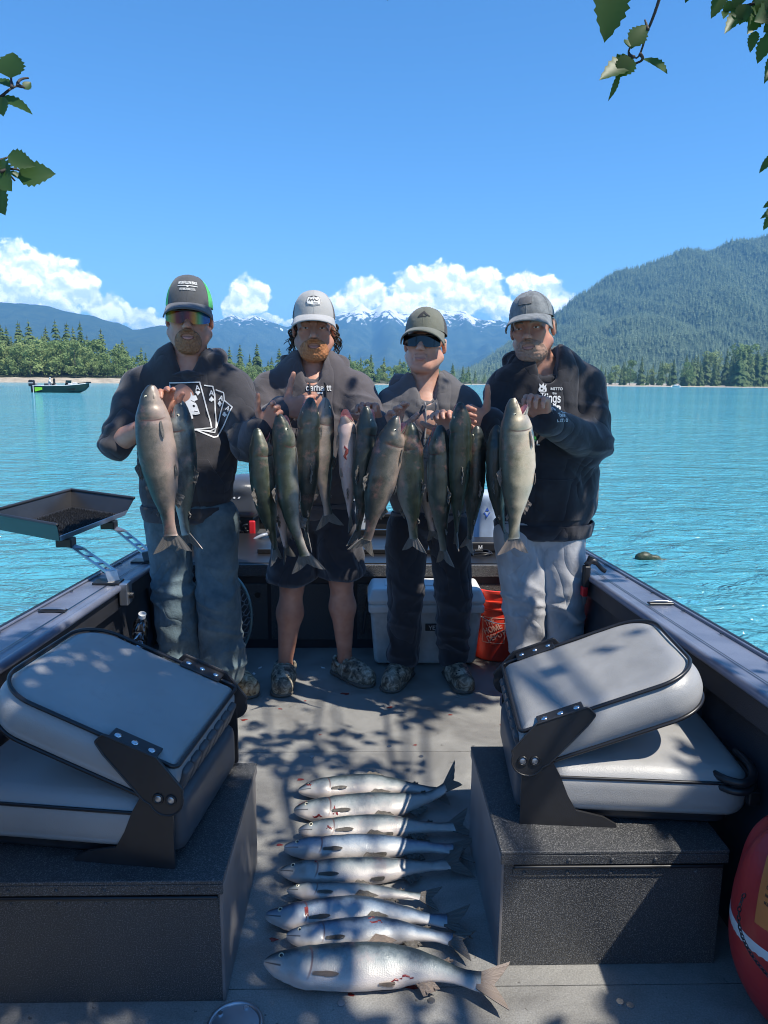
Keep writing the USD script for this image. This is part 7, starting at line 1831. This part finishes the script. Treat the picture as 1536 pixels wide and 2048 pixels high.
F = Field(); F.box([gb[0] - 0.06, gb[1] + 0.12, 0.13], (0.13, 0.14, 0.125), 0.07, 0.0); F.ell([gb[0] - 0.04, gb[1] + 0.08, 0.22], (0.12, 0.10, 0.07), 0.05)
bm = nets(F, [gb[0] - 0.3, gb[1] - 0.15, -0.02], [gb[0] + 0.2, gb[1] + 0.4, 0.4], 0.014); v = folds(bm.vertices, bm.vertex_normals, (0.3, 0.3, 1), 8, 14, 0.03, 5, warp=1.0); v[:, 2] = np.maximum(v[:, 2], 0.002); v[:, 0] = np.minimum(v[:, 0], 0.955); bm = trimesh.Trimesh(v, bm.faces, process=False)
part('fabric', bm, 'bag_black', gg, smooth=True)
part('strap', tube(smooth_path([[gb[0] - 0.15, gb[1] + 0.05, 0.24], [gb[0] - 0.07, gb[1] + 0.02, 0.33], [gb[0] + 0.01, gb[1] + 0.05, 0.27]], 20), 0.011, 8), 'bag_black', gg, smooth=True)

# ---- red float at the right edge, with label, band, chain
fc = np.array([0.985, 1.40, 0.245]); fl = thing('red_float', 'big red inflated float with an orange label and a white band at the right edge', 'float', (fc[0], fc[1], 0.0))
F = Field(); F.ell(fc + [0.0, 0, 0.0], (0.150, 0.145, 0.27), 0.0); F.cap(fc + [0, 0, -0.06], fc + [0, 0, 0.10], 0.135, 0.125, 0.05); F.cap(fc + [0.0, 0, 0.2], fc + [0.0, 0, 0.275], 0.04, 0.03, 0.04)
F.fn(lambda P: 0.004 - P[:, 2], 0.01, 'i'); F.fn(lambda P: P[:, 0] - 1.13, 0.01, 'i')
fm = nets(F, fc - [0.2, 0.2, 0.24], fc + [0.2, 0.2, 0.35], 0.008)
a_ = np.arctan2(fm.vertices[:, 1] - fc[1], fm.vertices[:, 0] - fc[0]); pk = 0.007 * np.sin(a_ * 9) * np.clip((fm.vertices[:, 2] - 0.30) / 0.12, 0, 1)
fm.vertices = fm.vertices + fm.vertex_normals * pk[:, None]
part('skin', fm, 'float_red', fl, smooth=True)
od = unit([-0.80, -0.75, 0.05]); uxx = unit(np.cross([0, 0, 1.0], -od)); uxx = unit(np.array([-od[1], od[0], 0]))
if uxx[0] < 0: uxx = -uxx
lab = flat_poly(Polygon([(-0.06, -0.075), (0.07, -0.075), (0.07, 0.075), (-0.06, 0.075)]).buffer(0.008), 0.0012)
lp_ = part('label', drape(lab, fm, fc + [0.0, 0, 0.10], uxx, (0, 0, 1), od, 0.0015, 0.014), 'label_orange', fl)
tx = []
for i, ln in enumerate(('WARNING TO REDUCE THE', 'RISK OF DEATH BY DROWNING', 'DO NOT TOW OR LIFT BY THIS', 'NOT A LIFE SAVING DEVICE', 'KEEP AWAY FROM FLAME')): tx.append(words(ln, 0.0062, 0.005, 0.062 - 0.017 * i, True, width=0.115))
tx += [words('WARNING', 0.012, 0.015, -0.062, True, width=0.085), flat_poly(Point(-0.03, -0.036).buffer(0.009).difference(Point(-0.03, -0.036).buffer(0.006))), flat_poly(Polygon([(0.02, -0.044), (0.045, -0.044), (0.0325, -0.024)]).difference(Polygon([(0.025, -0.041), (0.04, -0.041), (0.0325, -0.03)])))]
part('label_text', drape(join(tx), fm, fc + [0.0, 0, 0.10], uxx, (0, 0, 1), od, 0.0030, 0.010), 'label_ink', lp_)
bandp = np.array([[fc + [0.158 * math.cos(a) * rr, 0.153 * math.sin(a) * rr, zz] for zz, rr in ((-0.045, 0.965), (-0.02, 0.985), (0.0, 0.985))] for a in np.linspace(math.pi * 0.55, math.pi * 1.9, 40)])
bandm = sheet(bandp, thick=0.002); part('band', bandm if bandm.vertex_normals[60] @ (bandm.vertices[60] - fc) > 0 else bandm, 'band_white', fl, smooth=True)
links = []
path = smooth_path([fc + [-0.165, -0.03, 0.10], fc + [-0.168, -0.06, 0.0], fc + [-0.12, -0.125, -0.05], fc + [-0.05, -0.158, -0.085], fc + [0.06, -0.16, -0.13]], 46)
for i in range(0, 45):
    a, b = path[i], path[i + 1]; d = unit(b - a); s_ = unit(np.cross(d, [0, 0, 1.0]) if i % 2 else np.cross(d, np.cross(d, [0, 0, 1.0]))); c = (a + b) / 2
    links.append(tube([c + d * 0.0062 * math.cos(x) + s_ * 0.0034 * math.sin(x) for x in np.linspace(0, 6.283, 9)[:-1]], 0.0014, 4, closed=True))
part('chain', links, 'engine_black', fl)
hs_ = thing('black_hose', 'coil of black hose lying above the red float', 'hose', (0.93, 1.75, 0.4))
tq = np.linspace(0, 1, 60)
part('coil', tube(np.column_stack([0.925 + 0.055 * np.cos(13 * tq), 1.70 + 0.10 * np.sin(13 * tq), 0.425 + 0.05 * tq]), 0.010, 8), 'engine_black', hs_, smooth=True)
part('coil_bracket', box([0.955, 1.62, 0.39], [0.985, 1.78, 0.43], 0.006), 'engine_black', hs_)

# ---- flecks of blood on the deck
g = nrng(44); bl = []
for px, py, r in ((478, 1345, .006), (690, 1388, .012), (560, 1418, .007), (780, 1415, .010), (488, 1440, .009), (900, 1430, .006), (610, 1402, .005), (640, 1470, .004), (830, 1490, .006), (1002, 1450, .005), (560, 1690, .006), (548, 1880, .008), (824, 1973, .010), (700, 1990, .006), (600, 1560, .008)):
    c = at_z(px, py, 0.0); n_ = 9; a = np.linspace(0, 2 * np.pi, n_ + 1)[:-1]; rr = r * g.uniform(0.5, 1.3, n_)
    v = np.vstack([[c + [0, 0, 0.0016]], np.column_stack([c[0] + rr * np.cos(a) * 1.6, c[1] + rr * np.sin(a), np.full(n_, 0.0012)])])
    bl.append(trimesh.Trimesh(v, [[0, 1 + i, 1 + (i + 1) % n_] for i in range(n_)], process=False))
part('blood_drops', bl, 'fish_blood', label='scattered dark red flecks of blood on the grey deck', cat='blood', kind='stuff')
g = nrng(46); dl = []
for px, py in ((520, 1336), (508, 1348), (646, 1336), (466, 1320)):
    c = at_z(px, py, 0.0); a0 = g.uniform(0, 3); s_ = 0.012; P = [c + [s_ * math.cos(a0 + k * 1.57) * (1.5 if k % 2 else .7), s_ * math.sin(a0 + k * 1.57) * (1.5 if k % 2 else .7), 0.0016 + 0.001 * (k % 2)] for k in range(4)]
    dl.append(trimesh.Trimesh(P, [[0, 1, 2], [0, 2, 3]], process=False))
part('paper_scraps', dl, 'print_white', label='small white scraps on the deck between the clogs', cat='litter', kind='stuff')

# ------------------------------------------------------------------ on the lake
lc = at_z(1302, 1118, WATER_Z)
lg = thing('floating_log', 'dark mossy stub of driftwood floating off the right gunwale', 'log', lc)
F = Field(); F.cap(lc + [-0.10, 0, 0.01], lc + [0.05, 0.0, 0.0], 0.045, 0.03, 0.0); F.cap(lc + [0.03, 0, 0.0], lc + [0.15, -0.02, -0.012], 0.022, 0.012, 0.02); F.ell(lc + [-0.06, 0, 0.04], (0.05, 0.04, 0.025), 0.02)
m = nets(F, lc - 0.25, lc + 0.25, 0.009); m.vertices = m.vertices + m.vertex_normals * (0.02 * (meshkit.fbm(m.vertices * 22, 3, 5) - 0.5))[:, None]
std('wet_moss', (0.012, 0.022, 0.010), 0.5, col2=(0.05, 0.065, 0.03), vscale=30); part('wood', m, 'wet_moss', lg, smooth=True)
# far motorboat
bd = 86.0
A_, B_ = at_y(58, 784, bd), at_y(178, 772, bd)
s_ = (B_[0] - A_[0]) / 6.6; o = np.array([A_[0], bd, WATER_Z])
mb = thing('far_motorboat', 'small dark motorboat with a green patch drifting off the far left beach', 'motorboat', o)
T_ = lambda m: trimesh.Trimesh(np.asarray(m.vertices) * s_ + o, m.faces, process=False)
std('hull_green', (0.012, 0.028, 0.024), 0.25); std('lime', (0.25, 0.62, 0.03), 0.4)
st_ = []
for x, hw2, zk, zs in ((0.9, 1.05, -0.25, 0.75), (2.5, 1.1, -0.25, 0.74), (4.2, 1.05, -0.2, 0.78), (5.4, 0.75, -0.05, 0.88), (6.2, 0.35, 0.3, 1.0), (6.6, 0.03, 0.7, 1.08)):
    st_.append([[x, -hw2, zs], [x, -hw2 * 0.9, zk + 0.3], [x, 0, zk], [x, hw2 * 0.9, zk + 0.3], [x, hw2, zs]])
hullm = sheet(np.array(st_), thick=0.03); part('hull', T_(hullm), 'hull_green', mb, smooth=30)
part('stern', T_(box([0.86, -1.04, -0.2], [0.92, 1.04, 0.74])), 'hull_green', mb)
part('gunwale', T_(join([tube([q[0] for q in st_], 0.045, 6), tube([q[4] for q in st_], 0.045, 6)])), 'plastic_white', mb, smooth=True)
part('patch', T_(sheet(np.array([[[x, -1.10 - 0.02, z] for z in (0.22 + 0.08 * math.sin(x * 4), 0.58)] for x in np.linspace(1.15, 1.95, 9)]), thick=0.01)), 'lime', mb)
part('stern_stripe', T_(box([0.95, -1.12, 0.0], [1.02, -1.08, 0.72])), 'plastic_white', mb)
part('deck', T_(box([0.95, -0.95, 0.30], [5.4, 0.95, 0.34])), 'engine_black', mb)
F = Field(); F.box((0.45, -0.2, 1.0), (0.30, 0.25, 0.35), 0.12, 0.0)
ot = part('outboard', T_(nets(F, [-0.2, -0.8, 0.4], [1.1, 0.6, 1.6], 0.05)), 'engine_black', mb, smooth=True); part('outboard_leg', T_(box([0.35, -0.3, -0.3], [0.6, -0.1, 0.7], 0.03)), 'engine_black', ot); part('outboard_stripe', T_(box([0.2, -0.46, 1.0], [0.72, -0.44, 1.08])), 'plastic_white', ot)
part('second_motor', T_(box([0.35, 0.4, 0.1], [0.75, 0.65, 1.05], 0.08)), 'cowl_silver', mb)
for x, z, mm in ((2.1, 0.8, 'cowl_grey'), (2.9, 0.8, 'bag_black'), (3.0, 0.7, 'sweatpants_grey'), (4.7, 0.85, 'plastic_white'), (5.2, 0.9, 'plastic_white')):
    part('seat', T_(box([x - 0.2, -0.5, 0.345], [x + 0.2, -0.1, z + 0.2], 0.06)), mm, mb)
part('backrest', T_(join([box([2.9, -0.5, 0.9], [3.0, -0.1, 1.55], 0.04)])), 'bag_black', mb); part('windshield', T_(sheet(np.array([[[4.3 + 0.25 * z, y, 0.8 + z] for z in (0, 0.55)] for y in (-0.8, 0, 0.8)]), thick=0.01)), 'clear_plastic', mb)
part('trolling_motor', T_(join([tube([[5.5, -0.2, 1.02], [6.3, -0.2, 1.12], [6.9, -0.2, 1.14]], 0.05, 6), box([6.4, -0.3, 1.06], [6.9, -0.1, 1.2], 0.04)])), 'engine_black', mb)
# person sitting in the far boat
pf = thing('person', 'tiny person in a pale shirt sitting in the far motorboat', 'person', o + np.array([2.45, -0.3, 0.4]) * s_)
F = Field(); F.cap((2.45, -0.3, 0.85), (2.5, -0.3, 1.28), 0.17, 0.15, 0.0); F.ell((2.52, -0.3, 1.55), (0.10, 0.10, 0.13), 0.03); F.cap((2.5, -0.45, 1.25), (2.8, -0.5, 1.0), 0.07, 0.05, 0.04); F.cap((2.45, -0.3, 0.75), (2.95, -0.35, 0.78), 0.11, 0.08, 0.05); F.cap((2.95, -0.35, 0.78), (3.0, -0.35, 0.42), 0.08, 0.06, 0.04)
part('body', T_(nets(F, [2.1, -0.8, 0.3], [3.3, 0.1, 1.8], 0.035)), 'plastic_grime', pf, smooth=True)
# tiny white boat far off at the right shore
wc = at_y(1352, 772, 560.0); wb = thing('white_boat', 'tiny white boat at the water line below the right hill', 'boat', (wc[0], 560.0, WATER_Z))
st_ = [[[wc[0] + x, 560.0 - hw2, WATER_Z + zs], [wc[0] + x, 560.0, WATER_Z - 0.2], [wc[0] + x, 560 + hw2, WATER_Z + zs]] for x, hw2, zs in ((-3.2, 1.0, 0.9), (0, 1.1, 0.9), (2, 0.8, 1.1), (3.4, 0.05, 1.4))]
part('hull', sheet(np.array(st_), thick=0.03), 'plastic_white', wb); part('cabin', box([wc[0] - 1.5, 559.3, WATER_Z + 0.5], [wc[0] + 0.6, 560.7, WATER_Z + 1.8], 0.15), 'plastic_white', wb)
# ------------------------------------------------------------------ overhanging alder: twigs in view, the tree behind the camera that throws the dappled shade
_n = {'tc': ('texture_coordinate', {}), 'w': ('wave_texture', dict(wave_type='bands', bands_direction='diagonal', scale=5.0)), 'gi': ('geometry', {}), 'r': ('rgb_ramp', dict(ramp=[(0.0, (0.035, 0.075, 0.020)), (1.0, (0.085, 0.15, 0.035))])),
      'd': ('principled_bsdf', dict(roughness=0.45, specular_ior_level=0.4)), 't': ('translucent_bsdf', {}), 'm': ('mix_closure', dict(fac=0.40)), 'h': ('hsv', dict(hue=0.47, saturation=1.15, value=2.4))}
_l = [('gi.random_per_island', 'r.fac'), ('r.color', 'd.base_color'), ('r.color', 'h.color'), ('h.color', 't.color'), ('d.BSDF', 'm.closure1'), ('t.BSDF', 'm.closure2')]
MAT['leaf'] = usdkit.material(stage, '/World/Looks/leaf', _n, _l, surface='m.closure')
std('twig', (0.035, 0.026, 0.022), 0.7, var=0.3, vscale=40)


def leaf_mesh(base, d, nrm, L, W, seed, fold=0.35, bend=0.25, fine=True):
    """toothed oval leaf: base point, direction to the tip, upper side"""
    g = nrng(seed); d = unit(d); nrm = unit(nrm - d * (nrm @ d)); s = np.cross(nrm, d)
    n = 15 if fine else 6
    t = np.linspace(0, 1, n)
    w = W * 0.5 * np.sin(np.pi * np.clip(t, 0, 1) ** 0.82) ** 0.85 * (1.12 - 0.35 * t)
    if fine: w = w * (1 + 0.11 * np.where(np.arange(n) % 2 == 0, 1, -1) * (t > 0.06) * (t < 0.97))
    w[0] = W * 0.03; w[-1] = 0.0
    cen = base + np.outer(t * L, d) - np.outer(bend * L * t ** 2, nrm) + np.outer(0.04 * L * np.sin(3 * t + seed), s)
    v = np.vstack([cen + np.outer(w, s) + np.outer(fold * w, nrm), cen, cen - np.outer(w, s) + np.outer(fold * w, nrm)])
    f = []
    for k in (0, n):
        for i in range(n - 1): f += [[k + i, k + n + i, k + n + i + 1], [k + i, k + n + i + 1, k + i + 1]]
    return trimesh.Trimesh(v, np.array(f), process=False)


def branch(label, D, twigs, leaves):
    """twigs: lists of photograph points; leaves: (base px, tip px, width px, facing)"""
    base = at_y(*twigs[0][0], D); t = thing('leafy_branch', label, 'branch', base)
    for tw in twigs:
        P = smooth_path([at_y(x, y, D + 0.02 * i) for i, (x, y) in enumerate(tw)], 18); part('twig', tube(P, np.linspace(0.0042, 0.0020, 18), 6), 'twig', t, smooth=True)
    # the limb that carries the sprig, running out of the picture to the tree on the bank
    S0 = at_y(*twigs[0][0], D)
    fk = np.array([3.0, -2.3, 4.2]); via = [S0 + [-0.30, -0.25, 0.35], [-0.9, 0.5, 3.5], [1.2, -1.1, 4.0]] if S0[0] < 0 else [S0 + [0.12, -0.25, 0.55], S0 * 0.5 + fk * 0.5 + [0, 0, 0.35]]
    part('limb', tube(smooth_path([S0, *via, fk], 40), np.linspace(0.004, 0.03, 40), 7), 'twig', t, smooth=True)
    for i, (b, e, w, face) in enumerate(leaves):
        B, E = at_y(*b, D + 0.015 * (i % 3)), at_y(*e, D + 0.03 * math.sin(i * 2.1)); L = np.linalg.norm(E - B)
        nr = np.array([0.35 * math.sin(i * 1.7), -1.0, 0.9 - 0.9 * face + 0.1])
        lf = leaf_mesh(B, E - B, nr, L, 1.4 * w * D / FPX, 100 + i + int(b[0]), fold=0.30, bend=0.10)
        part('leaf', lf, 'leaf', t, smooth=60)
    return t


branch('upper left sprig with one big round leaf and a small bud', 1.85, [[(-40, 215), (6, 190), (24, 176), (42, 172)], [(24, 176), (22, 154)], [(36, 172), (40, 160), (57, 156)], [(40, 172), (50, 176)]],
       [((22, 156), (22, 102), 40, 0.8), ((48, 178), (62, 163), 12, 0.8), ((4, 192), (58, 222), 16, 0.3), ((4, 194), (4, 232), 26, 0.8), ((26, 176), (-14, 152), 14, 0.3)])
branch('lower left sprig with toothed leaves', 1.80, [[(-40, 330), (0, 320), (22, 312)], [(0, 344), (30, 338), (44, 346)], [(-20, 330), (6, 340), (30, 362)]],
       [((16, 312), (70, 329), 26, 0.8), ((36, 352), (110, 347), 36, 0.8), ((-20, 338), (18, 376), 46, 0.8), ((-6, 372), (8, 430), 36, 0.8), ((20, 342), (52, 362), 10, 0.3)])
branch('hanging twig at the top right with yellow-green leaves', 1.80, [[(1330, -60), (1318, 0), (1300, 50), (1292, 70), (1280, 108), (1268, 114)], [(1280, 108), (1284, 120), (1264, 128)], [(1296, 60), (1290, 40)], [(1268, 114), (1258, 108), (1260, 96)]],
       [((1264, 94), (1294, 46), 26, 0.8), ((1262, 98), (1252, 76), 20, 0.5), ((1262, 114), (1204, 152), 30, 0.7), ((1266, 118), (1230, 152), 30, 0.9), ((1240, 148), (1215, 201), 8, 0.3), ((1284, 118), (1338, 140), 24, 0.5)])
branch('dark leaf tips hanging at the top edge right of the middle', 1.85, [[(1250, -40), (1215, 0), (1205, 6), (1192, 12)]], [((1236, -36), (1209, 80), 46, 0.8), ((1206, 6), (1216, -30), 20, 0.8)])
branch('cluster of many small leaves in the top right corner', 1.75, [[(1580, 20), (1520, 4), (1470, 16), (1440, -10)], [(1560, 60), (1500, 30), (1470, 26)], [(1570, -10), (1500, -6)], [(1580, 70), (1525, 40)]],
       [((1450, -18), (1422, 34), 20, 0.8), ((1462, 2), (1446, 30), 14, 0.8), ((1476, 16), (1456, 60), 20, 0.8), ((1492, 8), (1478, 48), 22, 0.8), ((1504, 24), (1478, 38), 22, 0.8), ((1520, 24), (1500, 60), 26, 0.8), ((1512, 62), (1501, 104), 14, 0.8), ((1546, -10), (1502, 14), 34, 0.8), ((1550, 20), (1514, 34), 34, 0.8), ((1560, 40), (1527, 62), 26, 0.8), ((1545, 66), (1516, 126), 22, 0.6), ((1552, 116), (1531, 158), 16, 0.8), ((1530, -16), (1516, 24), 30, 0.7), ((1482, -20), (1462, 28), 16, 0.8), ((1455, 24), (1446, 30), 10, 0.8)])
branch('thin leaf tips at the right edge above the hill', 1.80, [[(1610, 240), (1570, 290), (1540, 320)], [(1590, 360), (1556, 390)]], [((1548, 306), (1521, 346), 12, 0.6), ((1552, 396), (1526, 416), 10, 0.6), ((1556, 410), (1524, 430), 12, 0.7), ((1552, 424), (1528, 460), 14, 0.8)])

# ---- the tree behind the camera: leaves hang where their shade falls in the photograph
g = nrng(2024)
def blob_targets():
    """(photo x, y, plane, radius, leaves, distance along the sun's ray, or None for any)"""
    T = []
    Z = lambda px, py, z, r, n: T.append((at_z(px, py, z), r, n))
    Yp = lambda px, py, y, r, n: T.append((at_y(px, py, y), r, n))
    # left seat, left box and the wall beside them: deep, even shade
    for px, py in ((60, 1330), (190, 1320), (300, 1390), (120, 1430), (260, 1480), (400, 1400), (60, 1520), (200, 1590), (330, 1560), (420, 1480)): Z(px, py, 0.60, 0.125, 270)
    for px, py in ((180, 1690), (300, 1700), (400, 1700), (470, 1600), (440, 1720)): Z(px, py, 0.32, 0.10, 130)
    for px, py in ((180, 1880), (330, 1850), (420, 1900), (470, 1800), (470, 1930), (400, 1990)): Z(px, py, 0.12, 0.10, 100)
    # shade across the legs and the rear of the deck
    for px, py in ((560, 1040), (640, 1060), (720, 1040), (800, 1060), (880, 1050), (950, 1040), (560, 1150), (640, 1170), (720, 1130), (790, 1170), (850, 1180), (920, 1170), (570, 1270), (650, 1260), (730, 1230), (830, 1280), (920, 1270), (470, 1130), (450, 1230)): Yp(px, py, 3.25, 0.135, 150)
    for px, py in ((560, 1340), (660, 1330), (760, 1345), (860, 1350), (960, 1360), (1000, 1330), (480, 1330), (520, 1360), (600, 1365), (700, 1370), (800, 1375), (900, 1385)): Z(px, py, 0.02, 0.13, 170)
    # left person: soft half shade, hood and lower body
    for px, py in ((330, 720), (300, 770), (265, 850), (420, 690), (400, 640), (350, 950), (430, 960), (340, 1120), (330, 1050), (430, 1100), (450, 1180), (440, 1300)): Yp(px, py, 3.0, 0.10, 42)
    # right person
    for px, py in ((1010, 740), (1150, 890), (1100, 960), (1190, 870), (1030, 1080), (1060, 1170), (1020, 1250), (1100, 1230)): Yp(px, py, 3.05, 0.085, 26)
    for px, py in ((905, 1010), (945, 980), (880, 950), (850, 1000), (740, 940), (690, 930), (620, 920), (600, 980), (660, 990)): Yp(px, py, 2.85, 0.07, 24)
    # dappled middle of the deck
    for px, py in ((760, 1405), (700, 1430), (850, 1410), (520, 1450), (600, 1460), (680, 1500), (740, 1540), (560, 1540), (620, 1480), (560, 1600), (540, 1500), (830, 1440), (900, 1420), (650, 1520), (500, 1480), (720, 1470), (540, 1650), (600, 1520), (800, 1545)): Z(px, py, 0.0, 0.085, 13)
    for px, py in ((560, 1720), (520, 1800), (600, 1690), (640, 1730), (560, 1850), (650, 1830), (700, 1800), (540, 1960), (640, 1990), (760, 1970), (700, 2030), (600, 2040), (850, 2010), (560, 1900), (640, 1900), (720, 1880), (800, 1990), (920, 2020), (470, 2030)): Z(px, py, 0.04, 0.085, 17)
    # right seat: a few leaf shadows; right box: slanting bands
    for px, py in ((1130, 1320), (1200, 1330), (1250, 1310), (1110, 1370), (1060, 1380)): Z(px, py, 0.62, 0.055, 8)
    for px, py in ((1290, 1440), (1400, 1560), (1340, 1500), (1430, 1470), (1450, 1560)): Z(px, py, 0.46, 0.05, 14)
    for px, py in ((1080, 1760), (1060, 1820), (1170, 1800), (1130, 1860), (1080, 1900), (1200, 1740)): Yp(px, py, 1.56, 0.035, 9)
    for px, py in ((1280, 1900), (1340, 1850), (1400, 1800), (1260, 1960), (1350, 1930), (1430, 1880), (1300, 2010), (1400, 1990), (1240, 2040), (1480, 1950), (1330, 1780), (1470, 1760), (1500, 1850), (1450, 2030)): Z(px, py, 0.12, 0.085, 55)
    return T


def seen(P, pad=26):
    d = P - EYE; c = d @ CF
    x, y = 768 + FPX * (d @ CR) / np.maximum(c, 1e-6), 1024 - FPX * (d @ CU) / np.maximum(c, 1e-6)
    return (c > 0.02) & (x > -pad) & (x < 1536 + pad) & (y > -pad) & (y < 2048 + pad)


sites = []
for c, r, n in blob_targets():
    q = g.normal(size=(n, 3)) * r * 0.62
    t = g.uniform(2.2, 5.2, n)
    # keep the leaf outside the view: slide it further along the ray
    P = c + q + SUN * t[:, None]
    for _ in range(14):
        s_ = seen(P)
        if not s_.any(): break
        t[s_] += 0.4; P = c + q + SUN * t[:, None]
    P = P[~seen(P)]
    sites.append(P[P[:, 2] > 2.3])
sites = np.vstack(sites)
# places the photograph shows in full sun: no leaf hangs on their line to the sun
lit = []
for px, py, y, r in ((580, 770, 3.15, .075), (640, 800, 3.12, .09), (700, 780, 3.15, .075), (610, 860, 3.1, .07), (690, 860, 3.1, .07), (540, 800, 3.1, .06), (735, 830, 3.1, .05), (628, 700, 3.15, .05), (628, 610, 3.25, .07), (640, 690, 3.15, .05),
                     (800, 830, 3.15, .07), (850, 860, 3.1, .08), (900, 830, 3.15, .08), (935, 820, 3.2, .05), (865, 735, 3.2, .06), (850, 650, 3.2, .06), (1062, 600, 3.05, .08), (1085, 660, 3.05, .05), (1100, 740, 3.0, .06), (1100, 800, 2.98, .09), (1160, 760, 3.0, .07), (1190, 800, 3.0, .05), (1030, 840, 2.62, .08), (1030, 930, 2.62, .09), (1030, 1010, 2.62, .06),
                     (380, 790, 2.93, .06), (430, 820, 2.95, .07), (380, 590, 3.0, .06), (470, 800, 3.05, .04), (1140, 1090, 3.0, .06), (1140, 1180, 3.0, .06), (955, 815, 2.85, .05), (885, 838, 2.9, .05),
                     (520, 870, 2.75, .05), (570, 880, 2.73, .05), (640, 850, 2.8, .05), (700, 850, 2.8, .05), (780, 870, 2.7, .06), (825, 880, 2.72, .05), (920, 870, 2.75, .06), (950, 880, 2.8, .04), (530, 960, 2.75, .04)):
    lit.append((at_y(px, py, y), r))
for px, py, z, r in ((1180, 1290, .66, .06), (1270, 1370, .64, .10), (1150, 1420, .6, .08), (1080, 1450, .56, .07), (1320, 1330, .66, .06), (1250, 1260, .68, .06), (1230, 1490, .5, .08), (1330, 1440, .52, .06), (1150, 1590, .42, .06), (1250, 1600, .42, .06), (1400, 1500, .44, .04), (1100, 1700, .32, .05), (1250, 1700, .32, .05), (1180, 1685, .32, .05),
                     (560, 1430, 0, .07), (640, 1440, 0, .05), (960, 1440, 0, .10), (900, 1480, 0, .08), (930, 1540, 0, .07), (840, 1500, 0, .06), (780, 1610, .05, .07), (790, 1660, .05, .06), (790, 1700, .05, .06), (780, 1745, .05, .06), (760, 1790, .05, .06), (820, 1830, .05, .05), (850, 1870, .05, .05), (760, 1920, .06, .06), (880, 1950, .04, .06), (960, 1965, .02, .05), (680, 1590, .05, .05), (620, 1620, .05, .04), (1120, 2000, 0, .07), (1040, 1985, 0, .06), (540, 1580, 0, .05), (480, 1800, .2, .03)):
    lit.append((at_z(px, py, z), r))
for px in range(1015, 1215, 32):
    for py in range(1725, 1930, 32):
        if abs((px - 1010) - 0.62 * (1900 - py) - 0) > 26 and abs((px - 1110) - 0.62 * (1900 - py)) > 24: lit.append((at_y(px, py, 1.555), 0.028))
for px, py, r in ((1040, 1770, .03), (1110, 1790, .03), (1180, 1760, .03), (1100, 1830, .035), (1060, 1890, .03), (1160, 1900, .04), (1240, 1780, .03), (1190, 1840, .03)): lit.append((at_y(px, py, 1.555), r))
ok = np.ones(len(sites), bool)
for c, r in lit:
    w_ = sites - c; a_ = w_ @ SUN; ok &= ~((a_ > 0) & (np.linalg.norm(w_ - np.outer(a_, SUN), axis=1) < r * 1.0 + 0.03))
sites = sites[ok]
tri_v, tri_f, nv = [], [], 0
proto = [leaf_mesh(np.zeros(3), np.array([1.0, 0, 0]), np.array([0, 0, 1.0]), 1.0, 0.66, 900 + k, fine=False) for k in range(4)]
for i, p in enumerate(sites):
    m = proto[i % 4]; a = g.uniform(0, 6.283)
    d = unit([math.cos(a), math.sin(a), g.uniform(-0.7, 0.1)]); nr = unit(SUN + 0.55 * g.normal(size=3)); nr = unit(nr - d * (nr @ d)); s_ = np.cross(nr, d); L = g.uniform(0.05, 0.085)
    tri_v.append(p + L * (m.vertices @ np.array([d, s_, nr]))); tri_f.append(m.faces + nv); nv += len(m.vertices)
crown = trimesh.Trimesh(np.vstack(tri_v), np.vstack(tri_f), process=False)
troot = np.array([3.6, -2.9, -0.1])
tr_ = thing('alder_tree', 'overhanging alder on the bank behind the camera whose boughs shade the boat', 'tree', troot)
part('crown', crown, 'leaf', tr_, smooth=60, kind='stuff')
fork = troot + np.array([-0.5, 0.5, 4.2])
part('trunk', tube(smooth_path([troot, troot + [-0.1, 0.1, 1.6], fork, fork + [-0.2, 0.3, 2.6]], 20), np.linspace(0.17, 0.06, 20), 12), 'bark', tr_, smooth=True)
from scipy.cluster.vq import kmeans2
cen, lab_ = kmeans2(sites, 26, seed=3, minit='points')
for k, c in enumerate(cen):
    b = fork + np.array([0, 0, 0.1 * (k % 9)])
    P = smooth_path([b, b * 0.45 + c * 0.55 + [0, 0, 0.35], c + [0, 0, 0.05]], 24)
    if seen(P, 60).any(): continue
    part('bough', tube(P, np.linspace(0.026, 0.006, 24), 6), 'bark', tr_, smooth=True)
# the gravel bank the bow rests against
P = np.array([[[x, y, z + 0.12 * math.sin(x * 1.7 + y)] for y, z in ((-0.9, -0.6), (-1.6, -0.15), (-3.0, 0.15), (-6.0, 0.9), (-16.0, 2.4))] for x in np.linspace(-18, 18, 25)])
m = sheet(P)
if m.face_normals[:, 2].mean() < 0: m.invert()
part('near_bank', m, 'beach', smooth=True, label='gravel bank behind the bow of the boat', cat='bank', kind='structure')
# ------------------------------------------------------------------ the air between here and the mountains
_n = {'v': ('principled_volume', dict(color=(0.22, 0.58, 1.0), density=1.4e-4, anisotropy=0.0, absorption_color=(0, 0, 0)))}
MAT['air'] = usdkit.material(stage, '/World/Looks/air', _n, [], volume='v.volume')
part('haze', box([-14000, -14000, -4.0], [14000, 14000, 870.0]), 'air', label='thin blue haze over the lake and mountains', cat='haze', kind='stuff')
